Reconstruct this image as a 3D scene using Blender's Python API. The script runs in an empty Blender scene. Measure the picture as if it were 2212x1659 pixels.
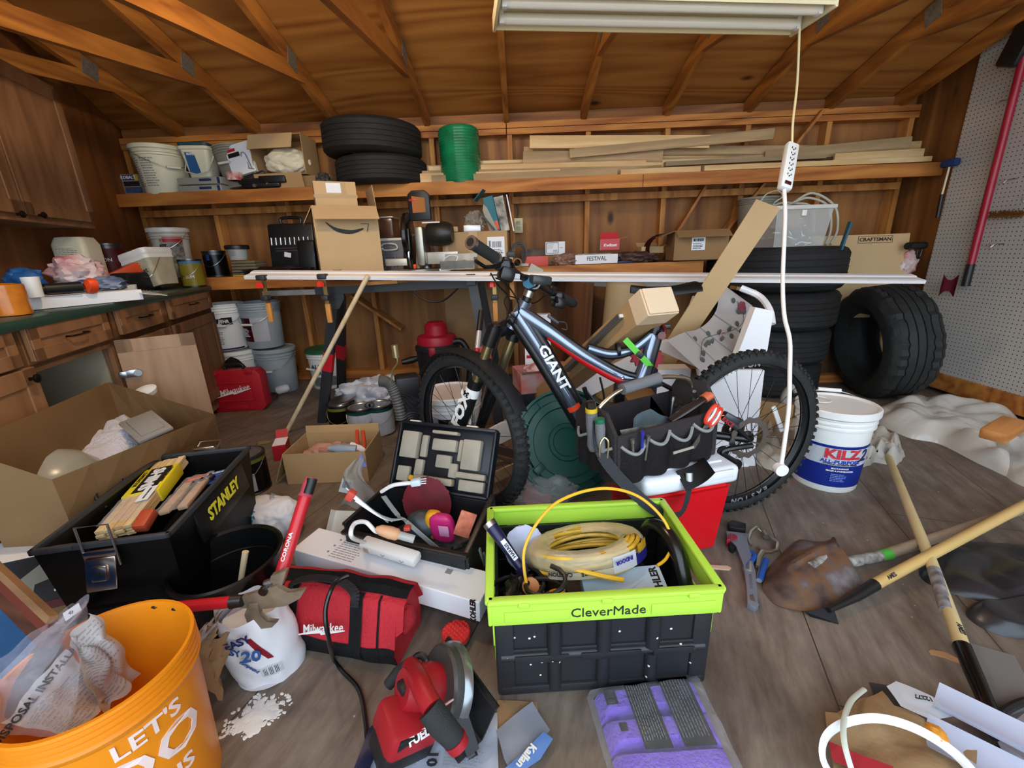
import bpy, bmesh, random
from math import sin, cos, tan, pi, radians, sqrt, atan2, hypot, floor as fl
from mathutils import Vector as V, Matrix, Euler, noise
S = bpy.context.scene
COL = S.collection
# camera, light, exposure
FPX, CX, CY, HC = 922.0, 1106.0, 829.5, 1.06
PIT, ROL, YAW = radians(17.12), radians(2.0), radians(1.57)
def ray(px, py):
    x = (px - CX) / FPX; y = (CY - py) / FPX
    u = cos(ROL) * x + sin(ROL) * y; v = -sin(ROL) * x + cos(ROL) * y
    fy = cos(PIT) + v * sin(PIT); fz = -sin(PIT) + v * cos(PIT)
    return V((u * cos(YAW) - fy * sin(YAW), u * sin(YAW) + fy * cos(YAW), fz))
O0 = V((0, 0, HC))
def Z(px, py, z=0.0):
    d = ray(px, py); return O0 + d * ((z - HC) / d.z)
def Y(px, py, y):
    d = ray(px, py); return O0 + d * (y / d.y)
def X(px, py, x):
    d = ray(px, py); return O0 + d * (x / d.x)
_f = ray(CX, CY); _r = (ray(CX + FPX, CY) - _f).normalized(); _u = (ray(CX, CY - FPX) - _f).normalized()
cam = bpy.data.objects.new('camera', bpy.data.cameras.new('camera')); COL.objects.link(cam)
cam.data.sensor_width = 36; cam.data.lens = 36 * FPX / 2212; cam.data.clip_start = 0.02
cam.matrix_world = Matrix((( _r.x, _u.x, -_f.x, 0),(_r.y, _u.y, -_f.y, 0),(_r.z, _u.z, -_f.z, HC),(0, 0, 0, 1)))
S.camera = cam
S.view_settings.view_transform = 'Standard'; S.view_settings.look = 'None'
S.view_settings.exposure = 0.66; S.view_settings.gamma = 1.0
w = bpy.data.worlds.new('sky'); S.world = w; w.use_nodes = True
bgn = w.node_tree.nodes['Background']; bgn.inputs[0].default_value = (0.72, 0.86, 1.0, 1); bgn.inputs[1].default_value = 2.4
sun = bpy.data.objects.new('sun', bpy.data.lights.new('sun', 'SUN')); COL.objects.link(sun)
sun.data.energy = 7.0; sun.data.angle = 0.02; sun.data.color = (1, .95, .86)
sun.rotation_euler = (radians(-8), radians(42), 0)
lp = bpy.data.objects.new('bulb_light', bpy.data.lights.new('bulb_light', 'POINT')); COL.objects.link(lp)
lp.location = (-.75, 1.45, 2.33); lp.data.energy = 30; lp.data.color = (1, .80, .52); lp.data.shadow_soft_size = .06
# materials
MM = {}
def srgb(h):
    h = h.lstrip('#'); c = [int(h[i:i+2], 16) / 255 for i in (0, 2, 4)]
    return tuple(x / 12.92 if x <= .04045 else ((x + .055) / 1.055) ** 2.4 for x in c)
def mat(name, col='#888888', rough=.6, metal=0, var=.0, vs=8, bump=0, bs=60, alpha=1, trans=0, spec=.5, emit=0, coat=0, stretch=None, dirt=None):
    if name in MM: return MM[name]
    m = bpy.data.materials.new(name); m.use_nodes = True; MM[name] = m
    nt = m.node_tree; N = nt.nodes; L = nt.links; b = N['Principled BSDF']
    c = srgb(col) if isinstance(col, str) else col
    b.inputs['Base Color'].default_value = (*c, 1); b.inputs['Roughness'].default_value = rough
    b.inputs['Metallic'].default_value = metal; b.inputs['Alpha'].default_value = alpha
    b.inputs['Specular IOR Level'].default_value = spec
    b.inputs['Transmission Weight'].default_value = trans; b.inputs['Coat Weight'].default_value = coat
    if emit: b.inputs['Emission Color'].default_value = (*c, 1); b.inputs['Emission Strength'].default_value = emit
    tc = N.new('ShaderNodeTexCoord'); mp = N.new('ShaderNodeMapping'); L.new(tc.outputs['Object'], mp.inputs[0])
    if stretch: mp.inputs['Scale'].default_value = stretch
    if var:
        n = N.new('ShaderNodeTexNoise'); n.inputs['Scale'].default_value = vs; n.inputs['Detail'].default_value = 5
        L.new(mp.outputs[0], n.inputs['Vector'])
        r = N.new('ShaderNodeValToRGB'); L.new(n.outputs[0], r.inputs[0])
        r.color_ramp.elements[0].position = .3; r.color_ramp.elements[1].position = .7
        d = srgb(dirt) if dirt else tuple(x * (1 - var) for x in c)
        r.color_ramp.elements[0].color = (*d, 1)
        r.color_ramp.elements[1].color = (*(c if dirt else tuple(min(1, x * (1 + var * .6)) for x in c)), 1)
        L.new(r.outputs[0], b.inputs['Base Color'])
    if bump:
        n = N.new('ShaderNodeTexNoise'); n.inputs['Scale'].default_value = bs; n.inputs['Detail'].default_value = 4
        L.new(mp.outputs[0], n.inputs['Vector'])
        bp = N.new('ShaderNodeBump'); bp.inputs['Strength'].default_value = bump; bp.inputs['Distance'].default_value = .01
        L.new(n.outputs[0], bp.inputs['Height']); L.new(bp.outputs[0], b.inputs['Normal'])
    return m
def wood(name, c1, c2, grain='X', scale=3.0, knots=.0, rough=.65, knotcol='#3a1608', ring=1.0):
    """grained timber: stretched noise bands plus knots"""
    if name in MM: return MM[name]
    m = bpy.data.materials.new(name); m.use_nodes = True; MM[name] = m
    nt = m.node_tree; N = nt.nodes; L = nt.links; b = N['Principled BSDF']; b.inputs['Roughness'].default_value = rough
    tc = N.new('ShaderNodeTexCoord'); mp = N.new('ShaderNodeMapping'); L.new(tc.outputs['Object'], mp.inputs[0])
    s = {'X': (.12, 1, 1), 'Y': (1, .12, 1), 'Z': (1, 1, .12)}[grain]
    mp.inputs['Scale'].default_value = s
    n0 = N.new('ShaderNodeTexNoise'); n0.inputs['Scale'].default_value = scale; n0.inputs['Detail'].default_value = 2
    n0.inputs['Distortion'].default_value = .6
    L.new(mp.outputs[0], n0.inputs['Vector'])
    mu = N.new('ShaderNodeMath'); mu.operation = 'MULTIPLY'; mu.inputs[1].default_value = 14 * ring; L.new(n0.outputs[0], mu.inputs[0])
    fr = N.new('ShaderNodeMath'); fr.operation = 'PINGPONG'; fr.inputs[1].default_value = 1; L.new(mu.outputs[0], fr.inputs[0])
    n1 = N.new('ShaderNodeTexNoise'); n1.inputs['Scale'].default_value = scale * 12; n1.inputs['Detail'].default_value = 6
    L.new(mp.outputs[0], n1.inputs['Vector'])
    mx = N.new('ShaderNodeMath'); mx.operation = 'MULTIPLY_ADD'; mx.inputs[1].default_value = .45; L.new(fr.outputs[0], mx.inputs[0])
    m2 = N.new('ShaderNodeMath'); m2.operation = 'MULTIPLY'; m2.inputs[1].default_value = .6; L.new(n1.outputs[0], m2.inputs[0]); L.new(m2.outputs[0], mx.inputs[2])
    r = N.new('ShaderNodeValToRGB'); L.new(mx.outputs[0], r.inputs[0])
    r.color_ramp.elements[0].position = .2; r.color_ramp.elements[1].position = .75
    r.color_ramp.elements[0].color = (*srgb(c1), 1); r.color_ramp.elements[1].color = (*srgb(c2), 1)
    out = r.outputs[0]
    if knots:
        mp2 = N.new('ShaderNodeMapping'); L.new(tc.outputs['Object'], mp2.inputs[0])
        mp2.inputs['Scale'].default_value = {'X': (.55, 1, 1), 'Y': (1, .55, 1), 'Z': (1, 1, .55)}[grain]
        vo = N.new('ShaderNodeTexVoronoi'); vo.inputs['Scale'].default_value = knots; L.new(mp2.outputs[0], vo.inputs['Vector'])
        kr = N.new('ShaderNodeValToRGB'); L.new(vo.outputs['Distance'], kr.inputs[0])
        kr.color_ramp.elements[0].position = .05; kr.color_ramp.elements[0].color = (1, 1, 1, 1)
        kr.color_ramp.elements[1].position = .13; kr.color_ramp.elements[1].color = (0, 0, 0, 1)
        mi = N.new('ShaderNodeMix'); mi.data_type = 'RGBA'; L.new(kr.outputs[0], mi.inputs[0]); L.new(out, mi.inputs[6])
        mi.inputs[7].default_value = (*srgb(knotcol), 1); out = mi.outputs[2]
    L.new(out, b.inputs['Base Color'])
    bp = N.new('ShaderNodeBump'); bp.inputs['Strength'].default_value = .15; bp.inputs['Distance'].default_value = .004
    L.new(n1.outputs[0], bp.inputs['Height']); L.new(bp.outputs[0], b.inputs['Normal'])
    return m
def film(name, col='#e8ecf2', alpha=.35, rough=.18, bump=.5, edge=.3):
    """thin clear or milky plastic"""
    if name in MM: return MM[name]
    m = mat(name, col, rough, bump=bump, bs=25, spec=.8)
    nt = m.node_tree; N = nt.nodes; L = nt.links; b = N['Principled BSDF']
    lw = N.new('ShaderNodeLayerWeight'); lw.inputs[0].default_value = .45
    mr = N.new('ShaderNodeMapRange'); mr.inputs[3].default_value = alpha; mr.inputs[4].default_value = min(1, alpha + edge)
    L.new(lw.outputs['Facing'], mr.inputs[0]); L.new(mr.outputs[0], b.inputs['Alpha'])
    return m
# mesh building
def rot(rx=0, ry=0, rz=0): return Euler((radians(rx), radians(ry), radians(rz))).to_matrix()
def frame_from(d, up=V((0, 0, 1))):
    z = V(d).normalized()
    if abs(z.dot(up)) > .98: up = V((0, 1, 0)) if abs(z.y) < .9 else V((1, 0, 0))
    x = up.cross(z).normalized(); y = z.cross(x)
    return Matrix((x, y, z)).transposed()
class G:
    def __init__(s): s.bm = bmesh.new()
    def _add(s, vs, fs):
        bv = [s.bm.verts.new(v) for v in vs]; out = []
        for f in fs:
            try: out.append(s.bm.faces.new([bv[i] for i in f]))
            except ValueError: pass
        return bv, out
    def box(s, c, d, R=None, bev=0, seg=2):
        c = V(c); hx, hy, hz = d[0] / 2, d[1] / 2, d[2] / 2
        P = [V((x, y, z)) for x in (-hx, hx) for y in (-hy, hy) for z in (-hz, hz)]
        if R is not None: P = [R @ p for p in P]
        bv, fs = s._add([c + p for p in P], [(0, 1, 3, 2),(4, 6, 7, 5),(0, 4, 5, 1),(2, 3, 7, 6),(0, 2, 6, 4),(1, 5, 7, 3)])
        if bev: bmesh.ops.bevel(s.bm, geom=list({e for f in fs for e in f.edges}), offset=min(bev, hx * .9, hy * .9, hz * .9), segments=seg, affect='EDGES', profile=.5)
        return s
    def bar(s, a, b, w, t, up=V((0, 0, 1)), bev=0):
        a = V(a); b = V(b); R = frame_from(b - a, up)
        return s.box((a + b) / 2, (w, t, (b - a).length), R, bev)
    def tube(s, pts, r, n=10, closed=False, caps=True, flat=1.0):
        pts = [V(p) for p in pts]; k = len(pts)
        rr = r if isinstance(r, (list, tuple)) else [r] * k
        rings = []; pf = None
        for i, p in enumerate(pts):
            if closed: t = pts[(i + 1) % k] - pts[i - 1]
            else: t = pts[min(i + 1, k - 1)] - pts[max(i - 1, 0)]
            if t.length < 1e-9: t = V((0, 0, 1))
            t.normalize()
            if pf is None: M = frame_from(t); x = M.col[0].copy()
            else:
                x = pf - t * pf.dot(t)
                x = x.normalized() if x.length > 1e-6 else frame_from(t).col[0].copy()
            pf = x.copy(); y = t.cross(x)
            rings.append([p + (x * cos(2 * pi * j / n) + y * sin(2 * pi * j / n) * flat) * rr[i] for j in range(n)])
        vs = [v for R in rings for v in R]; fs = []
        for i in range(k if closed else k - 1):
            a = i * n; b = ((i + 1) % k) * n
            for j in range(n): fs.append((a + j, a + (j + 1) % n, b + (j + 1) % n, b + j))
        if not closed and caps: fs.append(tuple(range(n))[::-1]); fs.append(tuple((k - 1) * n + j for j in range(n)))
        s._add(vs, fs); return s
    def cyl(s, a, b, r, r2=None, n=20, caps=True): return s.tube([a, b], [r, r if r2 is None else r2], n, caps=caps)
    def lathe(s, prof, n=36, c=(0, 0, 0), R=None, mod=None, a0=0, a1=2 * pi):
        full = abs(a1 - a0 - 2 * pi) < 1e-6; m = n if full else n + 1; c = V(c); vs = []; fs = []
        for j in range(m):
            a = a0 + (a1 - a0) * j / n
            for i, (r, z) in enumerate(prof):
                q = r + (mod(a, r, z) if mod else 0)
                p = V((q * cos(a), q * sin(a), z))
                vs.append(c + (R @ p if R is not None else p))
        k = len(prof)
        for j in range(n):
            a = j * k; b = ((j + 1) % m) * k
            for i in range(k - 1): fs.append((a + i, b + i, b + i + 1, a + i + 1))
        bv, f = s._add(vs, fs); bmesh.ops.remove_doubles(s.bm, verts=bv, dist=1e-6); return s
    def prism(s, poly, h, c=(0, 0, 0), R=None, bev=0):
        """polygon (x, y) extruded from z=0 to h"""
        n = len(poly); c = V(c)
        f = lambda x, y, z: c + (R @ V((x, y, z)) if R is not None else V((x, y, z)))
        ar = sum(poly[i][0] * poly[(i + 1) % n][1] - poly[(i + 1) % n][0] * poly[i][1] for i in range(n))
        if ar < 0: poly = poly[::-1]
        bv, fs = s._add([f(x, y, 0) for x, y in poly] + [f(x, y, h) for x, y in poly],
               [tuple(range(n))[::-1], tuple(range(n, 2 * n))] + [(i, (i + 1) % n, n + (i + 1) % n, n + i) for i in range(n)])
        if bev: bmesh.ops.bevel(s.bm, geom=list({e for q in fs for e in q.edges}), offset=bev, segments=2, affect='EDGES', profile=.5)
        return s
    def surf(s, fn, nu, nv, th=0, closed_u=False):
        """grid surface fn(u,v) -> point, u,v in 0..1; th gives it thickness"""
        m = nu if closed_u else nu + 1
        vs = [V(fn(i / nu, j / nv)) for i in range(m) for j in range(nv + 1)]; fs = []
        for i in range(nu):
            for j in range(nv):
                a = i * (nv + 1) + j; b = ((i + 1) % m) * (nv + 1) + j
                fs.append((a, b, b + 1, a + 1))
        bv, f = s._add(vs, fs)
        if th:
            r = bmesh.ops.solidify(s.bm, geom=f, thickness=th)
        return s
    def blob(s, c, d, seed=0, amp=.25, freq=1.4, sub=4, sq=1.0, flat=True, ridge=.5, R=None):
        """crumpled soft volume; flat keeps its underside on z = c.z - d.z/2"""
        t = bmesh.new(); bmesh.ops.create_icosphere(t, subdivisions=sub, radius=1)
        c = V(c); vs = []
        for v in t.verts:
            p = v.co.copy()
            q = V([(1 if x > 0 else -1) * abs(x) ** sq for x in p])
            k = 1 + amp * noise.fractal(p * freq + V((seed * 7.3, seed, 3)), 1, 2, 4)
            k += amp * ridge * .55 * (abs(noise.noise(p * freq * 2.6 + V((seed, 4, 1)))) * 2 - .5)
            q = V((q.x * d[0] / 2, q.y * d[1] / 2, q.z * d[2] / 2)) * k
            if flat and q.z < -d[2] * .42: q.z = -d[2] * .42 + (q.z + d[2] * .42) * .1
            if R is not None: q = R @ q
            vs.append(c + q)
        fs = [[v.index for v in f.verts] for f in t.faces]; t.free(); s._add(vs, fs); return s
    def ob(s, name, m, par=None, smooth=True, label=None, ang=40):
        bmesh.ops.recalc_face_normals(s.bm, faces=s.bm.faces)
        me = bpy.data.meshes.new(name); s.bm.to_mesh(me); s.bm.free()
        if smooth:
            for p in me.polygons: p.use_smooth = True
            me.set_sharp_from_angle(angle=radians(ang))
        o = bpy.data.objects.new(name, me); COL.objects.link(o); me.materials.append(m)
        if par: o.parent = par
        if label: o['label'] = label
        return o
def T(name, label, cat, loc=(0, 0, 0), rot=(0, 0, 0), group=None):
    o = bpy.data.objects.new(name, None); COL.objects.link(o); o.empty_display_size = .05
    o.location = loc; o.rotation_euler = [radians(a) for a in rot]; o['label'] = label; o['category'] = cat
    if group: o['group'] = group
    return o
def one(g, name, m, label, cat, loc=(0, 0, 0), rot=(0, 0, 0), group=None, smooth=True, ang=40, kind=None):
    o = g.ob(name, m, None, smooth, ang=ang); o.location = loc; o.rotation_euler = [radians(a) for a in rot]
    o['label'] = label; o['category'] = cat
    if group: o['group'] = group
    if kind: o['kind'] = kind
    return o
def st(g, name, m, smooth=False, loc=None):
    o = g.ob(name, m, None, smooth); o['kind'] = 'structure'
    if loc: o.location = loc
    return o
def bez(pts, n=8, closed=False):
    """smooth curve through points"""
    P = [V(p) for p in pts]; k = len(P); out = []
    for i in range(k if closed else k - 1):
        if closed: p0, p1, p2, p3 = P[i - 1], P[i], P[(i + 1) % k], P[(i + 2) % k]
        else: p0, p1, p2, p3 = P[max(i - 1, 0)], P[i], P[i + 1], P[min(i + 2, k - 1)]
        for j in range(n):
            t = j / n
            out.append(.5 * ((2 * p1) + (p2 - p0) * t + (2 * p0 - 5 * p1 + 4 * p2 - p3) * t * t + (3 * p1 - p0 - 3 * p2 + p3) * t ** 3))
    if not closed: out.append(P[-1])
    return out
def text(s, size, m, par=None, loc=(0, 0, 0), R=None, bend=None, shear=0, bold=0, sx=1, align='CENTER', name='lettering', ext=.0006):
    """raised lettering in its local XY plane; bend=r wraps it round a vertical cylinder of radius r (text faces -Y)"""
    cu = bpy.data.curves.new('t', 'FONT'); cu.body = s; cu.size = size; cu.align_x = align; cu.align_y = 'CENTER'
    cu.shear = shear; cu.offset = bold * size; cu.extrude = ext; cu.resolution_u = 2
    o = bpy.data.objects.new('t', cu); COL.objects.link(o)
    me = bpy.data.meshes.new_from_object(o.evaluated_get(bpy.context.evaluated_depsgraph_get()))
    bpy.data.objects.remove(o); bpy.data.curves.remove(cu)
    for v in me.vertices:
        p = v.co.copy(); p.x *= sx
        if bend is not None:
            r, tilt = bend if isinstance(bend, tuple) else (bend, 0)
            rr = r + tilt * p.y
            a = p.x / r; p = V((rr * sin(a) + p.z * sin(a), -(rr + p.z) * cos(a), p.y))
        if R is not None: p = R @ p
        v.co = p + V(loc)
    me.name = name; me.materials.clear(); me.materials.append(m)
    o = bpy.data.objects.new(name, me); COL.objects.link(o)
    if par: o.parent = par
    return o
FRONT = rot(90, 0, 0)      # text plane XY -> XZ, facing -Y
def band(r0, r1, z0, z1, a0, a1, n=20):
    """label patch on a (tapering) round body, angles in degrees measured from -Y towards +X"""
    g = G()
    def f(u, v):
        a = radians(a0 + (a1 - a0) * u); r = r0 + (r1 - r0) * v
        return (r * sin(a), -r * cos(a), z0 + (z1 - z0) * v)
    g.surf(f, n, 4, .0008); return g
def strips(g, x0, y0, x1, y1, n, z=0, seed=1, fill=.5, words=True, vertical=False, h=.0006):
    """rows of small printed lines between two corners in a local XY plane"""
    rd = random.Random(seed)
    for i in range(n):
        if vertical:
            x = x0 + (x1 - x0) * (i + .5) / n; wd = (x1 - x0) / n * fill * rd.uniform(.5, 1.5)
            g.box((x, (y0 + y1) / 2, z),(wd, y1 - y0, h)); continue
        y = y1 - (y1 - y0) * (i + .5) / n; x = x0; end = x0 + (x1 - x0) * rd.uniform(.75, 1)
        while x < end:
            l = (x1 - x0) * (rd.uniform(.05, .2) if words else 1); l = min(l, end - x)
            g.box((x + l / 2, y, z),(l, (y1 - y0) / n * fill, h)); x += l + (x1 - x0) * .03
    return g
def on_front(g_fn, par, m, loc, R=FRONT, name='printed_text'):
    g = G(); g_fn(g);
    for v in g.bm.verts: v.co = R @ v.co + V(loc)
    return g.ob(name, m, par, False)
def dup(o, loc=None, rot=None, label=None, group=None, par=None):
    c = o.copy(); COL.objects.link(c)
    if par is not None: c.parent = par
    if loc is not None: c.location = loc
    if rot is not None: c.rotation_euler = [radians(a) for a in rot]
    if label: c['label'] = label
    if group: c['group'] = group
    for ch in [q for q in bpy.data.objects if q.parent == o]:
        dup(ch, par=c)
    return c
# shared materials
black = mat('black_plastic', '#17181a', .42, var=.25, vs=6)
rubber = mat('black_rubber', '#1b1b1c', .75, var=.35, vs=14, bump=.3, bs=90)
white = mat('white_plastic', '#e9e9e6', .4)
whitep = mat('white_card', '#eceef2', .6)
ink = mat('dark_ink', '#222226', .7)
greyink = mat('grey_ink', '#8d8f90', .7)
card = mat('cardboard', '#b39063', .8, var=.10, vs=3, bump=.05, bs=200)
card2 = mat('cardboard_light', '#c9a97c', .8, var=.08, vs=3)
card3 = mat('cardboard_dark', '#94734c', .85, var=.12, vs=3)
red = mat('red_plastic', '#c41f2c', .4)
LY_ = mat('label_yellow', '#d8b128', .6); AY_ = mat('amber_yellow', '#e0a018', .35); BO_ = mat('bright_orange', '#e6491d', .4); LM_ = mat('light_metal', '#cfcbbd', .4, .5); NV_ = mat('navy', '#18265a', .4); GB_ = mat('gloss_black', '#131313', .25)
steel = mat('steel', '#b9bcc0', .32, 1)
dsteel = mat('dark_steel', '#55575a', .4, 1)
pine = wood('pine_board', '#c79a62', '#e6c793', 'X', 3, knots=1.2, knotcol='#5a3418')
stud = wood('stud_timber', '#9a5a22', '#c98a44', 'Z', 3, knots=1.5)
beam = wood('beam_timber', '#8f4c18', '#c8833a', 'X', 3, knots=1.8, knotcol='#241005')
raft = wood('rafter_timber', '#7c4312', '#b5732c', 'Y', 3, knots=1.5)
plyw = wood('wall_plywood', '#71401a', '#a8713a', 'Z', 1.6, knots=3.4, knotcol='#3d1c08')
plyc = wood('roof_plywood', '#8a5018', '#b87c3a', 'X', 1.4, knots=3.6, knotcol='#42200a', ring=1.7)
cab = wood('cabinet_oak', '#7d5636', '#9a6f4a', 'Z', 3)
green = mat('dark_green', '#0d4a40', .4)
# floor: grey-brown vinyl planks with dirt
def floor_mat():
    m = bpy.data.materials.new('vinyl_planks'); m.use_nodes = True; nt = m.node_tree; N = nt.nodes; L = nt.links; b = N['Principled BSDF']
    tc = N.new('ShaderNodeTexCoord'); mp = N.new('ShaderNodeMapping'); mp.inputs['Rotation'].default_value = (0, 0, radians(-72)); L.new(tc.outputs['Object'], mp.inputs[0])
    br = N.new('ShaderNodeTexBrick'); L.new(mp.outputs[0], br.inputs[0]); br.inputs['Scale'].default_value = 1
    br.inputs['Brick Width'].default_value = 1.9; br.inputs['Row Height'].default_value = .46; br.inputs['Mortar Size'].default_value = .0018
    br.inputs['Mortar'].default_value = (.03, .025, .02, 1)
    ms = N.new('ShaderNodeMapping'); ms.inputs['Scale'].default_value = (1.6, 7, 1); L.new(mp.outputs[0], ms.inputs[0])
    n = N.new('ShaderNodeTexNoise'); n.inputs['Scale'].default_value = 3; n.inputs['Detail'].default_value = 9; n.inputs['Roughness'].default_value = .65; L.new(ms.outputs[0], n.inputs[0])
    r = N.new('ShaderNodeValToRGB'); L.new(n.outputs[0], r.inputs[0])
    for e, (p, c) in zip((r.color_ramp.elements[0], r.color_ramp.elements[1]),((.30, '#5d5047'),(.72, '#94887b'))):
        e.position = p; e.color = (*srgb(c), 1)
    L.new(r.outputs[0], br.inputs['Color1']); L.new(r.outputs[0], br.inputs['Color2'])
    # dirt patches and fine light specks
    d = N.new('ShaderNodeTexNoise'); d.inputs['Scale'].default_value = 1.3; d.inputs['Detail'].default_value = 8; d.inputs['Roughness'].default_value = .7; L.new(tc.outputs['Object'], d.inputs[0])
    dr = N.new('ShaderNodeValToRGB'); L.new(d.outputs[0], dr.inputs[0]); dr.color_ramp.elements[0].position = .40; dr.color_ramp.elements[1].position = .68
    dr.color_ramp.elements[0].color = (0, 0, 0, 1); dr.color_ramp.elements[1].color = (.75, .75, .75, 1)
    mi = N.new('ShaderNodeMix'); mi.data_type = 'RGBA'; L.new(dr.outputs[0], mi.inputs[0]); L.new(br.outputs[0], mi.inputs[6]); mi.inputs[7].default_value = (*srgb('#4f3e2f'), 1)
    vo = N.new('ShaderNodeTexVoronoi'); vo.inputs['Scale'].default_value = 26; L.new(tc.outputs['Object'], vo.inputs[0])
    vr = N.new('ShaderNodeValToRGB'); L.new(vo.outputs['Distance'], vr.inputs[0]); vr.color_ramp.elements[0].position = .04; vr.color_ramp.elements[1].position = .08
    vr.color_ramp.elements[0].color = (.8, .8, .8, 1); vr.color_ramp.elements[1].color = (0, 0, 0, 1)
    d2 = N.new('ShaderNodeTexNoise'); d2.inputs['Scale'].default_value = 3; L.new(tc.outputs['Object'], d2.inputs[0])
    mm = N.new('ShaderNodeMath'); mm.operation = 'GREATER_THAN'; mm.inputs[1].default_value = .56; L.new(d2.outputs[0], mm.inputs[0])
    m3 = N.new('ShaderNodeMath'); m3.operation = 'MULTIPLY'; L.new(mm.outputs[0], m3.inputs[0]); L.new(vr.outputs[0], m3.inputs[1])
    m4 = N.new('ShaderNodeMix'); m4.data_type = 'RGBA'; L.new(m3.outputs[0], m4.inputs[0]); L.new(mi.outputs[2], m4.inputs[6]); m4.inputs[7].default_value = (*srgb('#c9c4ba'), 1)
    L.new(m4.outputs[2], b.inputs['Base Color']); b.inputs['Roughness'].default_value = .55
    bp = N.new('ShaderNodeBump'); bp.inputs['Strength'].default_value = .2; bp.inputs['Distance'].default_value = .003; L.new(n.outputs[0], bp.inputs['Height']); L.new(bp.outputs[0], b.inputs['Normal'])
    return m
def peg_mat():
    m = bpy.data.materials.new('pegboard'); m.use_nodes = True; nt = m.node_tree; N = nt.nodes; L = nt.links; b = N['Principled BSDF']
    tc = N.new('ShaderNodeTexCoord'); sc = N.new('ShaderNodeVectorMath'); sc.operation = 'SCALE'; sc.inputs['Scale'].default_value = 1 / .0254; L.new(tc.outputs['Object'], sc.inputs[0])
    fr = N.new('ShaderNodeVectorMath'); fr.operation = 'FRACTION'; L.new(sc.outputs[0], fr.inputs[0])
    sb = N.new('ShaderNodeVectorMath'); sb.operation = 'SUBTRACT'; sb.inputs[1].default_value = (.5, .5, .5); L.new(fr.outputs[0], sb.inputs[0])
    ml = N.new('ShaderNodeVectorMath'); ml.operation = 'MULTIPLY'; ml.inputs[1].default_value = (0, 1, 1); L.new(sb.outputs[0], ml.inputs[0])
    le = N.new('ShaderNodeVectorMath'); le.operation = 'LENGTH'; L.new(ml.outputs[0], le.inputs[0])
    gt = N.new('ShaderNodeMath'); gt.operation = 'LESS_THAN'; gt.inputs[1].default_value = .135; L.new(le.outputs['Value'], gt.inputs[0])
    mi = N.new('ShaderNodeMix'); mi.data_type = 'RGBA'; L.new(gt.outputs[0], mi.inputs[0])
    mi.inputs[6].default_value = (*srgb('#c2beb6'), 1); mi.inputs[7].default_value = (*srgb('#2a211a'), 1)
    L.new(mi.outputs[2], b.inputs['Base Color']); b.inputs['Roughness'].default_value = .6
    return m
# room shell
YB, XR = 3.83, 2.98
LW0, LWD = V((-3.185, 3.83, 0)), V((-sin(radians(-18.5)) * 1, -cos(radians(-18.5)), 0))   # left wall: corner and direction towards the door
roofz = lambda y: 2.10 + .27 * (YB - y)
g = G(); g.box((0, 1.6, -.05),(8.4, 5.0, .1)); st(g, 'floor', floor_mat())
g = G(); g.box((0, -4.5, -.12),(16, 7.2, .1)); st(g, 'ground_driveway', mat('concrete', '#b9b2a6', .9, var=.1, vs=3))
g = G(); g.box((0, YB + .02, 1.15),(6.9, .03, 2.3)); st(g, 'wall_back', plyw)
LE = LW0 + LWD * 4.9
ln = V((-LWD.y, LWD.x, 0)) # normal
a = LW0 - V((ln.x, ln.y, 0)) * 0
g = G()
mid = (LW0 + LE) / 2; ang = atan2(LWD.y, LWD.x)
g.box(mid + V((-cos(ang - pi / 2) * .02 * 0, 0, 1.8)),(4.9, .03, 3.6), Matrix.Rotation(ang, 3, 'Z'))
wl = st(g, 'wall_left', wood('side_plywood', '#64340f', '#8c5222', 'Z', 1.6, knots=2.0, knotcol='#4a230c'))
g = G(); g.box((XR + .12, 1.4, 1.8),(.03, 4.9, 3.6)); st(g, 'wall_right', plyw)
sl = radians(-15.1)
g = G(); L_ = 4.9; cy = YB - 2.35; g.box((0, cy, roofz(cy) + .012),(7.4, 5.1, .02), Matrix.Rotation(sl, 3, 'X')); st(g, 'ceiling', plyc)
ti = 1
def trim(g, m, kind='trim'):
    global ti
    o = st(g, 'trim_%d' % ti, m); ti += 1; return o
# rafters with scissor ties
foot = [-3.27 + .605 * k for k in range(11)]
for k, x in enumerate([-3.28, -2.66, -2.04, -1.385, -.69, -.075, .52, 1.15, 1.77, 2.38, 2.9]):
    y1 = -.9; g = G()
    zt = lambda y: roofz(y) - .055
    g.bar((x, YB - .02, zt(YB) - .0),(x, y1, zt(y1)),.038, .10, V((1, 0, 0)) if False else V((0, 0, 1)))
    trim(g, raft)
    if k in (1, 2, 3, 4, 6, 7, 8, 9):
        yj = 3.12 if k < 5 else 3.0
        g = G(); xo = x + (.0 if k < 5 else 0)
        zj = roofz(yj) - .085
        g.bar((xo, yj + .12, zj + .0),(xo, -.2, zj - .15 * (yj + .2)),.037, .09)
        trim(g, raft)
        g = G(); g.box((xo + (.021 if x < 0 else -.021), yj - .05, zj + .03),(.003, .10, .10), rot(-15, 0, 0)); trim(g, mat('truss_plate', '#8e8a80', .5, .6, var=.3, vs=60))
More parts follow.
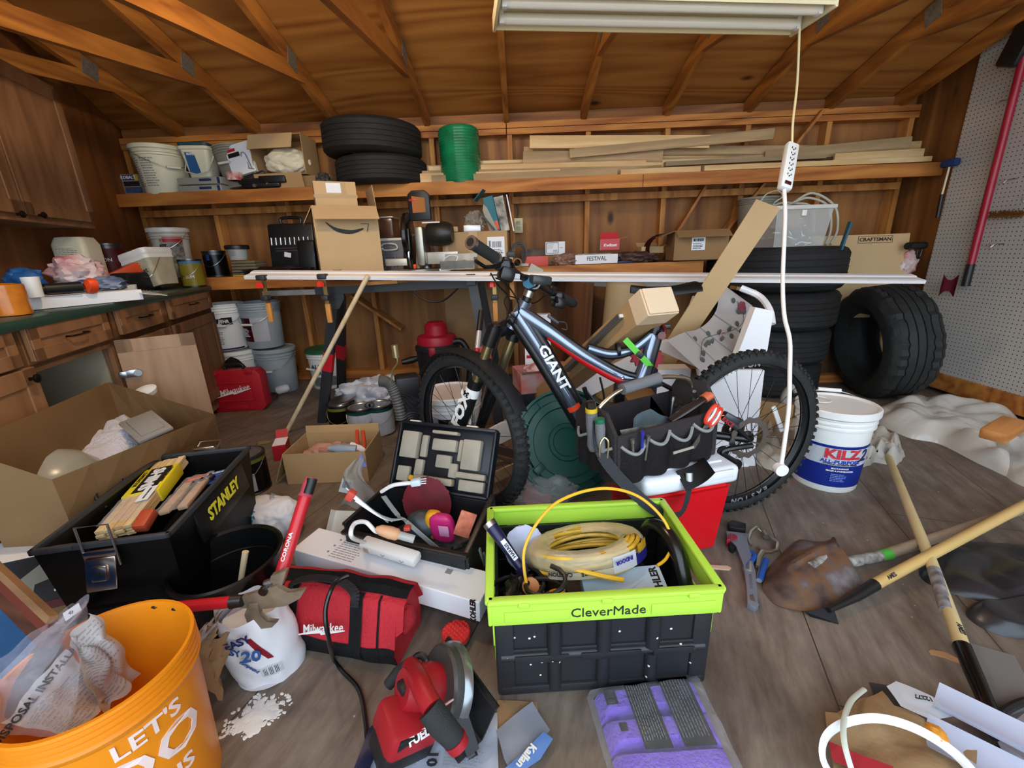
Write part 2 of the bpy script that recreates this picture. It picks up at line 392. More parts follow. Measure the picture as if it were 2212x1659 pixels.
# wall framing: studs, plates, girts, blocking
for k in range(11):
    x = -3.12 + .613 * k
    g = G(); g.box((x, YB - .04, 1.0),(.038, .088, 1.94)); trim(g, stud)
for z, h in ((2.0, .04),(1.955, .04)):
    for x0, x1 in ((-3.2, -.08),(-.075, 3.05)):
        g = G(); g.box(((x0 + x1) / 2, YB - .05, z),(x1 - x0 - .003, .095, h)); trim(g, beam)
for x0, x1 in ((-3.15, -1.4),(-1.38, .5),(.52, 1.75),(1.78, 3.0)):
    g = G(); g.box(((x0 + x1) / 2, YB - .02, 2.06),(x1 - x0, .035, .07)); trim(g, wood('blocking', '#75441c', '#9c6634', 'X', 3, knots=2))
g = G(); g.box((-.1, YB - .045, .04),(6.1, .09, .07)); trim(g, beam)
for x in (2.55,):
    g = G(); g.bar((1.55, YB - .10, 1.0),(2.3, YB - .10, 2.0),.09, .02); trim(g, stud)
g = G(); g.bar((-1.45, YB - .10, .75),(-1.05, YB - .10, .45),.12, .02); trim(g, stud)
g = G(); g.bar((1.62, YB - .1, 1.75),(.95, YB - .1, .6),.09, .02); trim(g, stud)
# long slim girts under the top shelf
for x0, x1 in ((-3.1, -.1),(-.05, 3.0)):
    g = G(); g.box(((x0 + x1) / 2, YB - .1, 1.46),(x1 - x0, .03, .05)); trim(g, stud)
# pegboard on the right wall
t = T('pegboard', 'large cream perforated pegboard hung on the right wall with red stain', 'pegboard', (XR - .01, 0, 0))
g = G()
poly = [(.5, .14),(3.27, .14),(3.27, 2.19),(.5, 2.84)]
Rx = Matrix(((0, 0, 1),(1, 0, 0),(0, 1, 0)))
g.prism(poly, .006, (0, 0, 0), Rx); g.ob('board', peg_mat(), t, False)
for k, (yy, zz) in enumerate(((3.03, 1.82),(2.86, 1.36),(2.72, 1.24),(2.83, .99),(2.2, .92),(2.5, .8))):
    g = G(); g.tube(bez([(0, 0, .02),(-.03, 0, .02),(-.05, .005, 0),(-.055, .01, .03)]),.003, 6)
    g.tube([(-.004, -.03, .02),(-.004, .03, .02)], .003, 6)
    o = g.ob('hook', steel, t); o.location = (0, yy, zz)
g = G(); g.box((XR + .03, 1.6, .085),(.12, 4.2, .11)); trim(g, beam)
# tall shelf across the back
t = T('shelf', 'long high wooden shelf with orange fascia boards across the back wall', 'shelf', (0, 3.64, 1.49))
g = G(); g.box((-.07, .01, .07),(6.3, .33, .02)); g.ob('shelf_board', beam, t, False)
g = G(); g.box((-1.155, -.165, .045),(4.15, .03, .09)); g.ob('fascia', beam, t, False)
g = G(); g.box((2.0, -.165, .045),(2.15, .03, .09)); g.ob('fascia', beam, t, False)
for x in (-2.6, -.7, .6, 1.9):
    g = G(); g.bar((x, -.14, .03),(x, .1, -.3),.03, .03);
# low bench
t = T('workbench', 'long low wooden bench with orange fascia along the back wall', 'workbench', (0, 3.5, 0))
g = G(); g.box((-.53, .03, .945),(3.72, .58, .025)); g.ob('bench_top', wood('bench_top', '#4b3524', '#6f5138', 'X', 3), t, False)
g = G(); g.box((-.53, -.27, .912),(3.70, .035, .09)); g.ob('fascia', beam, t, False)
for x in (-2.2, -.3, 1.25):
    g = G(); g.box((x, .2, .433),(.04, .09, .866)); g.ob('leg', stud, t, False)
t = T('light_bulb', 'bare warm bulb in a porcelain socket under the roof above the doorway', 'light bulb', (-.75, 1.45, 2.41))
g = G(); g.lathe([(0, 0),(.05, 0),(.05, .03),(.03, .05),(0, .05)], 20); g.tube([(0, 0, .04),(0, 0, .33)], .004, 6); g.ob('socket', white, t)
# reusable builders
def bucket(label, loc, r0=.13, r1=.148, h=.365, m=None, lid=None, rot=(0, 0, 0), bail='down', group=None, name='bucket', hollow=False, bail_a=0, rings=3, cat='bucket', bm_=None):
    m = m or white
    t = T(name, label, cat, loc, rot, group); g = G(); k = (r1 - r0) / h
    zr = h * .80; pr = [(0, 0),(r0 * .97, 0),(r0, .006),(r0 + k * zr, zr)]
    for i in range(rings):
        z = zr + i * h * .055; r = r0 + k * z
        pr += [(r + .008, z + .002),(r + .008, z + .006),(r + .001, z + .008),(r + .001, z + h * .05)]
    pr += [(r1 + .008, h - .012),(r1 + .009, h - .002),(r1 + .003, h)]
    if hollow or not lid: pr += [(r1 - .003, h),(r0 - .004, .012),(0, .012)]
    else: pr += [(0, h)]
    g.lathe(pr, 40); g.ob('body', m, t)
    if lid:
        g = G(); q = r1 + .012
        g.lathe([(q - .002, h - .022),(q, h - .02),(q, h + .004),(q - .006, h + .009),(q - .014, h + .008),(q - .02, h + .001),(0, h + .001)], 40)
        g.ob('lid', lid, t)
    if bail:
        a = radians(bail_a); c, s = cos(a), sin(a); R = r1 + .012; z0 = h * .9; pts = []
        for i in range(13):
            u = pi * i / 12; x = R * cos(u); d = sin(u) * R * 1.05
            if bail == 'down': p = (x, -sin(u) * (R + .004) , z0 - sin(u) * h * .35)
            elif bail == 'back': p = (x, d * .9, z0 + sin(u) * .06)
            elif bail == 'up': p = (x, d * .35, z0 + d * 1.0)
            pts.append((p[0] * c - p[1] * s, p[0] * s + p[1] * c, p[2]))
        g = G(); g.tube(pts, .0022, 6); hb = g.ob('bail_handle', bm_ or steel, t)
        p = V(pts[6]); d = (V(pts[7]) - V(pts[5])).normalized(); g = G(); g.cyl(p - d * .045, p + d * .045, .009, n=10); g.ob('grip', white, hb)
    return t
def can(label, loc, r=.083, h=.19, body=None, bandm=None, rot=(0, 0, 0), group=None, bail=True, name='paint_can', lidm=None):
    t = T(name, label, 'paint can', loc, rot, group)
    g = G(); g.lathe([(0, 0),(r + .002, 0),(r + .002, .005),(r, .007),(r, h - .012),(r + .003, h - .01),(r + .003, h),(r - .006, h),(r - .006, h - .006),(0, h - .006)], 32); g.ob('body', dsteel, t)
    g = band(r + .0008, r + .0008, .01, h - .03, -180, 180, 32); g.ob('paper_label', body or white, t)
    if bandm: g = band(r + .0012, r + .0012, h - .032, h - .014, -180, 180, 32); g.ob('colour_band', bandm, t)
    g = G(); g.lathe([(r - .008, h - .006),(r - .009, h + .001),(r - .014, h + .001),(r - .018, h - .004),(r * .6, h - .004),(r * .58, h - .002),(0, h - .002)], 32); g.ob('lid', lidm or steel, t)
    if bail:
        g = G(); g.tube([((r + .004) * cos(pi * i / 10), -(r + .006) * sin(pi * i / 10), h * .85 - sin(pi * i / 10) * h * .45) for i in range(11)], .0015, 6); g.ob('bail_handle', steel, t)
    return t
def carton(label, loc, d, rot=(0, 0, 0), m=None, flaps=None, fl_len=None, th=.004, name='cardboard_box', top=False, cat='box', group=None, inner=True):
    """flaps: {'f','b','l','r': angle from upright, degrees outward}"""
    m = m or card; t = T(name, label, cat, loc, rot, group); w_, d_, h = d; g = G()
    if top: g.box((0, 0, h / 2), d, bev=.002)
    else:
        g.box((0, 0, th / 2),(w_, d_, th))
        for sx in (-1, 1): g.box((sx * (w_ / 2 - th / 2), 0, h / 2),(th, d_, h))
        for sy in (-1, 1): g.box((0, sy * (d_ / 2 - th / 2), h / 2),(w_ - 2 * th, th, h))
    g.ob('body', m, t, False)
    for k, a in (flaps or {}).items():
        L = fl_len or (d_ / 2 if k in 'fb' else w_ / 2);
        if isinstance(a, tuple): a, L = a
        a = radians(a)
        ax = {'f': (0, -1), 'b': (0, 1), 'l': (-1, 0), 'r': (1, 0)}[k]
        o = V((ax[0] * (w_ / 2 - th / 2), ax[1] * (d_ / 2 - th / 2), h))
        dirv = V((ax[0] * sin(a), ax[1] * sin(a), cos(a)))
        wd = (w_ if k in 'fb' else d_) - 2 * th
        g = G(); side = V((-ax[1], ax[0], 0)); nrm = side.cross(dirv)
        g.box(o + dirv * L / 2, (wd, L, th * .8), Matrix((side, dirv, nrm)).transposed()); g.ob('flap', m, t, False)
    return t
def tyre(label, loc, R=.33, ri=.2, w=.22, rot=(0, 0, 0), group=None, blocks=0, name='car_tyre', m=None):
    t = T(name, label, 'tire', loc, rot, group); h = w / 2; g = G(); gd = .009 if blocks else .004
    pr = [(ri, -h * .72),(ri + .012, -h * .8),(ri + (R - ri) * .4, -h * 1.02),(R - .045, -h * .99),(R - .018, -h * .9),(R - .003, -h * .74)]
    for i in range(5):
        z = -h * .74 + h * 1.48 * (i + .5) / 5; pr += [(R, z - h * .13),(R + .001, z + h * .11),(R - gd, z + h * .13),(R - gd, z + h * .15)]
    pr += [(R - .003, h * .74),(R - .018, h * .9),(R - .045, h * .99),(ri + (R - ri) * .4, h * 1.02),(ri + .012, h * .8),(ri, h * .72),
           (ri + .02, h * .66),(ri + .06, h * .8),(R - .035, h * .7),(R - .03, 0),(R - .035, -h * .7),(ri + .06, -h * .8),(ri + .02, -h * .66),(ri, -h * .72)]
    nb = blocks or 60
    def mod(a, r, z):
        k = int(a / (2 * pi) * nb * 2 + (1 if z > 0 else 0)) % 2
        if blocks: return -.012 if (k and r > R - .02 and abs(z) > h * .25) else 0
        return -.003 if (k and r > R - .02 and abs(z) > h * .5) else 0
    g.lathe(pr, nb * 2, mod=mod); g.ob('casing', m or rubber, t, ang=30)
    return t
def heap(name, label, cat, m, pts, z0=0, h=.1, seed=1, n=44, fold=.5, group=None, kind=None, freq=6, th=.0, rough=1):
    """crumpled sheet heaped over a polygonal outline given in world XY"""
    P = [V((p[0], p[1], 0)) for p in pts]; c = sum(P, V()) / len(P)
    t = T(name, label, cat, (c.x, c.y, z0), group=group) if False else None
    g = G(); k = len(P)
    def edge(u):
        x = (u % 1) * k; i = int(x) % k; f = x - int(x)
        p0, p1, p2, p3 = P[i - 1], P[i], P[(i + 1) % k], P[(i + 2) % k]
        return .5 * ((2 * p1) + (p2 - p0) * f + (2 * p0 - 5 * p1 + 4 * p2 - p3) * f * f + (3 * p1 - p0 - 3 * p2 + p3) * f ** 3) - c
    def f(u, v):
        e = edge(u); q = e * (1 - v);
        s = noise.fractal(V((q.x * freq, q.y * freq, seed * 3.1)), 1, 2, 5)
        r = abs(noise.noise(V((q.x * freq * 1.8, q.y * freq * 1.8, seed * 9.7))))
        prof = min(1, v * 3.2) ** .6
        z = prof * h * (.55 + .5 * s * fold + (r - .2) * 1.6 * fold)
        return (q.x + s * .012 * rough, q.y + r * .02 * rough - .005, max(.001, z))
    g.surf(f, n, n // 2, 0, closed_u=True)
    o = one(g, name, m, label, cat, (c.x, c.y, z0), group=group, kind=kind, ang=60)
    return o
def board(label, a, b, w, t, m, name='timber_board', cat='board', group=None, up=V((0, 0, 1)), bev=.001):
    a = V(a); b = V(b); c = (a + b) / 2; R = frame_from(b - a, up)
    g = G(); L = (b - a).length; g.box((0, 0, 0),(L, t, w), None, bev)   # grain along X
    Rm = Matrix((R.col[2], R.col[1], -R.col[0])).transposed()
    if Rm.determinant() < 0: Rm.col[2] *= -1
    o = one(g, name, m, label, cat, c, group=group, smooth=False); o.rotation_euler = Rm.to_euler(); return o
def stick(o, target, d, off=.002):
    """press lettering onto the surface of another part along direction d (both in the same parent's space)"""
    from mathutils.bvhtree import BVHTree
    me = target.data; bv = BVHTree.FromPolygons([v.co.copy() for v in me.vertices], [tuple(p.vertices) for p in me.polygons])
    d = V(d).normalized()
    for v in o.data.vertices:
        h = bv.ray_cast(v.co - d * .4, d)
        if h[0] is not None: v.co = h[0] - d * off
def milw(par, m, size, loc, R=FRONT, name='lettering'):
    text('Milwaukee', size, m, par, loc, R @ rot(0, 0, 12), shear=.35, bold=.006, sx=.82, name=name)
    g = G(); g.prism([(-2.2, -.62),(-.2, -.35),(-.15, -.5),(1.9, -.1),(1.95, -.02),(.3, -.2),(.35, -.33),(-.1, -.22),(-.15, -.05),(-2.2, -.56)], .05)
    for v in g.bm.verts: v.co = (R @ rot(0, 0, 6)) @ (v.co * size) + V(loc)
    for v in g.bm.verts: pass
    g.ob('lightning_mark', m, par, False)
# high shelf: things from left to right
zs = 1.572
t = carton('long grey carton with blue and yellow panels at the left end of the high shelf', (-2.83, 3.66, zs),(.52, .10, .17),(0, 0, 3), mat('grey_carton', '#8e8b80', .7), top=True, name='tool_carton')
g = G(); g.box((-.205, -.0512, .145),(.09, .001, .04)); g.ob('blue_label', mat('label_blue', '#1d2f66', .6), t)
g = G(); g.box((-.145, -.0512, .145),(.028, .001, .04)); g.ob('yellow_label', LY_, t)
g = G(); g.box((-.19, -.0512, .10),(.12, .001, .035)); g.ob('black_label', mat('label_black', '#141018', .6), t)
g = G(); g.box((-.185, -.0512, .055),(.13, .001, .045)); g.ob('picture_label', mat('label_pic', '#3c4f74', .6, var=.5, vs=60), t)
text('KOBALT', .03, white, t, (-.205, -.0525, .145), FRONT, bold=.03)
def text_panel(par, x0, x1, z0, z1, r0, tilt, m, n=12, seed=3, nm='printed_text'):
    g = G(); strips(g, x0, z0, x1, z1, n, 0, seed)
    for v in g.bm.verts:
        p = v.co.copy(); r = r0 + tilt * p.y; a = p.x / r0; v.co = V(((r + p.z + .0006) * sin(a), -(r + p.z + .0006) * cos(a), p.y))
    return g.ob(nm, m, par, False)
cream = mat('cream_plastic', '#dcd8c0', .45)
t = bucket('large cream lidded pail with columns of small print on the high shelf', (-2.74, 3.59, zs),.135, .17, .33, cream, cream, bail_a=60, name='pail', rot=(0, 0, 0), rings=2)
text_panel(t, -.13, -.04, .05, .25, .137, .1, greyink, 14); text_panel(t, -.03, .06, .05, .25, .137, .1, greyink, 12, 5)
# grey organiser cases
for k, (z, dx) in enumerate(((zs, .0),(zs + .055, .01))):
    t = T('parts_case', ('grey flat parts case, lower of two under the blue-lidded tub', 'grey flat parts case with a blue handle, upper of two under the blue-lidded tub')[k], 'case', (-2.40 + dx, 3.6, z), group='grey parts cases on the high shelf')
    g = G(); g.box((0, 0, .026),(.34, .26, .05), bev=.008); g.ob('body', mat('grey_case', '#a29f92', .5), t)
    g = G(); g.box((.05, -.135, .03),(.09, .012, .016), bev=.004); g.ob('handle', mat('label_blue', '#1d2f66', .6), t)
    g = G(); g.box((.15, -.134, .025),(.018, .008, .04), bev=.002); g.ob('latch', mat('label_blue', '#1d2f66', .6), t)
t = T('mortar_tub', 'square cream tub with a dark blue lid standing on two grey cases', 'tub', (-2.42, 3.6, zs + .107),(0, 0, 8))
g = G()
def sq(w, z, r=.03, n=6):
    P = []
    for cx_, cy_, a0 in ((w - r, w - r, 0),(-w + r, w - r, 90),(-w + r, -w + r, 180),(w - r, -w + r, 270)):
        for i in range(n + 1): a = radians(a0 + 90 * i / n); P.append((cx_ + r * cos(a), cy_ + r * sin(a), z))
    return P
def loft(g, rings):
    n = len(rings[0]); vs = [v for r in rings for v in r]
    fs = [(i * n + j, i * n + (j + 1) % n, (i + 1) * n + (j + 1) % n, (i + 1) * n + j) for i in range(len(rings) - 1) for j in range(n)]
    g._add(vs, fs + [tuple(range(n))[::-1], tuple((len(rings) - 1) * n + j for j in range(n))]); return g
loft(g, [sq(.075, 0), sq(.1, .19), sq(.108, .195), sq(.108, .215), sq(.1, .22)]); g.ob('body', cream, t)
g = G(); loft(g, [sq(.106, .221), sq(.108, .235), sq(.1, .24)]); g.ob('lid', mat('teal_blue', '#1c4a5c', .5), t)
g = G(); g.prism([(-.04, .03),(.035, .03),(.02, .17),(-.045, .175)], .002, (-.02, -.0755, 0), rot(97.5, 0, 0)); g.ob('blue_label', mat('mid_blue', '#23568e', .5), t)
text('MAPEI', .02, white, t, (-.025, -.1005, .16), rot(97.5, 0, 0), bold=.03)
g = G(); g.tube([(-.1, -.02, .16),(-.08, -.11, .04),(0, -.115, .02),(.08, -.11, .04),(.1, -.02, .16)], .004, 8); g.ob('bail_handle', cream, t)
bucket('grey tilted empty pail behind the tap carton on the high shelf', (-2.18, 3.66, zs + .04),.11, .13, .3, mat('grey_pail', '#8d897a', .5), None, rot=(0, -6, 0), bail='down', name='pail')
t = carton('thin white carton with a drawn black kitchen tap leaning on the high shelf', (-2.06, 3.53, zs + .12),(.19, .03, .22),(-8, -12, 0), whitep, top=True, name='tap_carton')
g = G(); g.box((-.045, -.0206, .18),(.06, .001, .02)); g.ob('red_label', red, t)
g = G(); g.box((-.035, -.0206, .145),(.09, .001, .03)); g.ob('black_label', black, t)
g = G(); g.tube(bez([(.02, -.022, .12),(.03, -.022, .145),(.055, -.022, .13),(.068, -.022, .05),(.072, -.022, .02)]),.004, 6); g.tube([(.045, -.022, .03),(.085, -.022, .015)], .004, 6); g.tube([(.055, -.022, .07),(.05, -.022, .03)], .003, 6); g.ob('tap_drawing', greyink, t)
g = G(); g.cyl((0, 0, 0),(0, 0, .055),.055, n=28); g.cyl((0, 0, -.0),(0, 0, .056),.03, n=20)
t = one(g, 'tape_roll', mat('red_white_tape', '#b8312e', .5, var=.5, vs=30, dirt='#e8dcd0'), 'roll of red and white tape on the high shelf beside the grey case', 'tape roll', (-2.13, 3.5, zs + .075),(0, 0, 0))
t = T('clamp_tool', 'black sprawling clamp tool below the opened cardboard box on the high shelf', 'tool', (-1.93, 3.5, zs + .01))
g = G(); g.bar((-.18, 0, .05),(.02, .02, .12),.035, .03, bev=.01); g.ob('handle', black, t)
g = G(); g.box((.0, .0, .04),(.3, .08, .07), bev=.02); g.box((.1, -.02, .06),(.2, .06, .05), bev=.01); g.ob('body', black, t)
g = G(); g.cyl((-.04, -.05, .02),(-.04, -.03, .02),.012); g.cyl((.06, -.05, .03),(.06, -.03, .03),.008); g.ob('screw', steel, t)
# opened cardboard box with rags
t = T('cardboard_box', 'opened tan cardboard box full of rags with its lower flap hanging on the high shelf', 'box', (-1.78, 3.62, zs + .105),(0, 0, -3))
g = G(); w_, d_, h_ = .40, .22, .27
for c_, s_ in (((0, 0, .003),(w_, d_, .005)),((0, 0, h_),(w_, d_, .005)),((0, d_ / 2, h_ / 2),(w_, .005, h_)),((-w_ / 2, 0, h_ / 2),(.005, d_, h_)),((w_ / 2, 0, h_ / 2),(.005, d_, h_))): g.box(c_, s_)
g.ob('body', card, t, False)
g = G(); g.box((-.03, -d_ / 2 - .02, h_ - .045),(.34, .005, .11), rot(-22, 0, 0)); g.ob('flap', card2, t, False)
g = G(); g.box((.0, -d_ / 2 - .028, -.055),(.37, .005, .125), rot(14, 0, 0)); g.ob('flap', card, t, False)
g = G(); g.blob((0, 0, .08),(.33, .2, .19), 4, .2, 1.3, 5, ridge=.4)
one(g, 'rags', mat('rag_cloth', '#e4dcc4', .9, bump=.3, bs=30), 'crumpled cream rags stuffed in the opened box on the high shelf', 'rags', (-1.75, 3.59, zs + .12), ang=80)
g = G(); g.box((0, 0, .05),(.6, .22, .1), bev=.01)
one(g, 'flat_carton', card3, 'dark flat box lying under the opened box of rags', 'box', (-1.72, 3.64, zs))
g = G(); g.blob((0, 0, .05),(.12, .12, .1), 9, .4, 3)
one(g, 'metal_scraps', mat('dark_scrap', '#4a4a42', .6, var=.6, vs=40), 'small dark metal scraps beside the tires on the high shelf', 'scrap', (-1.46, 3.5, zs))
tyre('worn black car tire, upper of two lying on the high shelf', (-1.09, 3.62, zs + .32),.36, .2, .225, (1, 2, 0), group='tires on the high shelf')
tyre('black car tire, lower of two lying on the high shelf', (-1.05, 3.64, zs + .10),.34, .19, .195, (0, 0, 30), group='tires on the high shelf')
t = T('bubble_wrap_roll', 'upright roll of shiny green bubble wrap on the high shelf', 'roll', (-.43, 3.60, zs),(0, -1, 0))
bw = mat('green_bubble_wrap', '#0f7f52', .22, spec=.8, var=.35, vs=9)
g = G(); g.lathe([(.03, .385),(.13, .385),(.145, .375)] + [(.147 + .003 * (i % 2),.37 - i * .0095) for i in range(38)] + [(.145, 0),(0, 0)], 90, mod=lambda a, r, z: (.0035 if int(a * 28) % 2 else 0) if .01 < z < .37 and r > .14 else 0)
g.ob('wrap', bw, t, ang=20)
g = G(); g.surf(lambda u, v: (.14 + .05 * u + .01 * sin(v * 9), -.04 + .05 * v, .01 + .11 * v * (1 - .4 * u)), 8, 8, .002); g.ob('loose_end', bw, t)
# lumber
rd = random.Random(5); n = 0
lum = [  # px0, px1, z0, z1, y
 (930, 1335, .005, .005, 3.50),(905, 1210, .035, .03, 3.52),(908, 1430, .06, .035, 3.56),(925, 1650, .085, .06, 3.60),(922, 1760, .11, .09, 3.64),
 (1035, 1800, .135, .11, 3.68),(1130, 1430, .165, .135, 3.62),(1140, 1560, .185, .18, 3.70),(1132, 1920, .215, .13, 3.66),(1145, 1530, .26, .215, 3.58),(1230, 1665, .17, .245, 3.57),
 (1500, 1985, .12, .155, 3.72),(1650, 1960, .10, .16, 3.62),(1800, 1990, .065, .075, 3.56),(1290, 1665, .19, .265, 3.62)]
lum = [(Y(a, 350, y).x, Y(b, 345, y).x, c, d, y) for a, b, c, d, y in lum]
LUML = ['lowest pine board at the front left of the lumber, tucked behind the bubble wrap', 'short pine board poking out left of the bubble wrap just above the lowest', 'pine board ending beside the bubble wrap foot, third up in the front layer',
 'long pine board running right from the green bubble wrap at mid height', 'long pine board just below the middle of the lumber, second behind the wrap', 'pale board crossing the lumber behind the long middle ones',
 'thin pine strip with its square left end right of the bubble wrap', 'thin pine strip above the other strip at the left of the upper lumber', 'long board sloping down to the right through the upper lumber',
 'topmost grey board at the left sloping down to the right', 'board sloping up to the right to the highest tip of the lumber', 'grey board at the back right end of the lumber near the corner', 'short pine board lying at the right end above the front row', 'short stub of pine at the far right end of the lumber', 'thin top board ending high at the middle right of the lumber']
for i, (x0, x1, z0, z1, y) in enumerate(lum):
    board(LUML[i], (x0, y, zs + z0 + .01),(x1, y + rd.uniform(-.01, .02), zs + z1 + .01),.062 if i % 3 else .085, .02, pine if i % 2 else wood('pine_board_grey', '#8f7450', '#b89a70', 'X', 3, knots=1), group='lumber boards on the high shelf', up=V((0, 1, 0)))
board('short thick pale board at the front edge of the high shelf', (Y(1340, 365, 3.485).x, 3.485, zs + .022),(Y(1512, 360, 3.485).x, 3.485, zs + .024),.04, .04, pine)
board('long pale board along the front edge of the high shelf towards the right wall', (Y(1520, 360, 3.49).x, 3.49, zs + .03),(3.0, 3.50, zs + .035),.035, .035, pine)
board('grey weathered plank in the middle of the lumber on the high shelf', (Y(1436, 350, 3.5).x, 3.50, zs + .07),(Y(1780, 340, 3.56).x, 3.56, zs + .09),.05, .03, wood('grey_board', '#7d6c50', '#a18c68', 'X', 3))
# hanging shop light, power strip
t = T('shop_light', 'cream fluorescent shop light hanging under the roof', 'light', (.55, 1.94, 1.88),(0, 0, 7.5))
crm = mat('cream_enamel', '#e6dcb4', .35)
g = G()
L2 = .615
sec = [(-.115, .0),(-.115, .012),(-.085, .04),(-.035, .045),(-.035, .085),(.035, .085),(.035, .045),(.085, .04),(.115, .012),(.115, 0),(.11, .0),(.082, .034),(.03, .039),(-.03, .039),(-.082, .034),(-.11, .0)]
g.prism([(a, b) for a, b in sec], 2 * L2, (-L2, 0, 0), Matrix(((0, 0, 1),(1, 0, 0),(0, 1, 0)))); g.ob('reflector', crm, t, False)
for s in (-1, 1):
    g = G(); g.box((s * L2, 0, .02),(.012, .235, .055), bev=.004); g.ob('end_cap', crm, t)
tubem = mat('tube_glass', '#f3f0e4', .15)
for y in (-.055, .055):
    g = G(); g.cyl((-L2 + .04, y, .012),(L2 - .04, y, .012),.0185, n=20); o = g.ob('lamp_tube', tubem, t)
    for s in (-1, 1): g = G(); g.cyl((s * (L2 - .045), y, .012),(s * (L2 - .02), y, .012),.0175, n=20); g.box((s * (L2 - .022), y, .015),(.018, .03, .045), bev=.003); g.ob('lamp_holder', white, t)
for s in (-1, 1): g = G(); g.tube([(s * .5, 0, .085),(s * .5, 0, .6)], .002, 6); g.ob('hanging_chain', steel, t)
cordm = mat('white_cord', '#eeece8', .4)
t = T('extension_cord', 'white power cord hanging from the shop light through a white outlet strip', 'cord', (1.14, 2.0, 1.9))
def rel(p, o): return tuple(V(p) - o.location)
pA = [Y(1727, 62, 2.02), Y(1722, 180, 2.0), Y(1713, 262, 1.97), Y(1711, 312, 1.95)]
g = G(); g.tube(bez([rel(p, t) for p in pA]),.0045, 8); g.ob('upper_cord', mat('cream_cord', '#e0cf9c', .5), t)
pB = [Y(1694, 410, 1.85), Y(1696, 470, 1.8), Y(1691, 600, 1.7), Y(1694, 680, 1.62), Y(1706, 735, 1.57), Y(1706, 800, 1.5), Y(1704, 880, 1.44), Y(1694, 960, 1.4), Y(1688, 1000, 1.38)]
g = G(); g.tube(bez([rel(p, t) for p in pB]),.0075, 10); g.ob('lower_cord', cordm, t)
a, b = V(rel(pB[-2], t)), V(rel(pB[-1], t)); d = (b - a).normalized()
g = G(); g.cyl(b, b + d * .02, .009, .012, 12); g.cyl(b + d * .018 + V((0, .012, -.005)), b + d * .018 + V((0, -.012, -.005)),.022, n=24); g.ob('plug', cordm, t)
a = V(rel(pA[-1], t)); b = V(rel(pB[0], t)); d = (b - a)
R = frame_from(d, V((0, 1, 0))); m3 = Matrix((R.col[0], R.col[1], R.col[2])).transposed()
g = G(); g.box((a + b) / 2, (.05, .03, d.length), R, bev=.008)
strip = g.ob('outlet_strip', white, t)
nrm = V((0, -1, 0)); ax = d.normalized(); sd = ax.cross(nrm).normalized(); nn = sd.cross(ax)
if nn.y > 0: nn = -nn
g = G()
for i in range(6):
    c = a + d * (.14 + .115 * i) + nn * .0155
    for q in (-1, 1): g.box(c + sd * .007 * q, (.0025, .003, .008), R)
    g.cyl(c + ax * .008, c + ax * .008 + nn * .002, .0028, n=8)
g.ob('outlet_slots', black, strip)
g = G(); g.box(a + d * .9 + nn * .016, (.026, .006, .014), R, bev=.002); g.ob('switch', mat('dark_red', '#3c0d10', .3), strip)
# right side: tire stack etc
for k, (z, R_, ww, x) in enumerate(((.12, .37, .23, 1.86),(.36, .375, .24, 1.88),(.615, .40, .26, 1.87),(.89, .44, .28, 1.83))):
    tyre(('black tire at the bottom of the tall stack by the back wall', 'second black tire from the bottom of the tall stack', 'third black tire up in the tall stack, behind the white trim', 'widest black tire on top of the tall stack under the clear tub')[k],
         (x, 3.24, z), R_, .21, ww, (0, 0, 20 * k), group='tall stack of tires by the back wall', name='truck_tyre')
rub2 = mat('truck_rubber', '#1f2221', .7, var=.4, vs=20, bump=.4, bs=60)
tyre('large off-road tire standing upright by the pegboard', (2.49, 2.96, .385),.385, .21, .30, (0, 83, -8), blocks=36, name='truck_tyre', m=rub2)
t = T('storage_tub', 'clear plastic tub of metal fittings on top of the tire stack', 'tub', (1.78, 3.02, 1.035),(0, 0, 3))
clr = film('clear_tub', '#dfe0dc', .38, .3, .1)
g = G(); w1, w2, d1, d2, hh = .16, .18, .11, .13, .23
loft(g, [[(x * w1, y * d1, 0) for x, y in ((-1, -1),(1, -1),(1, 1),(-1, 1))], [(x * w2, y * d2, hh) for x, y in ((-1, -1),(1, -1),(1, 1),(-1, 1))]]); g.ob('body', clr, t, False)
g = G(); g.box((0, 0, hh + .004),(.39, .285, .025), bev=.006); g.ob('lid', film('milky_lid', '#e6e6e0', .7, .3, .1), t)
g = G(); g.box((-.01, -.135, .2),(.03, .012, .035), bev=.003); g.ob('latch', white, t)
rd = random.Random(3); g = G()
for i in range(220):
    c = V((rd.uniform(-.14, .14), rd.uniform(-.09, .09), rd.uniform(.01, .12)))
    d = V((rd.uniform(-1, 1), rd.uniform(-1, 1), rd.uniform(-.6, .6))).normalized() * .018
    g.cyl(c - d, c + d, .003, n=5)
o = one(g, 'metal_fittings', steel, 'loose shiny metal fittings filling the lower half of the clear tub', 'fittings', (1.78, 3.02, 1.04),(0, 0, 3), kind='stuff')
for k in range(1):
    pass
tb = mat('grey_tubing', '#b9b9ac', .4)
g = G()
for k, (cx_, r, ph) in enumerate(((2.02, .2, 0),(2.0, .17, 1),(1.9, .15, 2))):
    g.tube(bez([(cx_ - r - .1, 3.14, 1.27),(cx_ - r * .7, 3.2, 1.32),(cx_, 3.22, 1.38 - .03 * k),(cx_ + r * .75, 3.2, 1.29),(cx_ + r * .85, 3.16, 1.14),(cx_ + r * .5, 3.1, 1.04)]),.008, 8)
one(g, 'flexible_tubing', tb, 'loops of pale grey tubing rising behind the clear tub', 'tubing')
g = G(); g.tube(bez([Y(1668, 472, 3.0), Y(1672, 440, 3.1), Y(1690, 425, 3.1), Y(1680, 412, 3.15), Y(1655, 420, 3.1), Y(1640, 440, 3.1)]),.004, 6)
one(g, 'thin_wire', tb, 'thin pale wire loop beside the tall cardboard strip top', 'wire')
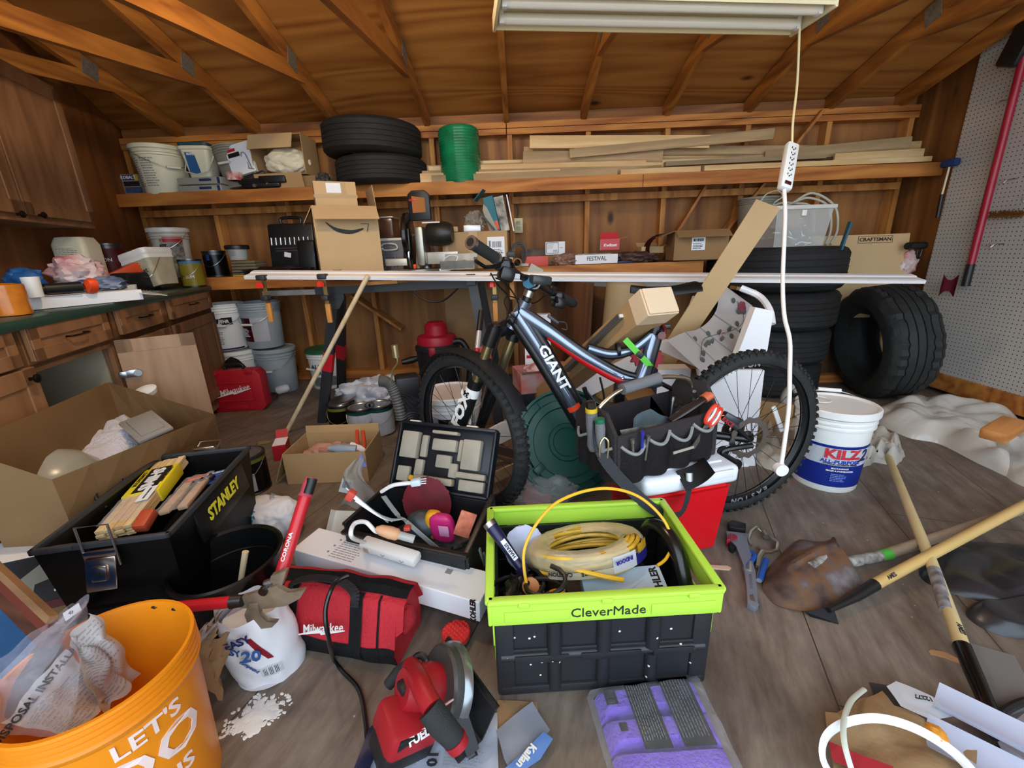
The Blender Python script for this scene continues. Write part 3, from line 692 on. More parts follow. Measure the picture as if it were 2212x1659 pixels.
bucket('off-white round pail in the shadows behind the long cardboard strip', Y(1630, 500, 3.55) , .12, .14, .24, mat('grey_pail', '#8d897a'), None, bail=None, name='pail')
t = carton('dark cardboard box with white label left of the clear tub', (1.28, 3.28, .965),(.36, .26, .2),(0, 0, -6), card3, {'f': (120, .09), 'l': (110, .1)})
g = G(); g.box((-.02, -.1315, .11),(.09, .001, .085)); g.ob('label', whitep, t)
on_front(lambda g: (strips(g, -.055, .125, .015, .145, 1, 0, 2, .9), strips(g, -.055, .075, .015, .115, 4, 0, 3)), t, black, (0, -.1325, 0))
g = G(); g.surf(lambda u, v: (.16 * cos(pi * .5 + pi * u) - .0, .1 * v, .12 + .11 * sin(pi * .5 + pi * u)), 16, 3, .004)
one(g, 'red_tarp_roll', mat('dark_red_cloth', '#4f120f', .7), 'dark red curved shade standing left of the dark box', 'shade', (1.13, 3.4, .93),(0, 0, 10))
g = G(); g.box((0, 0, .014),(.16, .1, .028), bev=.004)
g = G(); g.box((0, 0, .06),(.012, .03, .17), bev=.003)
t = one(g, 'blue_pen_knife', mat('cyan_dark', '#2a5a6c', .4), 'slim blue and black utility tool hooked at the tub corner', 'tool', (2.03, 2.86, 1.03),(0, 10, 0))
# craftsman panel
t = carton('tall flat carton with tool maker logo standing between tires and pegboard', (2.47, 3.30, .50),(.74, .05, .60),(-7, 0, -2), card2, top=True, name='flat_carton')
text('CRAFTSMAN', .034, mat('brown_ink', '#2a1a0c'), t, (.13, -.0262, .563), FRONT, bold=.03, sx=1.15)
g = G()
for x, z, w_, h_ in ((.13, .587, .24, .003),(.13, .54, .24, .003),(.011, .5635, .003, .05),(.249, .5635, .003, .05)): g.box((x, -.0258, z),(w_, .001, h_))
g.ob('logo_border', mat('brown_ink', '#2a1a0c'), t, False)
g = G(); g.box((0, 0, .25),(.6, .04, .5))
one(g, 'plywood_offcut', wood('dark_ply', '#4a3020', '#6b4a32', 'Z', 2), 'dark wooden board standing below the flat carton on the floor', 'board', (2.35, 3.42, .0),(-4, 0, 0))
g = G(); g.box((0, 0, .03),(.5, .1, .06), bev=.005)
one(g, 'wood_block', beam, 'red-brown wooden block on the floor left of the upright tire', 'block', (2.3, 3.3, 0))
# small stuff between panel and pegboard
g = G(); g.blob((0, 0, .1),(.14, .14, .2), 4, .3, 2); one(g, 'red_white_bag', mat('red_white_bag', '#b02a24', .5, var=.6, vs=12, dirt='#e5ddd8'), 'small red and white bag squeezed behind the flat carton near the pegboard', 'bag', (2.86, 3.35, .78))
g = G(); g.box((0, 0, .35),(.1, .1, .7), bev=.01); one(g, 'narrow_carton', card3, 'narrow brown box standing in the corner by the pegboard', 'box', (2.86, 3.4, .08))
t = T('caulking_gun', 'black caulking gun resting on the narrow corner box by the pegboard', 'tool', (2.86, 3.28, .98),(0, 0, 20))
g = G(); g.cyl((-.1, 0, .03),(.08, 0, .03),.025, n=14); g.ob('barrel', black, t)
g = G(); g.tube(bez([(.02, 0, .0),(.03, 0, -.05),(.06, 0, -.055),(.07, 0, 0)]),.006, 6); g.ob('trigger', black, t)
g = G(); g.surf(lambda u, v: (.02 * sin(u * 6),.10 * u, -.11 * v + .02 * sin(u * 9 + v * 3)), 12, 8, .004); one(g, 'red_cloth', mat('crimson_cloth', '#7c1428', .8), 'crimson cloth scrap hanging beside the pegboard behind the upright tire', 'cloth', (2.92, 2.98, .80))
# pegboard tools
t = T('level_bar', 'long red bar with black ends hanging on the pegboard', 'bar', (XR - .04, 0, 0))
pa, pb = X(2212, 120, XR - .05), X(2085, 618, XR - .05)
d = pb - pa; l = d.length; d.normalize(); o = t.location
g = G(); g.tube([pa - o, pb - o - d * .14], .021, 12); g.ob('shaft', mat('crimson', '#a01830', .35), t)
g = G(); g.tube([pb - o - d * .14, pb - o], .023, 12); g.ob('grip', black, t)
g = G(); q = X(2200, 95, XR - .07) - o; g.box(q, (.05, .13, .22), rot(20, 0, 0), bev=.02); g.ob('head', black, t)
t = T('bottle_brush', 'blue-headed brush with black handle hanging at the pegboard edge', 'brush', (XR - .04, 0, 0)); o = t.location
pa, pb, pc = [X(*p, XR - .05) - o for p in ((2053, 352),(2035, 420),(2025, 470))]
g = G(); g.box(pa, (.05, .11, .05), None, bev=.015); g.ob('bristle_head', mat('brush_blue', '#1c3c74', .8, bump=1, bs=200), t)
g = G(); g.tube([pa, pb], .006, 8); g.ob('stem', cream, t)
g = G(); g.tube([pb, pc], .013, 10); g.ob('handle', black, t)
t = T('brush_strip', 'brown bristle strip mounted on the pegboard right of the red bar', 'brush', (XR - .02, 0, 0)); o = t.location
pa, pb = X(2140, 464, XR - .02) - o, X(2215, 462, XR - .02) - o
g = G(); rd = random.Random(8)
for i in range(160):
    c = pa.lerp(pb, i / 160); g.bar(c, c + V((-.02, rd.uniform(-.01, .01), rd.choice((-1, 1)) * rd.uniform(.012, .022))),.004, .002)
g.tube([pa, pb], .01, 6); g.ob('bristles', mat('rust_brown', '#7a4a1c', .9), t, False)
# plastic dust sheets
ds = film('dust_sheet', '#e2dfd6', .74, .22, .3)
P = [Z(*p) for p in ((1880, 905),(1960, 945),(2030, 960),(2130, 1010),(2212, 1035),(2240, 960),(2180, 900),(2080, 870),(1980, 862),(1900, 880))]
heap('dust_sheet', 'crumpled milky plastic dust sheet along the foot of the pegboard', 'plastic sheet', ds, [(p.x, p.y) for p in P], 0, .15, 3, 80, .35, freq=3)
P = [Z(*p) for p in ((2135, 975),(2200, 940),(2290, 950),(2290, 1070),(2230, 1060),(2165, 1025))]
heap('dust_sheet', 'second mound of milky plastic sheet at the right with a wood block on it', 'plastic sheet', ds, [(p.x, p.y) for p in P], 0, .19, 7, 60, .35, freq=3.5)
g = G(); g.box((0, 0, .03),(.2, .09, .05), bev=.008); one(g, 'wood_offcut', wood('orange_offcut', '#a8622c', '#cf8e50', 'X', 4), 'orange-brown wood offcut lying on the plastic sheet at the right', 'block', Z(2165, 940, .19),(0, -8, 25))
# left cabinets (run angled like the left wall)
B0 = V((-2.33, 3.2, 0)); bd = V((-LWD.x, -LWD.y, 0))          # along the run, away from the door
bdir = V((sin(radians(-18.5)), cos(radians(-18.5)), 0)); bn = V((bdir.y, -bdir.x, 0))   # bn points into the room
azr = 90 + 18.5
def bp(s, q, z): return B0 + bdir * s + bn * q + V((0, 0, z))
def pface(px, py, q=0):
    """point on the cabinet front plane under a photo pixel -> (s, z)"""
    d = ray(px, py); p0 = B0 + bn * q; t_ = ((p0 - O0).dot(bn)) / d.dot(bn); P = O0 + d * t_; return (P - p0).dot(bdir), P.z
kn = mat('bronze_knob', '#1d1510', .4, .7)
cabd = wood('cabinet_oak_dark', '#6b452a', '#85593a', 'Z', 3)
def raised(par, s0, s1, z0, z1, name, m=None, knob=None, pull=None, par_off=(0, 0, 0)):
    g = G(); w_, h_ = s1 - s0, z1 - z0; c = ((s0 + s1) / 2, 0, (z0 + z1) / 2)
    g.box((c[0], -.009, c[2]),(w_, .018, h_), bev=.003)
    f = .045 if h_ < .25 else .06
    for x, z, a, b in ((s0 + f / 2, c[2], f, h_),(s1 - f / 2, c[2], f, h_),(c[0], z0 + f / 2, w_, f),(c[0], z1 - f / 2, w_, f)):
        g.box((x, -.021, z),(a, .007, b), bev=.002)
    o = g.ob(name, m or cab, par, False)
    if pull: g = G(); g.tube(bez([(c[0] - .055, -.02, c[2]),(c[0] - .045, -.045, c[2]),(c[0] + .045, -.045, c[2]),(c[0] + .055, -.02, c[2])]), [.004] * 25, 8); g.ob('handle', kn, o)
    if knob: g = G(); g.lathe([(0, 0),(.006, 0),(.006, .012),(.015, .018),(.016, .024),(.01, .03),(0, .031)], 16, (knob[0], -.024, knob[1]), rot(90, 0, 0)); g.ob('knob', kn, o)
    return o
# local frame: x along run towards the door is negative s ; local -y = into room
t = T('base_cabinet', 'oak base cabinet under the green counter with drawers and one open cupboard', 'cabinet', B0, (0, 0, degrees_ := (90 - 18.5) if False else 0))
t.rotation_euler = (0, 0, atan2(bdir.y, bdir.x))
# local: +x = bdir (away), +y = -bn ... (left of bdir is -bn), so room side is -y
g = G(); s0 = -2.6
g.box(((s0 + 0) / 2, .015, .80),(-s0, .02, .16));
for a, b in ((-2.6, -1.865),(-1.36, -1.30),(-.80, -.75),(-.02, 0)): g.box(((a + b) / 2, .015, .43),(b - a, .02, .86))
g.box((-.66, .015, .425),(1.3, .02, .70)); g.box((-2.26, .015, .425),(.68, .02, .70)); g.box((-1.3, .015, .72),(2.6, .02, .03)); g.box((-1.3, .015, .1),(2.6, .02, .1))
g.box((-.01, .3, .43),(.02, .56, .86)); g.box((-1.3, .3, .11),(2.58, .56, .02)); g.box((-1.3, .57, .43),(2.58, .01, .86)); g.box((-1.875, .3, .43),(.02, .56, .86)); g.box((-1.32, .3, .43),(.02, .56, .86))
g.ob('carcass', cab, t, False)
for a, b in ((-2.55, -1.93),(-1.86, -1.38),(-1.28, -.82),(-.73, -.04)):
    raised(t, a, b, .745, .865, 'drawer', pull=True)
raised(t, -1.26, -.83, .14, .71, 'door', knob=(-.87, .62)); raised(t, -.73, -.05, .14, .71, 'door', m=cabd, knob=(-.68, .64)); raised(t, -2.5, -1.89, .14, .735, 'door', knob=(-1.93, .70))
g = G(); g.box((-1.62, .3, .4),(.58, .5, .01)); g.ob('shelf_panel', mat('pale_interior', '#a39c88', .7), t, False)
g = G(); g.box((-1.62, .555, .4),(.58, .01, .62)); g.box((-1.345, .3, .4),(.01, .5, .62)); g.ob('lining', mat('pale_interior', '#a39c88', .7), t, False)
# open door panel
sA, zA = pface(222, 740); sB, zB = pface(222, 905)
P0 = pface(225, 735); hinge = bp(-1.345, .0, 0)
pr_ = Z(415, 718, .73)
hp = V((hinge.x, hinge.y, 0));
dd = T('cabinet_door', 'open oak cabinet door standing ajar behind the big cardboard box showing its plain back', 'door', hp + V((0.005, 0, .14)))
dd.rotation_euler = (0, 0, atan2(pr_.y - hp.y, pr_.x - hp.x)); Ld = (pr_ - hp).xy.length
g = G(); g.box((Ld / 2, 0, .29),(Ld, .018, .60), bev=.002)
for x, z, a, b in ((.03, .29, .06, .6),(Ld - .03, .29, .06, .6),(Ld / 2, .03, Ld, .06),(Ld / 2, .56, Ld, .06)): g.box((x, -.0095, z),(a, .002, b))
g.ob('panel', wood('door_back', '#927055', '#ab8a6c', 'Z', 3), dd, False)
g = G(); g.box((.03, -.018, .43),(.05, .012, .035), bev=.004); g.cyl((.055, -.02, .43),(.055, -.03, .43),.016, n=14); g.box((-.0, -.02, .43),(.03, .02, .03), bev=.004); g.ob('hinge', steel, dd)
# worktop
t = T('countertop', 'dark green worktop over the oak base cabinet', 'countertop', B0 + V((0, 0, .88))); t.rotation_euler = (0, 0, atan2(bdir.y, bdir.x))
g = G(); g.box((-1.3, .28, 0),(2.7, .62, .036), bev=.006); g.ob('slab', mat('green_laminate', '#24433a', .35), t)
# upper cabinet
U0 = V((-2.67, 3.086, 0)); t = T('wall_cabinet', 'oak wall cabinet with two dark knobs above the green counter', 'cabinet', (U0.x, U0.y, 0)); t.rotation_euler = (0, 0, atan2(bdir.y, bdir.x))
def pf2(px, py):
    d = ray(px, py); t_ = ((U0 - O0).dot(bn)) / d.dot(bn); P = O0 + d * t_; return (P - U0).dot(bdir), P.z
sr, zb = pf2(207, 494); s2, zt_ = pf2(114, 187); sg, _ = pf2(47, 480)
g = G(); g.box(((sr - 1.6) / 2 + sr / 2 - 0, .15, (zb + zt_) / 2),(1.6 + 0 * sr, .3, zt_ - zb));
g.ob('carcass', cab, t, False)
w1 = sr - sg - .03
for k in range(2):
    b_ = sr - .02 - k * (w1 + .015); c_ = cab
    kx, kz = pf2((70, 22)[k], (465, 463)[k])
    raised(t, b_ - w1, b_, zb + .03, zt_ - .03, 'door', knob=(kx, kz))
# things on the green counter
zc = .899
def onc(px, py, z=zc): return Z(px, py, z)
# farther part of counter blends into bench height
def C(px, q=-.3, dz=0):
    """spot on the counter under photo column px, q metres back from its front edge"""
    d = ray(px, 640); p0 = B0 + bn * q; t_ = ((p0 - O0).dot(bn)) / d.dot(bn); P = O0 + d * t_; return V((P.x, P.y, zc + dz))
t = T('tape_stack', 'stack of glossy orange tape rolls at the near end of the green counter', 'tape rolls', C(12, -.10))
org = mat('orange_tape', '#c8761e', .2, var=.2, vs=30)
g = G(); g.lathe([(.03, 0)] + [(.055 + (.001 if i % 2 else 0),.002 + i * .009) for i in range(13)] + [(.03, .115),(.03, 0)], 32); g.ob('rolls', org, t)
p = C(150, -.10); t = T('long_carton', 'long low white carton with printed end flap lying along the green counter', 'carton', p, (0, 0, 70))
g = G(); g.box((.0, 0, .025),(.50, .12, .048), bev=.002); g.ob('body', whitep, t, False)
g = G(); g.box((.29, -.02, .03),(.11, .14, .003), rot(8, 10, 0)); fp = g.ob('flap', mat('grey_card', '#c9c7c3', .6), t, False)
on_front(lambda g: strips(g, -.04, -.05, .04, .05, 7, 0, 3, .4), t, greyink, (.29, -.02, .0335), rot(8, 10, 90))
g = G(); g.lathe([(.024, 0),(.028, .08),(.0265, .08),(.022, .003),(0, .003)], 24); one(g, 'paper_cup', white, 'white paper cup with black rim standing on the long white carton', 'cup', C(78, -.12, .052))
t = T('caulking_gun', 'black caulking gun with orange wing cap lying on the long white carton', 'tool', C(135, -.08, .08),(0, 0, 66))
g = G(); g.tube([(-.16, 0, 0),(-.05, 0, 0),(-.05, 0, .0),(.07, 0, 0)], [.018, .017, .022, .022], 12); g.ob('barrel', black, t)
g = G(); g.lathe([(.012, -.01),(.03, 0),(.032, .018),(.03, .03),(.012, .034),(.012, -.01)], 24, (.09, 0, 0), rot(0, 90, 0), mod=lambda a, r, z: .006 * sin(2 * a) if r > .02 else 0); g.ob('cap', BO_, t)
g = G(); g.blob((0, 0, .05),(.15, .13, .12), 5, .25, 2); one(g, 'blue_gloves', mat('blue_fabric', '#1f5b9c', .6), 'bundle of blue fabric behind the paper cup at the wall', 'bundle', C(68, -.42, .06))
g = G(); g.box((0, 0, .02),(.03, .03, .05), bev=.008); one(g, 'foam_plug', cream, 'small cream plug beside the blue bundle', 'plug', C(92, -.36, .04))
g = G(); g.lathe([(0, 0),(.035, 0),(.035, .05),(0, .05)], 20); one(g, 'dark_jar', mat('dark_jar', '#2a1510', .3), 'short dark jar beside the paper cup on the counter', 'jar', C(60, -.3, .0))
# milky tub
t = T('milk_tub', 'cream plastic jug-shaped tub with printed instructions behind the counter clutter', 'tub', C(200, -.46, .09),(0, 0, 15))
g = G(); loft(g, [sq(.07, 0), sq(.085, .02), sq(.085, .20), sq(.07, .24), sq(.045, .245)]); g.ob('body', cream, t)
on_front(lambda g: (strips(g, -.06, .13, .05, .18, 5, 0, 3, .35)), t, greyink, (0, -.086, 0))
t = can('maroon paint can with white label high on the pile behind the counter clutter', C(262, -.42, .12),.075, .18, mat('maroon', '#5c0f1c', .5), None, bail=False)
text('FUSION', .03, white, t, (.02, 0, .08), None, bend=.0765)
g = G(); g.box((0, 0, .06),(.3, .25, .12), bev=.02); one(g, 'dark_toolcase', black, 'dark tool case under the maroon can at the back of the counter', 'case', C(275, -.36))
g = G(); g.blob((0, 0, .08),(.24, .2, .16), 2, .3, 1.8, 4, ridge=.9); one(g, 'red_white_sack', mat('bag_of_caps', '#dedad8', .4, var=.5, vs=7, dirt='#c07074'), 'red and white plastic bag of small parts on the counter', 'bag', C(185, -.26, .05))
g = G(); g.blob((0, 0, .04),(.26, .2, .09), 8, .3, 2.4, 4, ridge=1); one(g, 'blue_wrapper', mat('blue_wrapper', '#9fa9bb', .4, var=.6, vs=10, dirt='#22498c'), 'crumpled blue and grey wrappers in front of the parts bag', 'wrappers', C(215, -.2, .03))
t = T('spirit_level', 'orange plastic tool body leaning up behind the paver bucket', 'tool', C(268, -.34, .10),(0, -24, 60))
g = G(); g.box((0, 0, 0),(.26, .04, .07), bev=.01); g.box((.2, 0, .01),(.16, .03, .02), bev=.006); g.ob('body', mat('orange_plastic', '#cf4a24', .45), t)
# squarish paver bucket, tipped
pv = mat('olive_print', '#b3ab92', .45, var=.15, vs=18)
t = T('paver_bucket', 'squarish bucket of paver setting mix with white lid tipped on the counter corner', 'bucket', C(352, -.20, .015),(0, -15, -2))
g = G(); loft(g, [sq(.085, .0, .03), sq(.112, .17, .03)]); g.ob('body', pv, t)
g = G(); loft(g, [sq(.114, .17, .03), sq(.116, .172, .03), sq(.114, .19, .03), sq(.118, .2, .03), sq(.121, .205, .03), sq(.121, .235, .03), sq(.11, .24, .03)]); g.ob('lid', white, t)
bdy = [o_ for o_ in bpy.data.objects if o_.parent == t and o_.name.startswith('body')][0]; stick(text('Paver Set', .045, black, t, (-.01, -.2, .105), rot(90, 0, 0), bold=.01, sx=.9), bdy, (0, 1, 0),.003)
g = G(); g.prism([(-.03, 0),(0, .02),(.03, 0),(0, -.02)], .001, (-.03, -.1075, .145), rot(99, 0, 0)); g.ob('diamond_mark', black, t, False)
text('RAMCO', .012, white, t, (-.03, -.1105, .147), rot(99, 0, 0), bold=.03)
g = G(); g.tube(bez([(-.11, -.02, .18),(-.06, -.12, .13),(.02, -.13, .08),(.09, -.125, .06),(.115, -.02, .17)]),.002, 6); g.ob('bail_handle', steel, t)
t = bucket('tall clear tub with red and black grout kit label behind the paver bucket', Y(378, 560, 3.3) + V((0, 0, 0)),.10, .12, .34, film('clear_pail', '#d6d3ca', .55, .3, .1), film('clear_lid', '#dedede', .6, .3, .1), name='tub', bail='down')
t.location.z = .965
g = band(.1075, .1185, .10, .28, 5, 75); g.ob('printed_label', mat('kit_label', '#d8d4d0', .5, var=.6, vs=25, dirt='#2a1416'), t)
g = band(.1185, .1195, .25, .285, 15, 75); g.ob('red_band', red, t)
text('KIT', .035, black, t, (.03, 0, .22), None, bend=.119, bold=.03)
t = can('gold and white aluminum primer can with wire handle at the counter corner', Y(420, 610, 3.12),.07, .19, mat('gold_label', '#a8962e', .35), mat('pale_blue', '#5f93b8', .4)); t.location.z = .9
text('ALUM', .03, white, t, (.02, 0, .07), None, bend=.0725)
can('black glossy paint can with blue badge on the low bench', Y(474, 600, 3.4) , .078, .19, GB_, None).location.z = .958
t = [o for o in bpy.data.objects if o.name.startswith('paint_can') and o.parent is None][-1]
g = band(.0795, .0795, .12, .16, -8, 8, 6); g.ob('blue_badge', mat('badge_blue', '#3747a0', .4), t)
g = G(); g.lathe([(0, 0),(.035, 0),(.04, .06),(0, .06)], 18); one(g, 'filler_tub', white, 'little white tub of filler peeking below the paver bucket', 'tub', C(282, -.12))
for k, (lb, z, mm) in enumerate((('stack of dull grey plates with dark rims on the low bench', .958, mat('dull_green_grey', '#6c6b58', .6)), )):
    t = T('plate_stack', lb, 'stack', (Y(545, 600, 3.4).x, 3.4, z)); g = G()
    for i in range(5): g.box((0, 0, .012 + i * .022),(.2 - .004 * i, .16, .016), bev=.004)
    g.ob('plates', mm, t)
t = bucket('small grey tub with black lid standing on the plate stack', (Y(517, 560, 3.4).x, 3.4, 1.075),.062, .072, .1, mat('grey_tub', '#a3a7a4', .45), black, bail=None, name='tub', rings=0)
text_panel(t, -.04, .03, .03, .07, .067, .1, greyink, 5)
g = G(); g.box((0, 0, .004),(.14, .05, .006)); one(g, 'yellow_card', LY_, 'yellow striped card at the front edge of the low bench', 'card', (Y(525, 600, 3.24).x, 3.26, .958))
g = G(); g.blob((0, 0, .03),(.5, .2, .07), 6, .3, 3, 4); one(g, 'tool_clutter', mat('red_black_tools', '#2a1a1a', .5, var=.5, vs=20), 'dark clutter of small hand tools along the low bench', 'tools', (Y(600, 600, 3.35).x, 3.36, .955), kind='stuff')
# socket set
t = T('socket_set', 'open black socket set case standing on the low bench with chrome sockets in a row', 'tool case', (Y(635, 560, 3.5).x, 3.5, .958),(-8, 0, 2))
g = G(); g.box((0, 0, .2),(.36, .06, .36), bev=.02); g.ob('case', black, t)
g = G(); g.tube(bez([(-.07, 0, .37),(-.07, 0, .42),(.07, 0, .42),(.07, 0, .37)]),.012, 8); g.ob('handle', black, t)
for i in range(9): g = G(); g.cyl((-.15 + i * .036, -.035, .215),(-.15 + i * .036, -.035, .27),.009, n=10); g.ob('socket', steel, t)
for i in range(2): g = G(); g.cyl((-.12, -.035, .19 - i * .02),(.09, -.035, .19 - i * .02),.005, n=8); g.ob('extension_bar', steel, t)
g = G(); g.box((.13, -.06, .12),(.14, .05, .24), bev=.02); g.ob('inner_tray', black, t)
g = G(); g.box((0, 0, 0),(.05, .004, .035)); one(g, 'paper_tag', whitep, 'small white paper tag on the black socket case', 'tag', (Y(622, 545, 3.4).x, 3.39, 1.1),(0, 12, 0))
# buckets on the floor left
lab_w = mat('label_white', '#e4e4e8', .5)
def fl5(label, px, y, z, m, lid=None, **k): return bucket(label, (Y(px, 700, y).x, y, z),.132, .15, .365, m, lid, **k)
greyb = mat('grey_blue_plastic', '#9aa3a8', .4)
t = fl5('white bucket with purple band, upper of the two white ones beside the cabinet', 487, 3.42, .385, white, None, rot=(0, 0, 0), bail_a=20, hollow=True)
g = band(.141, .145, .2, .255, -40, 30); g.ob('purple_band', mat('purple_ink', '#33205c', .5), t)
g = band(.143, .1455, .205, .262, 25, 55, 8); g.ob('black_patch', black, t); text('BEHR', .035, white, t, (.09, 0, .235), None, bend=.1465, bold=.03)
text_panel(t, -.05, .06, .05, .17, .136, .05, greyink, 9); g = band(.1355, .1355, .005, .018, -80, 80); g.ob('purple_stripe', mat('purple_ink', '#33205c', .5), t)
fl5('white lidded bucket at the bottom beside the cabinet', 497, 3.42, .0, white, white, bail=None)
t = fl5('grey bucket with maroon and white label, upper of the two grey ones', 568, 3.46, .385, greyb, None, bail_a=-10, hollow=True)
g = band(.138, .1465, .06, .25, -55, -5); g.ob('maroon_label', mat('maroon', '#5c0f1c', .5), t)
g = band(.138, .1465, .06, .25, -5, 45); g.ob('white_label', lab_w, t)
g = band(.146, .1475, .2, .235, -40, -28, 6); g.ob('blue_badge', mat('badge_blue', '#3747a0', .4), t)
text_panel(t, -.11, -.03, .10, .17, .142, .05, whitep, 6)
fl5('grey lidded bucket at the bottom in front of the low bench', 582, 3.46, .0, greyb, greyb, bail='down')
# green lid bucket
p = Z(700, 838); t = bucket('white bucket with dark green lid behind the sawhorse leg', (p.x + .02, p.y + .08, 0),.13, .145, .33, white, mat('lid_green', '#1c5c38', .4), bail_a=-30)
text('ALL', .05, green, t, (-.03, 0, .2), None, bend=.142, bold=.03); text('PURPOSE', .05, green, t, (.02, 0, .145), None, bend=.14, bold=.03, sx=.8)
g = band(.1345, .1385, .03, .11, -30, 50); g.ob('print_panel', mat('grey_print', '#8e9492', .6, var=.4, vs=60), t)
# cans on floor
tl = mat('teal_band', '#12564a', .4)
for lb, px, py, bd_, bm2 in (('black paint can with tilted lid and olive band in the can cluster', 735, 870, GB_, mat('olive', '#8a8a34', .4)),
                        ('white paint can with teal band in the middle of the can cluster', 778, 878, lab_w, tl),
                        ('white paint can with teal band nearest the metal pump', 818, 872, lab_w, tl),
                        ('paint can with purple rim at the back of the can cluster', 835, 838, mat('purple_can', '#3a2352', .5), None)):
    p = Z(px, py, .19); can(lb, (p.x, p.y, 0),.083, .19, bd_, bm2)
g = G(); g.lathe([(0, 0),(.08, 0),(.083, .006),(.07, .008),(.05, .004),(0, .004)], 32); p = Z(735, 868, .19); one(g, 'can_lid', steel, 'loose round can lid tilted on top of the black can', 'lid', (p.x + .01, p.y + .02, .197),(6, -6, 0))
p = Z(533, 975, .19); t = can('black and white paint can right behind the black tool bin', (p.x, p.y - .02, 0),.083, .19, GB_, mat('olive', '#8a8a34', .4))
g = band(.0845, .0845, .015, .15, -45, -10, 8); g.ob('white_panel', lab_w, t); g = band(.0845, .0845, .02, .11, 15, 50, 8); g.ob('white_panel', lab_w, t)
# red case
pa, pb = Z(458, 893), Z(567, 886); c = (pa + pb) / 2; az = math_az = atan2(pb.y - pa.y, pb.x - pa.x)
rc = mat('case_red', '#b01826', .45)
t = T('red_tool_case', 'red plastic tool case with white script logo standing before the buckets', 'case', (c.x + .02, c.y + .06, 0),(0, 0, 0)); t.rotation_euler = (0, 0, az)
Wc = (pb - pa).length + .01
g = G(); g.prism([(-Wc / 2, .02),(-Wc / 2 + .02, 0),(Wc / 2 - .03, 0),(Wc / 2, .03),(Wc / 2, .27),(Wc / 2 - .03, .31),(-Wc / 2 + .01, .31),(-Wc / 2, .30)], .11, (0, .055, 0), rot(90, 0, 0), bev=.006)
g.ob('shell', rc, t)
g = G()
for x0, x1, z0, z1 in ((-.14, .12, .08, .09),(-.14, .12, .215, .225),(-.14, -.13, .08, .225),(.11, .12, .08, .225),(-.1, .06, .02, .045)): g.box(((x0 + x1) / 2, -.057, (z0 + z1) / 2),(x1 - x0, .006, z1 - z0), bev=.002)
g.ob('raised_frame', rc, t)
milw(t, white, .062, (-.015, -.0575, .165))
for x in (-.13, .11): g = G(); g.box((x, -.05, .3),(.05, .03, .03), bev=.004); g.ob('latch', rc, t)
g = G(); g.tube(bez([(-.07, 0, .305),(-.065, 0, .345),(.045, 0, .345),(.05, 0, .305)]),.011, 8); g.ob('handle', black, t)
g = G(); g.surf(lambda u, v: (.24 * (u - .5) + .02 * sin(v * 9),.05 * sin(u * 11) * (.3 + v) - .1 * v, .30 * (1 - v) ** .8 * (1 - .55 * abs(u - .55)) + .012), 30, 24, .003)
p = Z(555, 850); one(g, 'black_jacket', mat('black_cloth', '#1c1a19', .9), 'black cloth draped behind the red case in front of the grey bucket', 'cloth', (p.x - .0, 3.14, .06))
g = G(); g.lathe([(0, 0),(.03, 0),(.034, .02),(.034, .075),(.02, .1),(0, .1)], 20); p = Z(598, 845, .03); one(g, 'white_bottle', white, 'small white bottle lying on the floor right of the red case', 'bottle', (p.x, p.y, .034),(0, 80, 20))
g = G(); g.lathe([(.06, 0),(.07, 0),(.07, .035),(.06, .035),(.06, 0)], 28); p = Z(580, 862); one(g, 'tape_ring', mat('brown_tape', '#5a3a30', .5), 'brown tape ring on the floor beside the small white bottle', 'tape', (p.x, p.y, .0),(0, 0, 0))
zb = .958
def BX(px, y=3.4): return Y(px, 570, y).x
# low bench, centre
# smile box in front of the bench on the trim/saw stand
p = Y(748, 590, 3.05)
t = carton('tall tan cardboard box with a black curved arrow smile on its front', (p.x + .01, 3.12, .945),(.40, .34, .44),(0, 0, 26), card2, {'f': (132, .13), 'l': (150, .12), 'r': (-5, .13)})
g = G(); pts = bez([(-.13, -.173, .34),(-.07, -.173, .295),(.02, -.173, .28),(.1, -.173, .30)], 8)
g.surf(lambda u, v: pts[int(round(u * (len(pts) - 1)))] + V((0, 0, (v - .5) * (.004 + .022 * sin(pi * min(1, u * .9 + .05))))), len(pts) - 1, 1, .001)
for a, b in (((.085, -.174, .33),(.135, -.174, .33)),((.135, -.174, .33),(.12, -.174, .28))): g.bar(a, b, .003, .014, V((0, 1, 0)))
g.ob('smile_mark', black, t, False)
g = G(); g.box((-.1, -.1708, .03),(.05, .001, .03)); g.ob('faint_stamp', mat('stamp_brown', '#8f6c46', .8), t, False)
t = carton('small taped cardboard box with white label on top of the tall box', (p.x - .03, 3.12, 1.392),(.26, .20, .15),(0, 0, 26), card2, top=True)
g = G(); g.box((0, -.02, .1506),(.11, .09, .001)); g.box((.0, -.1006, .11),(.11, .001, .06)); g.ob('shipping_label', whitep, t, False)
g = G(); g.box((0, -.1008, .06),(.27, .0012, .02)); g.box((.05, -.1008, .1),(.03, .001, .09)); g.ob('clear_tape', mat('tape_tan', '#b08a4e', .25), t, False)
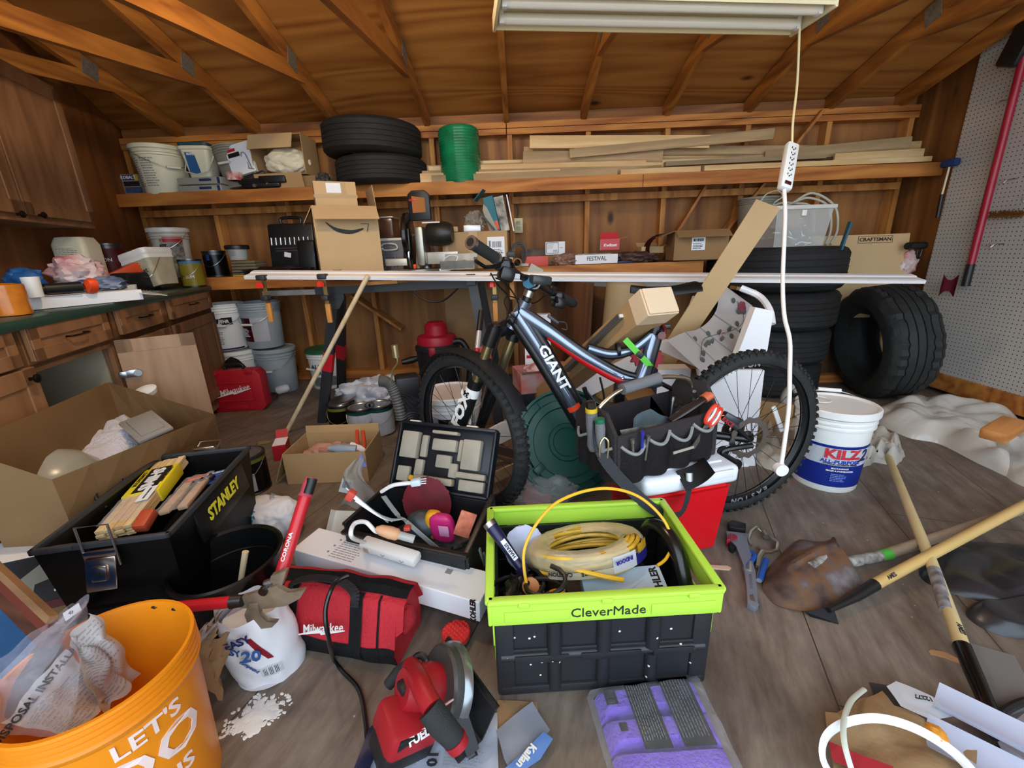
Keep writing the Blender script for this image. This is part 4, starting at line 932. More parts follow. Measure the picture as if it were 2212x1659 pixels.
# grey perforated basket and clear drawer
t = T('laundry_basket', 'grey perforated basket with white rim half hidden behind the tall cardboard box', 'basket', (BX(842, 3.5) , 3.5, zb),(0, 0, 0))
g = G(); loft(g, [[(x * w_, y * .14, z) for x, y in ((-1, -1),(1, -1),(1, 1),(-1, 1))] for w_, z in ((.14, 0),(.165, .22))]); g.ob('body', mat('grey_basket', '#77777c', .5), t, False)
g = G(); g.box((0, 0, .225),(.35, .3, .02), bev=.005); g.ob('rim', white, t)
g = G(); g.tube(bez([(.0, -.15, .18),(.02, -.155, .195),(.1, -.155, .19),(.11, -.155, .155),(.02, -.152, .15),(0, -.15, .165)]),.006, 8); g.ob('handle_frame', white, t)
g = G()
for i in range(9):
    for j in range(5): g.cyl((-.1 + i * .025, -.147 + j * .003, .03 + j * .022),(-.1 + i * .025, -.152 + j * .003, .03 + j * .022),.004, n=6)
g.ob('vent_dots', black, t)
t = T('drawer_tub', 'clear brown-tinted plastic drawer standing on the grey basket', 'tub', (BX(835, 3.55), 3.55, zb + .237))
g = G(); g.box((0, 0, .075),(.22, .2, .15), bev=.01); g.ob('body', film('brown_clear', '#6d4a38', .6, .2, .1), t); g = G(); g.box((0, 0, .152),(.24, .22, .012), bev=.004); g.ob('rim', film('clear_rim', '#c9c0b4', .8, .2, .1), t)
# mitre saw
ms = Y(900, 560, 3.06); t = T('mitre_saw', 'black and silver mitre saw with round blade guard behind the white trim', 'saw', (ms.x, 3.12, .92),(0, 0, -4))
alu = mat('cast_aluminium', '#a9a79c', .38, .8)
g = G(); g.cyl((0, 0, 0),(0, 0, .05),.15, n=36); g.box((0, .06, .025),(.46, .16, .05), bev=.01); g.ob('base', alu, t)
g = G(); g.box((.17, .02, .12),(.22, .014, .08), bev=.002); g.ob('fence', LM_, t); g = G(); g.box((-.17, .02, .1),(.16, .014, .05), bev=.01); g.ob('fence', LM_, t)
g = G(); g.tube([(.02, .12, .04),(.02, .13, .2),(.01, .06, .3)], [.04, .035, .04], 10); g.box((.03, 0, .2),(.06, .1, .26), bev=.015); g.ob('arm', alu, t)
g = G(); g.lathe([(0, -.02),(.14, -.02),(.155, -.01),(.155, .01),(.14, .02),(0, .02)], 40, (-.05, -.02, .27), rot(0, 90, 6)); g.ob('blade_guard', mat('smoke_black', '#101010', .15), t)
g = G(); g.lathe([(0, -.05),(.06, -.05),(.078, -.03),(.082, .05),(.075, .1),(.06, .125),(0, .125)], 32, (.13, 0, .28), rot(0, 90, 0)); g.ob('motor', mat('olive_black', '#24241d', .4), t)
g = G(); g.box((.13, -.074, .35),(.12, .01, .008)); g.ob('white_mark', whitep, t, False)
g = G(); g.prism([(-.075, 0),(.075, 0),(.075, .16),(.045, .19),(-.045, .19),(-.075, .165)], .03, (.04, .015, .37), rot(90, 0, 0), bev=.006)
hd = g.ob('handle', black, t)
g = G(); g.prism([(-.045, .03),(.045, .03),(.045, .12),(-.045, .135)], .034, (.04, .017, .39), rot(90, 0, 0)); g.ob('handle_opening', mat('seen_through_wood', '#a8672c', .7), t, False)
g = G(); g.box((.0, .0, .5),(.05, .036, .014), bev=.003); g.ob('trigger', red, t)
g = G(); g.lathe([(.06, -.004),(.085, -.004),(.085, .004),(.06, .004),(.06, -.004)], 28, (-.04, -.05, .14), rot(0, 90, 10)); g.ob('lower_guard', steel, t)
g = G(); g.box((-.005, -.08, .07),(.02, .03, .03), bev=.004); g.ob('red_knob', BO_, t)
# stool legs behind
t = T('folding_stool', 'pale grey stool legs standing on the bench behind the mitre saw', 'stool', (BX(925, 3.6), 3.62, zb))
for s in (-1, 1): g = G(); g.bar((s * .09, 0, 0),(s * .06, 0, .25),.03, .02); g.ob('leg', mat('pale_grey', '#b8b6ab', .5), t, False)
g = G(); g.box((0, 0, .26),(.2, .06, .02), bev=.004); g.ob('top_rail', mat('pale_grey', '#b8b6ab', .5), t)
# box with mixed tools
p = Y(1032, 590, 3.2)
t = carton('wide tan cardboard box with shipping label behind the handlebar', (p.x, 3.3, zb),(.46, .3, .25),(0, 0, -2), card, top=True)
g = G(); g.box((.15, -.1506, .14),(.12, .001, .14)); g.ob('shipping_label', whitep, t, False)
on_front(lambda g: (strips(g, .12, .14, .19, .18, 16, 0, 3, .5, vertical=True), strips(g, .1, .09, .2, .13, 4, 0, 4), strips(g, .1, .14, .115, .19, 1, 0, 4, .8)), t, black, (0, -.1515, 0))
g = G(); g.box((-.01, -.1508, .125),(.06, .001, .25)); g.box((-.2, -.1508, .125),(.02, .001, .22)); g.ob('packing_tape', mat('tape_tan', '#b08a4e', .25), t, False)
zt = zb + .252
t = T('battery_tool_box', 'tall teal tool carton with open flap leaning on the wide cardboard box', 'carton', (BX(1070, 3.3) + .02, 3.33, zt),(0, -12, -8))
teal = mat('teal_card', '#1f6f7e', .6)
g = G(); g.box((0, 0, .12),(.07, .1, .24), bev=.002); g.box((-.06, -.0, .27),(.10, .1, .004), rot(0, -34, 0)); g.ob('body', teal, t, False)
g = G(); g.prism([(-.04, 0),(.02, 0),(-.02, .17),(-.04, .2),(-.055, .16)], .002, (0, -.052, .0), rot(90, 0, 0)); g.ob('grey_print', mat('grey_blueprint', '#9b9c92', .6), t, False)
g = G(); g.box((.02, -.052, .04),(.025, .003, .06), bev=.001); g.ob('red_label', mat('coral', '#d9532e', .5), t)
t = carton('open black and white blister carton leaning at the right end of the wide cardboard box', (BX(1090, 3.3) + .015, 3.36, zt),(.07, .1, .24),(0, -10, -4), mat('white_black_card', '#d6d2c6', .6, var=.8, vs=14, dirt='#17130f'))
g = G(); g.box((0, 0, .12),(.008, .1, .25), rot(0, 0, 0));
one(g, 'white_card_edge', whitep, 'narrow white card edge leaning right of the teal carton', 'panel', (BX(1112, 3.3) - .0, 3.32, zt + .0),(0, -10, 0))
g = G(); g.blob((0, 0, .07),(.14, .12, .16), 12, .35, 2.6, 4, ridge=1); one(g, 'plastic_wrap', film('grey_wrap', '#a39c90', .55, .2), 'crinkled clear plastic wrap left of the teal carton', 'wrap', (BX(1030, 3.3), 3.33, zt))
g = G(); g.box((0, 0, .02),(.12, .07, .045), bev=.003); one(g, 'silver_box', mat('silver_card', '#c9c8c4', .3, .4), 'small silver box lying on the wide cardboard box', 'box', (BX(1024, 3.2), 3.22, zt),(0, 0, 4))
g = G(); g.box((0, 0, .02),(.075, .06, .035), bev=.002); one(g, 'tiny_carton', card2, 'tiny tan carton on the left corner of the wide cardboard box', 'box', (BX(982, 3.2), 3.24, zt + .001))
g = G(); g.bar((0, 0, 0),(.1, 0, -.12),.03, .012); one(g, 'dark_strip', mat('dark_card', '#24221c', .5), 'dark flat strip leaning against the teal carton', 'strip', (BX(1042, 3.25), 3.24, zt + .13))
# steel tray
t = T('steel_tray', 'galvanised steel trim tray with cables on the trim right of the mitre saw', 'tray', (Y(992, 570, 2.9).x, 2.9, .965),(0, 0, -6))
galv = mat('galvanised', '#a3a19a', .45, .7, var=.2, vs=20)
g = G(); g.box((0, 0, .004),(.22, .12, .006)); g.box((0, .06, .05),(.22, .004, .10), rot(-12, 0, 0)); g.box((0, -.06, .03),(.22, .004, .05), rot(12, 0, 0)); g.box((.11, 0, .04),(.004, .12, .07)); g.ob('body', galv, t, False)
g = G(); g.tube(bez([(-.1, -.05, .0),(-.09, -.05, .06),(-.05, -.03, .09),(-.0, -.03, .08),(-.02, -.04, .04)]),.004, 6); g.ob('white_wire', white, t)
g = G(); g.blob((.03, 0, .03),(.08, .05, .06), 3, .3, 3, 3); g.ob('fittings', mat('beige_fitting', '#b5a88c', .5, var=.5, vs=50), t)
# outlet
t = T('wall_outlet', 'ivory duplex outlet on the back wall above the bench', 'outlet', (Y(1120, 488, 3.8).x, 3.75, Y(1120, 488, 3.8).z))
g = G(); g.box((0, 0, 0),(.072, .008, .115), bev=.003); g.ob('plate', mat('ivory', '#d3cba0', .4), t)
for z in (-.022, .022):
    g = G(); g.box((0, -.005, z),(.034, .006, .03), bev=.004); r_ = g.ob('receptacle', mat('ivory_dark', '#bdb48a', .4), t)
    g = G(); g.box((-.007, -.0085, z + .003),(.003, .002, .01)); g.box((.007, -.0085, z + .003),(.003, .002, .01)); g.ob('slots', black, r_, False)
g = G(); g.tube(bez([(0, 0, 0),(.01, -.005, .06),(0, -.005, .13),(-.015, 0, .17)]),.006, 6); one(g, 'wall_cable', mat('dark_cable', '#2c1c12', .5), 'dark cable rising from the ivory outlet to the girt', 'cable', (Y(1120, 488, 3.8).x - .01, 3.76, Y(1120, 488, 3.8).z + .057))
g = G(); g.tube(bez([Y(*q, 3.76) for q in ((470, 455),(540, 452),(600, 458),(680, 450),(820, 440),(890, 448),(960, 430))]),.005, 6); one(g, 'stapled_cable', mat('dark_cable', '#2c1c12', .5), 'dark cable strung along the back wall under the high shelf', 'cable')
# bench right part
def on_bench(px, y): return (BX(px, y), y, zb)
g = G(); g.box((0, 0, .02),(.3, .12, .04), bev=.002); one(g, 'weathered_board', wood('weathered', '#4f463c', '#71675a', 'X', 4), 'dark weathered board leaning on the back wall over the bench', 'board', (BX(1165, 3.65), 3.68, zb + .055),(80, 0, 2))
t = carton('white and blue electrical carton with barcode on the bench', (BX(1199, 3.5), 3.5, zb + .075),(.15, .09, .095),(0, 0, -2), whitep, top=True, name='fixture_carton')
g = G();
for x0, x1, z0, z1 in ((-.07, .025, .085, .09),(-.07, -.066, .01, .09),(.021, .025, .01, .09),(-.07, .025, .01, .014)): g.box(((x0 + x1) / 2, -.0456, (z0 + z1) / 2),(x1 - x0, .001, z1 - z0))
g.ob('blue_border', mat('steel_blue', '#3d7088', .5), t, False)
on_front(lambda g: (strips(g, -.06, .045, -.01, .08, 5, 0, 6, .3), strips(g, -.015, .02, .015, .035, 8, 0, 2, .5, vertical=True), strips(g, .035, .045, .065, .055, 1, 0, 3)), t, greyink, (0, -.046, 0))
g = G(); g.box((0, 0, .035),(.16, .14, .07), bev=.002); one(g, 'dark_lower_carton', card3, 'dark box under the white electrical carton on the bench', 'box', (BX(1200, 3.5), 3.52, zb))
g = G(); g.prism([(-.1, 0),(.08, 0),(.08, .07),(-.075, .07)], .1, (0, .05, 0), rot(90, 0, 0), bev=.002); one(g, 'red_carton', mat('coral_red', '#c8473c', .5), 'plain coral-red carton on the bench right of the handlebar', 'box', (BX(1160, 3.3), 3.3, zb))
g = G()
for k, r in enumerate((.075, .085, .065)): g.tube([(r * cos(a_ * pi / 8) * .75, .01 * k, .09 + r * sin(a_ * pi / 8)) for a_ in range(17)], .005, 6)
one(g, 'coiled_hose', mat('dark_hose', '#3c342c', .35), 'coil of thin dark hose standing right of the wide cardboard box', 'hose', (BX(1117, 3.3), 3.24, zb),(0, 10, 15))
g = G(); g.lathe([(.024, 0),(.032, 0),(.032, .12),(.024, .12),(.024, 0)], 20); one(g, 'pipe_stub', mat('pipe_brown', '#8b6a50', .6), 'short brown pipe stub lying beside the coiled hose', 'pipe', (BX(1112, 3.25), 3.22, zb + .032),(90, 0, 10))
for k, (px, y, w_, c) in enumerate(((1222, 3.3, .19, '#8d6a58'),(1365, 3.36, .36, '#4a322a'))):
    g = G(); g.blob((0, 0, .035),(w_, .12, .09), 7 + k, .3, 2.5, 4, ridge=1); one(g, 'fabric_bundle', mat('bundle_%d' % k, c, .5),('crumpled dusty pink bag in front of the electrical carton on the bench', 'dark brown shiny plastic bundle on the bench right of the tile carton')[k], 'bundle', on_bench(px, y))
t = T('tile_carton', 'flat white tile carton printed FESTIVAL with mosaic sheets on top', 'carton', (BX(1283, 3.36), 3.36, zb),(0, 0, 1))
g = G(); g.box((0, 0, .035),(.31, .2, .065), bev=.002); g.ob('body', whitep, t, False)
text('FESTIVAL', .042, mat('slate_ink', '#3a3a40'), t, (.0, -.1012, .038), FRONT, bold=.01, sx=.85)
g = G()
for i in range(14):
    for j in range(7): g.box((-.13 + i * .018, -.08 + j * .022, .071),(.015, .018, .006), bev=.001)
g.ob('mosaic_sheet', mat('mosaic', '#9a978c', .5), t)
g = G(); g.surf(lambda u, v: (-.2 + .36 * u, .02 + .12 * v, .085 + .01 * sin(u * 5)), 8, 3, .004); one(g, 'grey_flap', mat('grey_card', '#c9c7c3', .6), 'bent grey card resting on the tile carton', 'card', (BX(1275, 3.4), 3.38, zb))
t = carton('small open red lock carton with white lettering on the tile carton', (BX(1317, 3.42), 3.45, zb + .095),(.14, .09, .08),(0, 0, -6), red, {'r': (80, .06), 'b': (20, .05)}, name='lock_carton')
text('Kwikset', .03, white, t, (.0, -.0462, .035), FRONT, bold=.03, shear=.15)
g = G(); g.box((-.0705, 0, .04),(.001, .09, .078)); g.ob('grey_end', mat('grey_card', '#c9c7c3', .6), t, False)
carton('open shallow tan carton on the brown plastic bundle', (BX(1402, 3.5), 3.5, zb + .06),(.17, .12, .05),(0, 0, 2), card2, {'b': (60, .06), 'r': (70, .05)}, name='shallow_carton')
for k, (z, c) in enumerate(((.06, '#3c86b8'),(.03, '#6fa8c4'))):
    g = G(); g.tube([(-.11, 0, z),(.16, .02, z)], .022, 12); one(g, 'blue_sheet_roll', mat('blue_roll_%d' % k, c, .35),('bright blue rolled plastic on the bench left of the tire stack', 'pale blue rolled plastic under the bright blue roll')[k], 'roll', on_bench(1487, 3.4))
g = G(); g.blob((0, 0, .03),(.3, .2, .08), 21, .3, 2, 4, ridge=1); one(g, 'clear_wrap', film('grey_wrap', '#a39c90', .55, .2), 'clear plastic wrap behind the blue rolls on the bench', 'wrap', (BX(1490, 3.55), 3.56, zb + .03))
g = G(); g.box((0, 0, .008),(.1, .03, .014), bev=.003); one(g, 'blue_tool', NV_, 'small navy tool on the bench edge below the tile carton', 'tool', (BX(1350, 3.26), 3.25, zb),(0, 0, 8))
g = G(); g.box((0, 0, 0),(.1, .003, .07)); one(g, 'price_card', mat('greenish_card', '#bcc0ae', .5), 'tilted pale card with black clip hanging on the bench fascia', 'card', (BX(1156, 3.22), 3.21, .925),(0, 30, 0))
g = G(); g.box((0, 0, .012),(.08, .04, .02), bev=.003); one(g, 'small_grey_part', mat('pale_grey', '#b8b6ab', .5), 'small pale grey part lying at the bench edge by the tilted card', 'part', (BX(1130, 3.25), 3.25, zb))
# long white trim on two sawhorses
trimw = mat('trim_white', '#eeeeee', .35)
pa, pb = Y(538, 591, 2.55), Y(1984, 601, 2.42)
pa.z = .99; a, b = pa, pb
t = T('trim_board', 'very long white moulded trim board spanning the sawhorses across the room', 'trim board', (a + b) / 2)
d = b - a; L = d.length; t.rotation_euler = (radians(20), -atan2(d.z, d.x), atan2(d.y, d.x))
g = G(); g.prism([(-.055, -.008),(.055, -.008),(.055, .002),(.02, .006),(.01, .002),(-.02, .006),(-.04, .010),(-.055, .008)], L, (-L / 2, 0, 0), Matrix(((0, 0, 1),(1, 0, 0),(0, 1, 0)))); g.ob('moulding', trimw, t, False)
dk = mat('sawhorse_grey', '#2a2c30', .5)
def sawhorse(label, pxa, pxb, yc, ztop, extra):
    c = Y((pxa + pxb) / 2, 620, yc); t = T('sawhorse', label, 'sawhorse', (c.x, yc, 0)); xa, xb = Y(pxa, 620, yc).x - c.x, Y(pxb, 620, yc).x - c.x
    return t, xa, xb
t = T('sawhorse', 'black and red metal sawhorse at the left with clamps under the white trim', 'sawhorse', (0, 0, 0))
A, Bq = Y(570, 634, 2.62), Y(1020, 612, 2.62)
g = G(); g.box((A + Y(690, 630, 2.62)) / 2, ((Y(690, 630, 2.62) - A).length, .03, .03)); g.ob('extension_rail', galv, t, False)
g = G(); q1, q2 = Y(685, 628, 2.62), Bq; g.bar(q1, q2, .045, .06, V((0, 1, 0))); g.ob('top_rail', dk, t, False)
f1, f2 = Y(725, 640, 2.60), Z(700, 935, 0)
for k, (top, bot) in enumerate(((Y(723, 640, 2.60), Z(697, 912)),(Y(735, 640, 2.66), Z(738, 850)))):
    g = G(); g.bar(top, bot, .06, .035, V((0, 1, 0))); o = g.ob('leg', dk, t, False)
    m1 = top.lerp(bot, .42); m2 = top.lerp(bot, .56); g = G(); g.bar(m1, m2, .063, .038, V((0, 1, 0))); g.ob('red_sleeve', red, o, False)
g = G(); c = Y(725, 645, 2.6); g.prism([(-.05, .03),(.06, .03),(.06, 0),(.02, -.06),(-.03, -.06)], .02, c, rot(90, 0, 0)); g.cyl(c + V((-.01, -.02, 0)), c + V((-.01, -.03, 0)),.01, n=12); g.ob('bracket', dk, t)
t = T('sawhorse', 'second black sawhorse standing behind the bicycle handlebar', 'sawhorse', (0, 0, 0))
q1, q2 = Y(1028, 625, 2.75), Y(1070, 625, 2.3)
g = G(); g.bar(V((q1.x, 3.0, .92)), V((q1.x - .0, 2.5, .92)),.05, .06); g.ob('top_rail', dk, t, False)
for top, bot in ((V((q1.x, 2.55, .93)), V((Y(1082, 830, 2.5).x, 2.35, 0))),(V((q1.x, 2.95, .93)), V((q1.x + .12, 3.15, 0)))):
    g = G(); g.bar(top, bot, .055, .035, V((0, 1, 0))); o = g.ob('leg', dk, t, False)
    m1 = top.lerp(bot, .42); m2 = top.lerp(bot, .56); g = G(); g.bar(m1, m2, .058, .038, V((0, 1, 0))); g.ob('red_sleeve', red, o, False)
# clamps
wh = mat('clamp_wood', '#c9873f', .6); kr = mat('clamp_red', '#d02c1e', .4)
def clamp(label, px, y, z0=1.0, h=.3):
    x = Y(px, 620, y).x; t = T('bar_clamp', label, 'clamp', (x, y, z0 - h))
    g = G(); g.box((0, 0, h * .55),(.022, .008, h * .8)); g.ob('bar', mat('brass_metal', '#a08656', .4, .8), t)
    g = G(); g.box((0, 0, .05),(.028, .02, .11), bev=.003); g.ob('wooden_handle', wh, t)
    g = G(); g.box((0, -.01, h - .02),(.05, .05, .03), bev=.006); g.ob('fixed_jaw', dk, t); g = G(); g.box((0, -.01, h * .5),(.04, .05, .03), bev=.006); g.ob('sliding_jaw', dk, t)
    g = G(); g.lathe([(0, 0),(.022, 0),(.022, .018),(.012, .03),(0, .03)], 6, (-.012, -.03, h - .075)); g.ob('knob', kr, t)
    return t
clamp('wooden handled bar clamp hanging at the far left end of the white trim', 572, 2.50, .99, .27)
clamp('bar clamp with red knob hanging at the left sawhorse leg', 702, 2.50, .985, .28)
clamp('bar clamp with red knob hanging beside the second sawhorse', 1068, 2.52, .95, .27)
clamp('brass bar clamp with red knob standing up right of the handlebar', 1106, 2.56, 1.07, .27)
board('short tan board strip clamped under the white trim', Y(795, 612, 2.55), Y(860, 608, 2.55),.04, .02, wh)
t = one(G().tube([Z(618, 935), Z(618, 935).lerp(Y(795, 595, 2.46),.33), Z(618, 935).lerp(Y(795, 595, 2.46),.7), Y(795, 595, 2.46)], .0135, 12), 'wooden_stick', wood('stick', '#c9b088', '#e3cfa8', 'Z', 4, knots=3, knotcol='#3a2616'), 'long pale wooden stick leaning on the white trim', 'stick')
g = G(); g.tube(bez([Y(888, 622, 3.0), Y(905, 640, 3.0), Y(930, 652, 3.0), Y(960, 648, 3.0), Y(990, 622, 3.0)]),.006, 8); one(g, 'sagging_cable', black, 'black cable sagging below the white trim between the sawhorses', 'cable')
# shop vac, buckets, bag pile, pump
v = Z(942, 800); t = T('shop_vacuum', 'black wet and dry vacuum with red motor head under the bench', 'vacuum', (Y(945, 780, 3.2).x, 3.25, 0),(0, 0, 0))
g = G(); g.lathe([(0, .04),(.14, .04),(.15, .06),(.165, .36),(.172, .365),(.172, .39),(.15, .41),(0, .41)], 36); g.ob('tank', mat('vac_black', '#24262a', .5, var=.4, vs=12), t)
g = G(); g.lathe([(0, .4),(.15, .4),(.152, .45),(.14, .47),(.09, .48),(.085, .55),(.06, .575),(0, .58)], 32); g.ob('motor_head', mat('vac_red', '#a8132e', .45), t)
g = G(); g.box((-.01, -.16, .37),(.05, .03, .07), bev=.006); g.ob('latch', mat('vac_red', '#a8132e', .45), t)
g = G(); g.tube(bez([(.12, -.05, .42),(.2, -.05, .42),(.25, -.06, .3),(.24, -.08, .12),(.2, -.1, .02)]),.024, 12); g.ob('hose', black, t)
g = G(); g.tube([(-.15, -.03, .3),(-.2, -.05, .29),(-.27, -.08, .28)], [.02, .028, .02], 12); g.ob('nozzle', black, t)
for s in (-1, 1): g = G(); g.lathe([(0, -.012),(.03, -.012),(.03, .012),(0, .012)], 16, (s * .12, -.08, .03), rot(90, 0, 20)); g.ob('caster', black, t)
pb_ = film('milky_bag', '#dcdfe6', .72, .3, .6)
g = G(); g.blob((0, 0, .13),(.52, .3, .32), 31, .3, 1.6, 5, ridge=.8); p = Z(860, 850); one(g, 'plastic_bags', mat('milky_bag_solid', '#b5b7be', .35, bump=.6, bs=12, var=.15, vs=6), 'heap of milky plastic bags behind the paint cans', 'bags', (p.x + .02, 2.72, .0))
t = T('corrugated_pipe', 'grey corrugated pipe elbow with brass bulb socket standing on the dark cast pump', 'pipe', Z(865, 905, .18))
gp = mat('grey_pipe', '#5e5f5c', .5)
pp = [Y(*q, 2.2) for q in ((868, 905),(860, 870),(848, 838),(835, 825),(820, 823))]; o = t.location
pts = bez([V(q) - o for q in pp], 12); g = G(); g.tube(pts, [.028 + (.004 if i % 2 else 0) for i in range(len(pts))], 16); g.ob('hose', gp, t)
pp = bez([Y(*q, 2.2) - o for q in ((846, 820),(848, 800),(858, 785),(857, 770))], 6); g = G(); g.tube(pp, .005, 8); g.cyl(Y(856, 772, 2.2) - o, Y(852, 745, 2.2) - o, .019, n=16); g.ob('brass_socket', mat('brass', '#c3b48a', .3, .8), t)
cast = mat('cast_iron', '#2b2c2e', .5, .3, var=.3, vs=12)
p = Z(880, 990); t = T('cast_pump', 'dark cast metal column with swirled relief beside the front wheel', 'pump', (p.x, p.y + .16, 0),(0, 0, 20))
g = G(); g.box((0, 0, .37),(.13, .12, .12), bev=.015); g.box((.0, 0, .22),(.12, .11, .22), bev=.02); g.box((0, 0, .06),(.15, .14, .12), bev=.01)
for k in range(5): g.tube([(-.055 + (.02 + .013 * k) * (1 - cos(a_ / 6)), -.062, .27 + .012 * k + .03 * sin(a_ / 6 * 2)) for a_ in range(14)], .005, 6)
for k in range(4): g.lathe([(.014 + .014 * k, -.004),(.02 + .014 * k, 0),(.014 + .014 * k, .004)], 20, (0, -.06, .17), rot(90, 0, 0))
g.ob('column', cast, t)
p = Z(975, 990); t = bucket('white drywall bucket with lion emblem seen through the front wheel', (p.x + .02, 2.13, 0),.135, .15, .37, white, white, bail=None, rot=(0, 0, 0))
g = band(.137, .147, .04, .27, -60, 60); g.ob('print_panel', mat('pale_blue_print', '#c3cdd8', .5), t)
g = band(.1455, .1475, .235, .27, -20, 50); g.ob('black_band', black, t)
g = G();
for i in range(20): pass
g = G(); g.lathe([(.026, 0),(.029, 0),(.029, .002),(.026, .002),(.026, 0)], 28, (-.06, -.135, .2), rot(90, 0, -20)); g.blob((-.06, -.139, .2),(.035, .004, .026), 4, .3, 2, 3, flat=False); g.ob('lion_emblem', black, t)
text_panel(t, -.05, .07, .1, .17, .142, .05, greyink, 7)
# loppers handle silver-red standing
g = G(); a_, b_ = Y(1040, 672, 2.4), Y(1010, 940, 1.95); t = T('pole_tool', 'slim silver and red pole with black grip leaning behind the front wheel', 'pole', a_); o = t.location
g = G(); g.tube([a_ - o, a_.lerp(b_, .18) - o], .017, 10); g.ob('grip', black, t)
g = G(); g.tube([a_.lerp(b_, .18) - o, a_.lerp(b_, .33) - o], .014, 10); g.ob('silver_section', mat('silver_paint', '#c9ccd0', .35, .3), t)
g = G(); g.tube([a_.lerp(b_, .33) - o, a_.lerp(b_, .62) - o], .0145, 10); g.ob('red_section', red, t)
g = G(); g.tube([a_.lerp(b_, .62) - o, b_ - o], .014, 10); g.ob('white_section', white, t)
# things under the bench right of the vacuum
for k, (px, y, w_, h_, rz, mm, lb) in enumerate(((1030, 3.52, .5, .84, 8, card3, 'tall brown panel leaning behind the second sawhorse'),(1240, 3.15, .3, .84, -58, wood('dark_door', '#4a2e1c', '#6d472c', 'Z', 3), 'dark wooden cabinet door standing open under the bench, left of two'),(1290, 3.2, .32, .80, -50, wood('dark_door', '#4a2e1c', '#6d472c', 'Z', 3), 'dark wooden cabinet door standing open under the bench, right of two'))):
    g = G(); g.box((0, 0, h_ / 2),(w_, .02, h_), bev=.003); one(g, 'leaning_panel', mm, lb, 'panel', (Y(px, 700, y).x, y, 0),(-3, 0, rz))
t = T('wall_shelf_unit', 'white interior shelf cupboard under the bench behind the concrete tube', 'cupboard', (Y(1375, 700, 3.5).x - .08, 3.5, 0))
g = G(); g.box((0, .12, .42),(.55, .01, .82)); g.box((.27, 0, .42),(.012, .25, .82)); g.box((-.27, 0, .42),(.012, .25, .82)); g.ob('shell', mat('cupboard_grey', '#a39a8e', .6), t, False)
for z in (.02, .3, .56, .81): g = G(); g.box((0, 0, z),(.54, .25, .018)); g.ob('shelf_panel', pine, t, False)
g = G(); g.box((0, -.13, .81),(.8, .012, .07)); g.ob('face_rail', mat('pinkish_white', '#b3a49a', .6), t, False)
g = G(); g.cyl((0, 0, 0),(.07, 0, 0),.03, n=16); g.cyl((-.001, 0, 0),(-.003, 0, 0),.02, n=16); one(g, 'wheel_roll', black, 'small black roll on the cupboard shelf under the bench', 'roll', (Y(1262, 665, 3.35).x, 3.42, .595),(0, 0, -90))
g = G(); g.blob((0, 0, .06),(.16, .16, .14), 14, .3, 2); one(g, 'blue_rag', mat('slate_cloth', '#2f3a4c', .7), 'slate blue cloth on the lower cupboard shelf', 'cloth', (Y(1275, 700, 3.45).x, 3.46, .315))
g = G(); g.lathe([(.13, 0),(.135, 0),(.135, .83),(.13, .83),(.13, 0)], 40); one(g, 'concrete_form_tube', mat('tube_cream', '#c0ab84', .7), 'large cream cardboard form tube standing under the bench', 'tube', (Y(1335, 700, 3.0).x, 3.05, 0),(0, 4, 0))
# long carton, metal rail, long strip
a, b = Y(1175, 860, 2.45), Y(1425, 650, 1.50)
t = T('long_carton', 'long square brown carton with a folded paper end leaning up past the saddle', 'carton', a.lerp(b, .5)); d = (b - a); L = d.length; R = frame_from(d, V((0, 0, 1))); t.rotation_euler = R.to_euler()
g = G(); g.box((0, 0, 0),(.125, .10, L), bev=.003); g.ob('body', card, t, False)
g = G(); g.box((0, 0, L / 2 + .004),(.12, .096, .01), bev=.003); g.box((.0, .0, L / 2 - .04),(.128, .103, .08), bev=.003); g.ob('folded_end', mat('pale_kraft', '#dcc4a4', .7), t, False)
a, b = Y(1225, 800, 2.0), Y(1350, 682, 1.60)
t = T('metal_rail', 'grey metal channel rail lying along the long brown carton', 'rail', a.lerp(b, .5)); d = b - a; L = d.length; R = frame_from(d); t.rotation_euler = R.to_euler()
g = G(); g.prism([(-.03, -.01),(.03, -.01),(.03, .01),(.024, .01),(.024, -.004),(.003, -.004),(.003, .006),(-.003, .006),(-.003, -.004),(-.024, -.004),(-.024, .01),(-.03, .01)], L, (0, 0, -L / 2)); g.ob('channel', mat('dull_steel', '#8b8d8f', .4, .8), t, False)
g = G(); g.box((0, 0, L / 2 + .002),(.05, .012, .004)); g.ob('cut_end', white, t, False)
a, b = Y(1450, 760, 2.35), Y(1660, 440, 2.05); a2 = a - (b - a) * .25
t = T('cardboard_strip', 'long flat tan cardboard strip leaning diagonally up towards the power strip', 'strip', a2.lerp(b, .5)); d = b - a2; L = d.length; R = frame_from(d, V((0, 1, 0))); t.rotation_euler = R.to_euler()
g = G(); g.box((0, 0, 0),(.118 if abs(R.col[0].y) < abs(R.col[1].y) else .006, .006 if abs(R.col[0].y) < abs(R.col[1].y) else .118, L), bev=.001); g.ob('sheet', card2, t, False)
# white rose chair
t = T('painted_chair', 'white curved slatted chair with painted rose and leaves behind the bicycle', 'chair', Y(1570, 900, 1.98) * 1.0); o = t.location; t.location.z = 0
t.location = (Y(1580, 900, 2.15).x, 2.15, 0); o = V(t.location)
def q(px, py, y): return Y(px, py, y) - o
wp = mat('cream_paint', '#d9d4d2', .5); wp2 = mat('white_paint', '#eff0f4', .4)
prof = [((1405, 745),(1650, 650)), ]
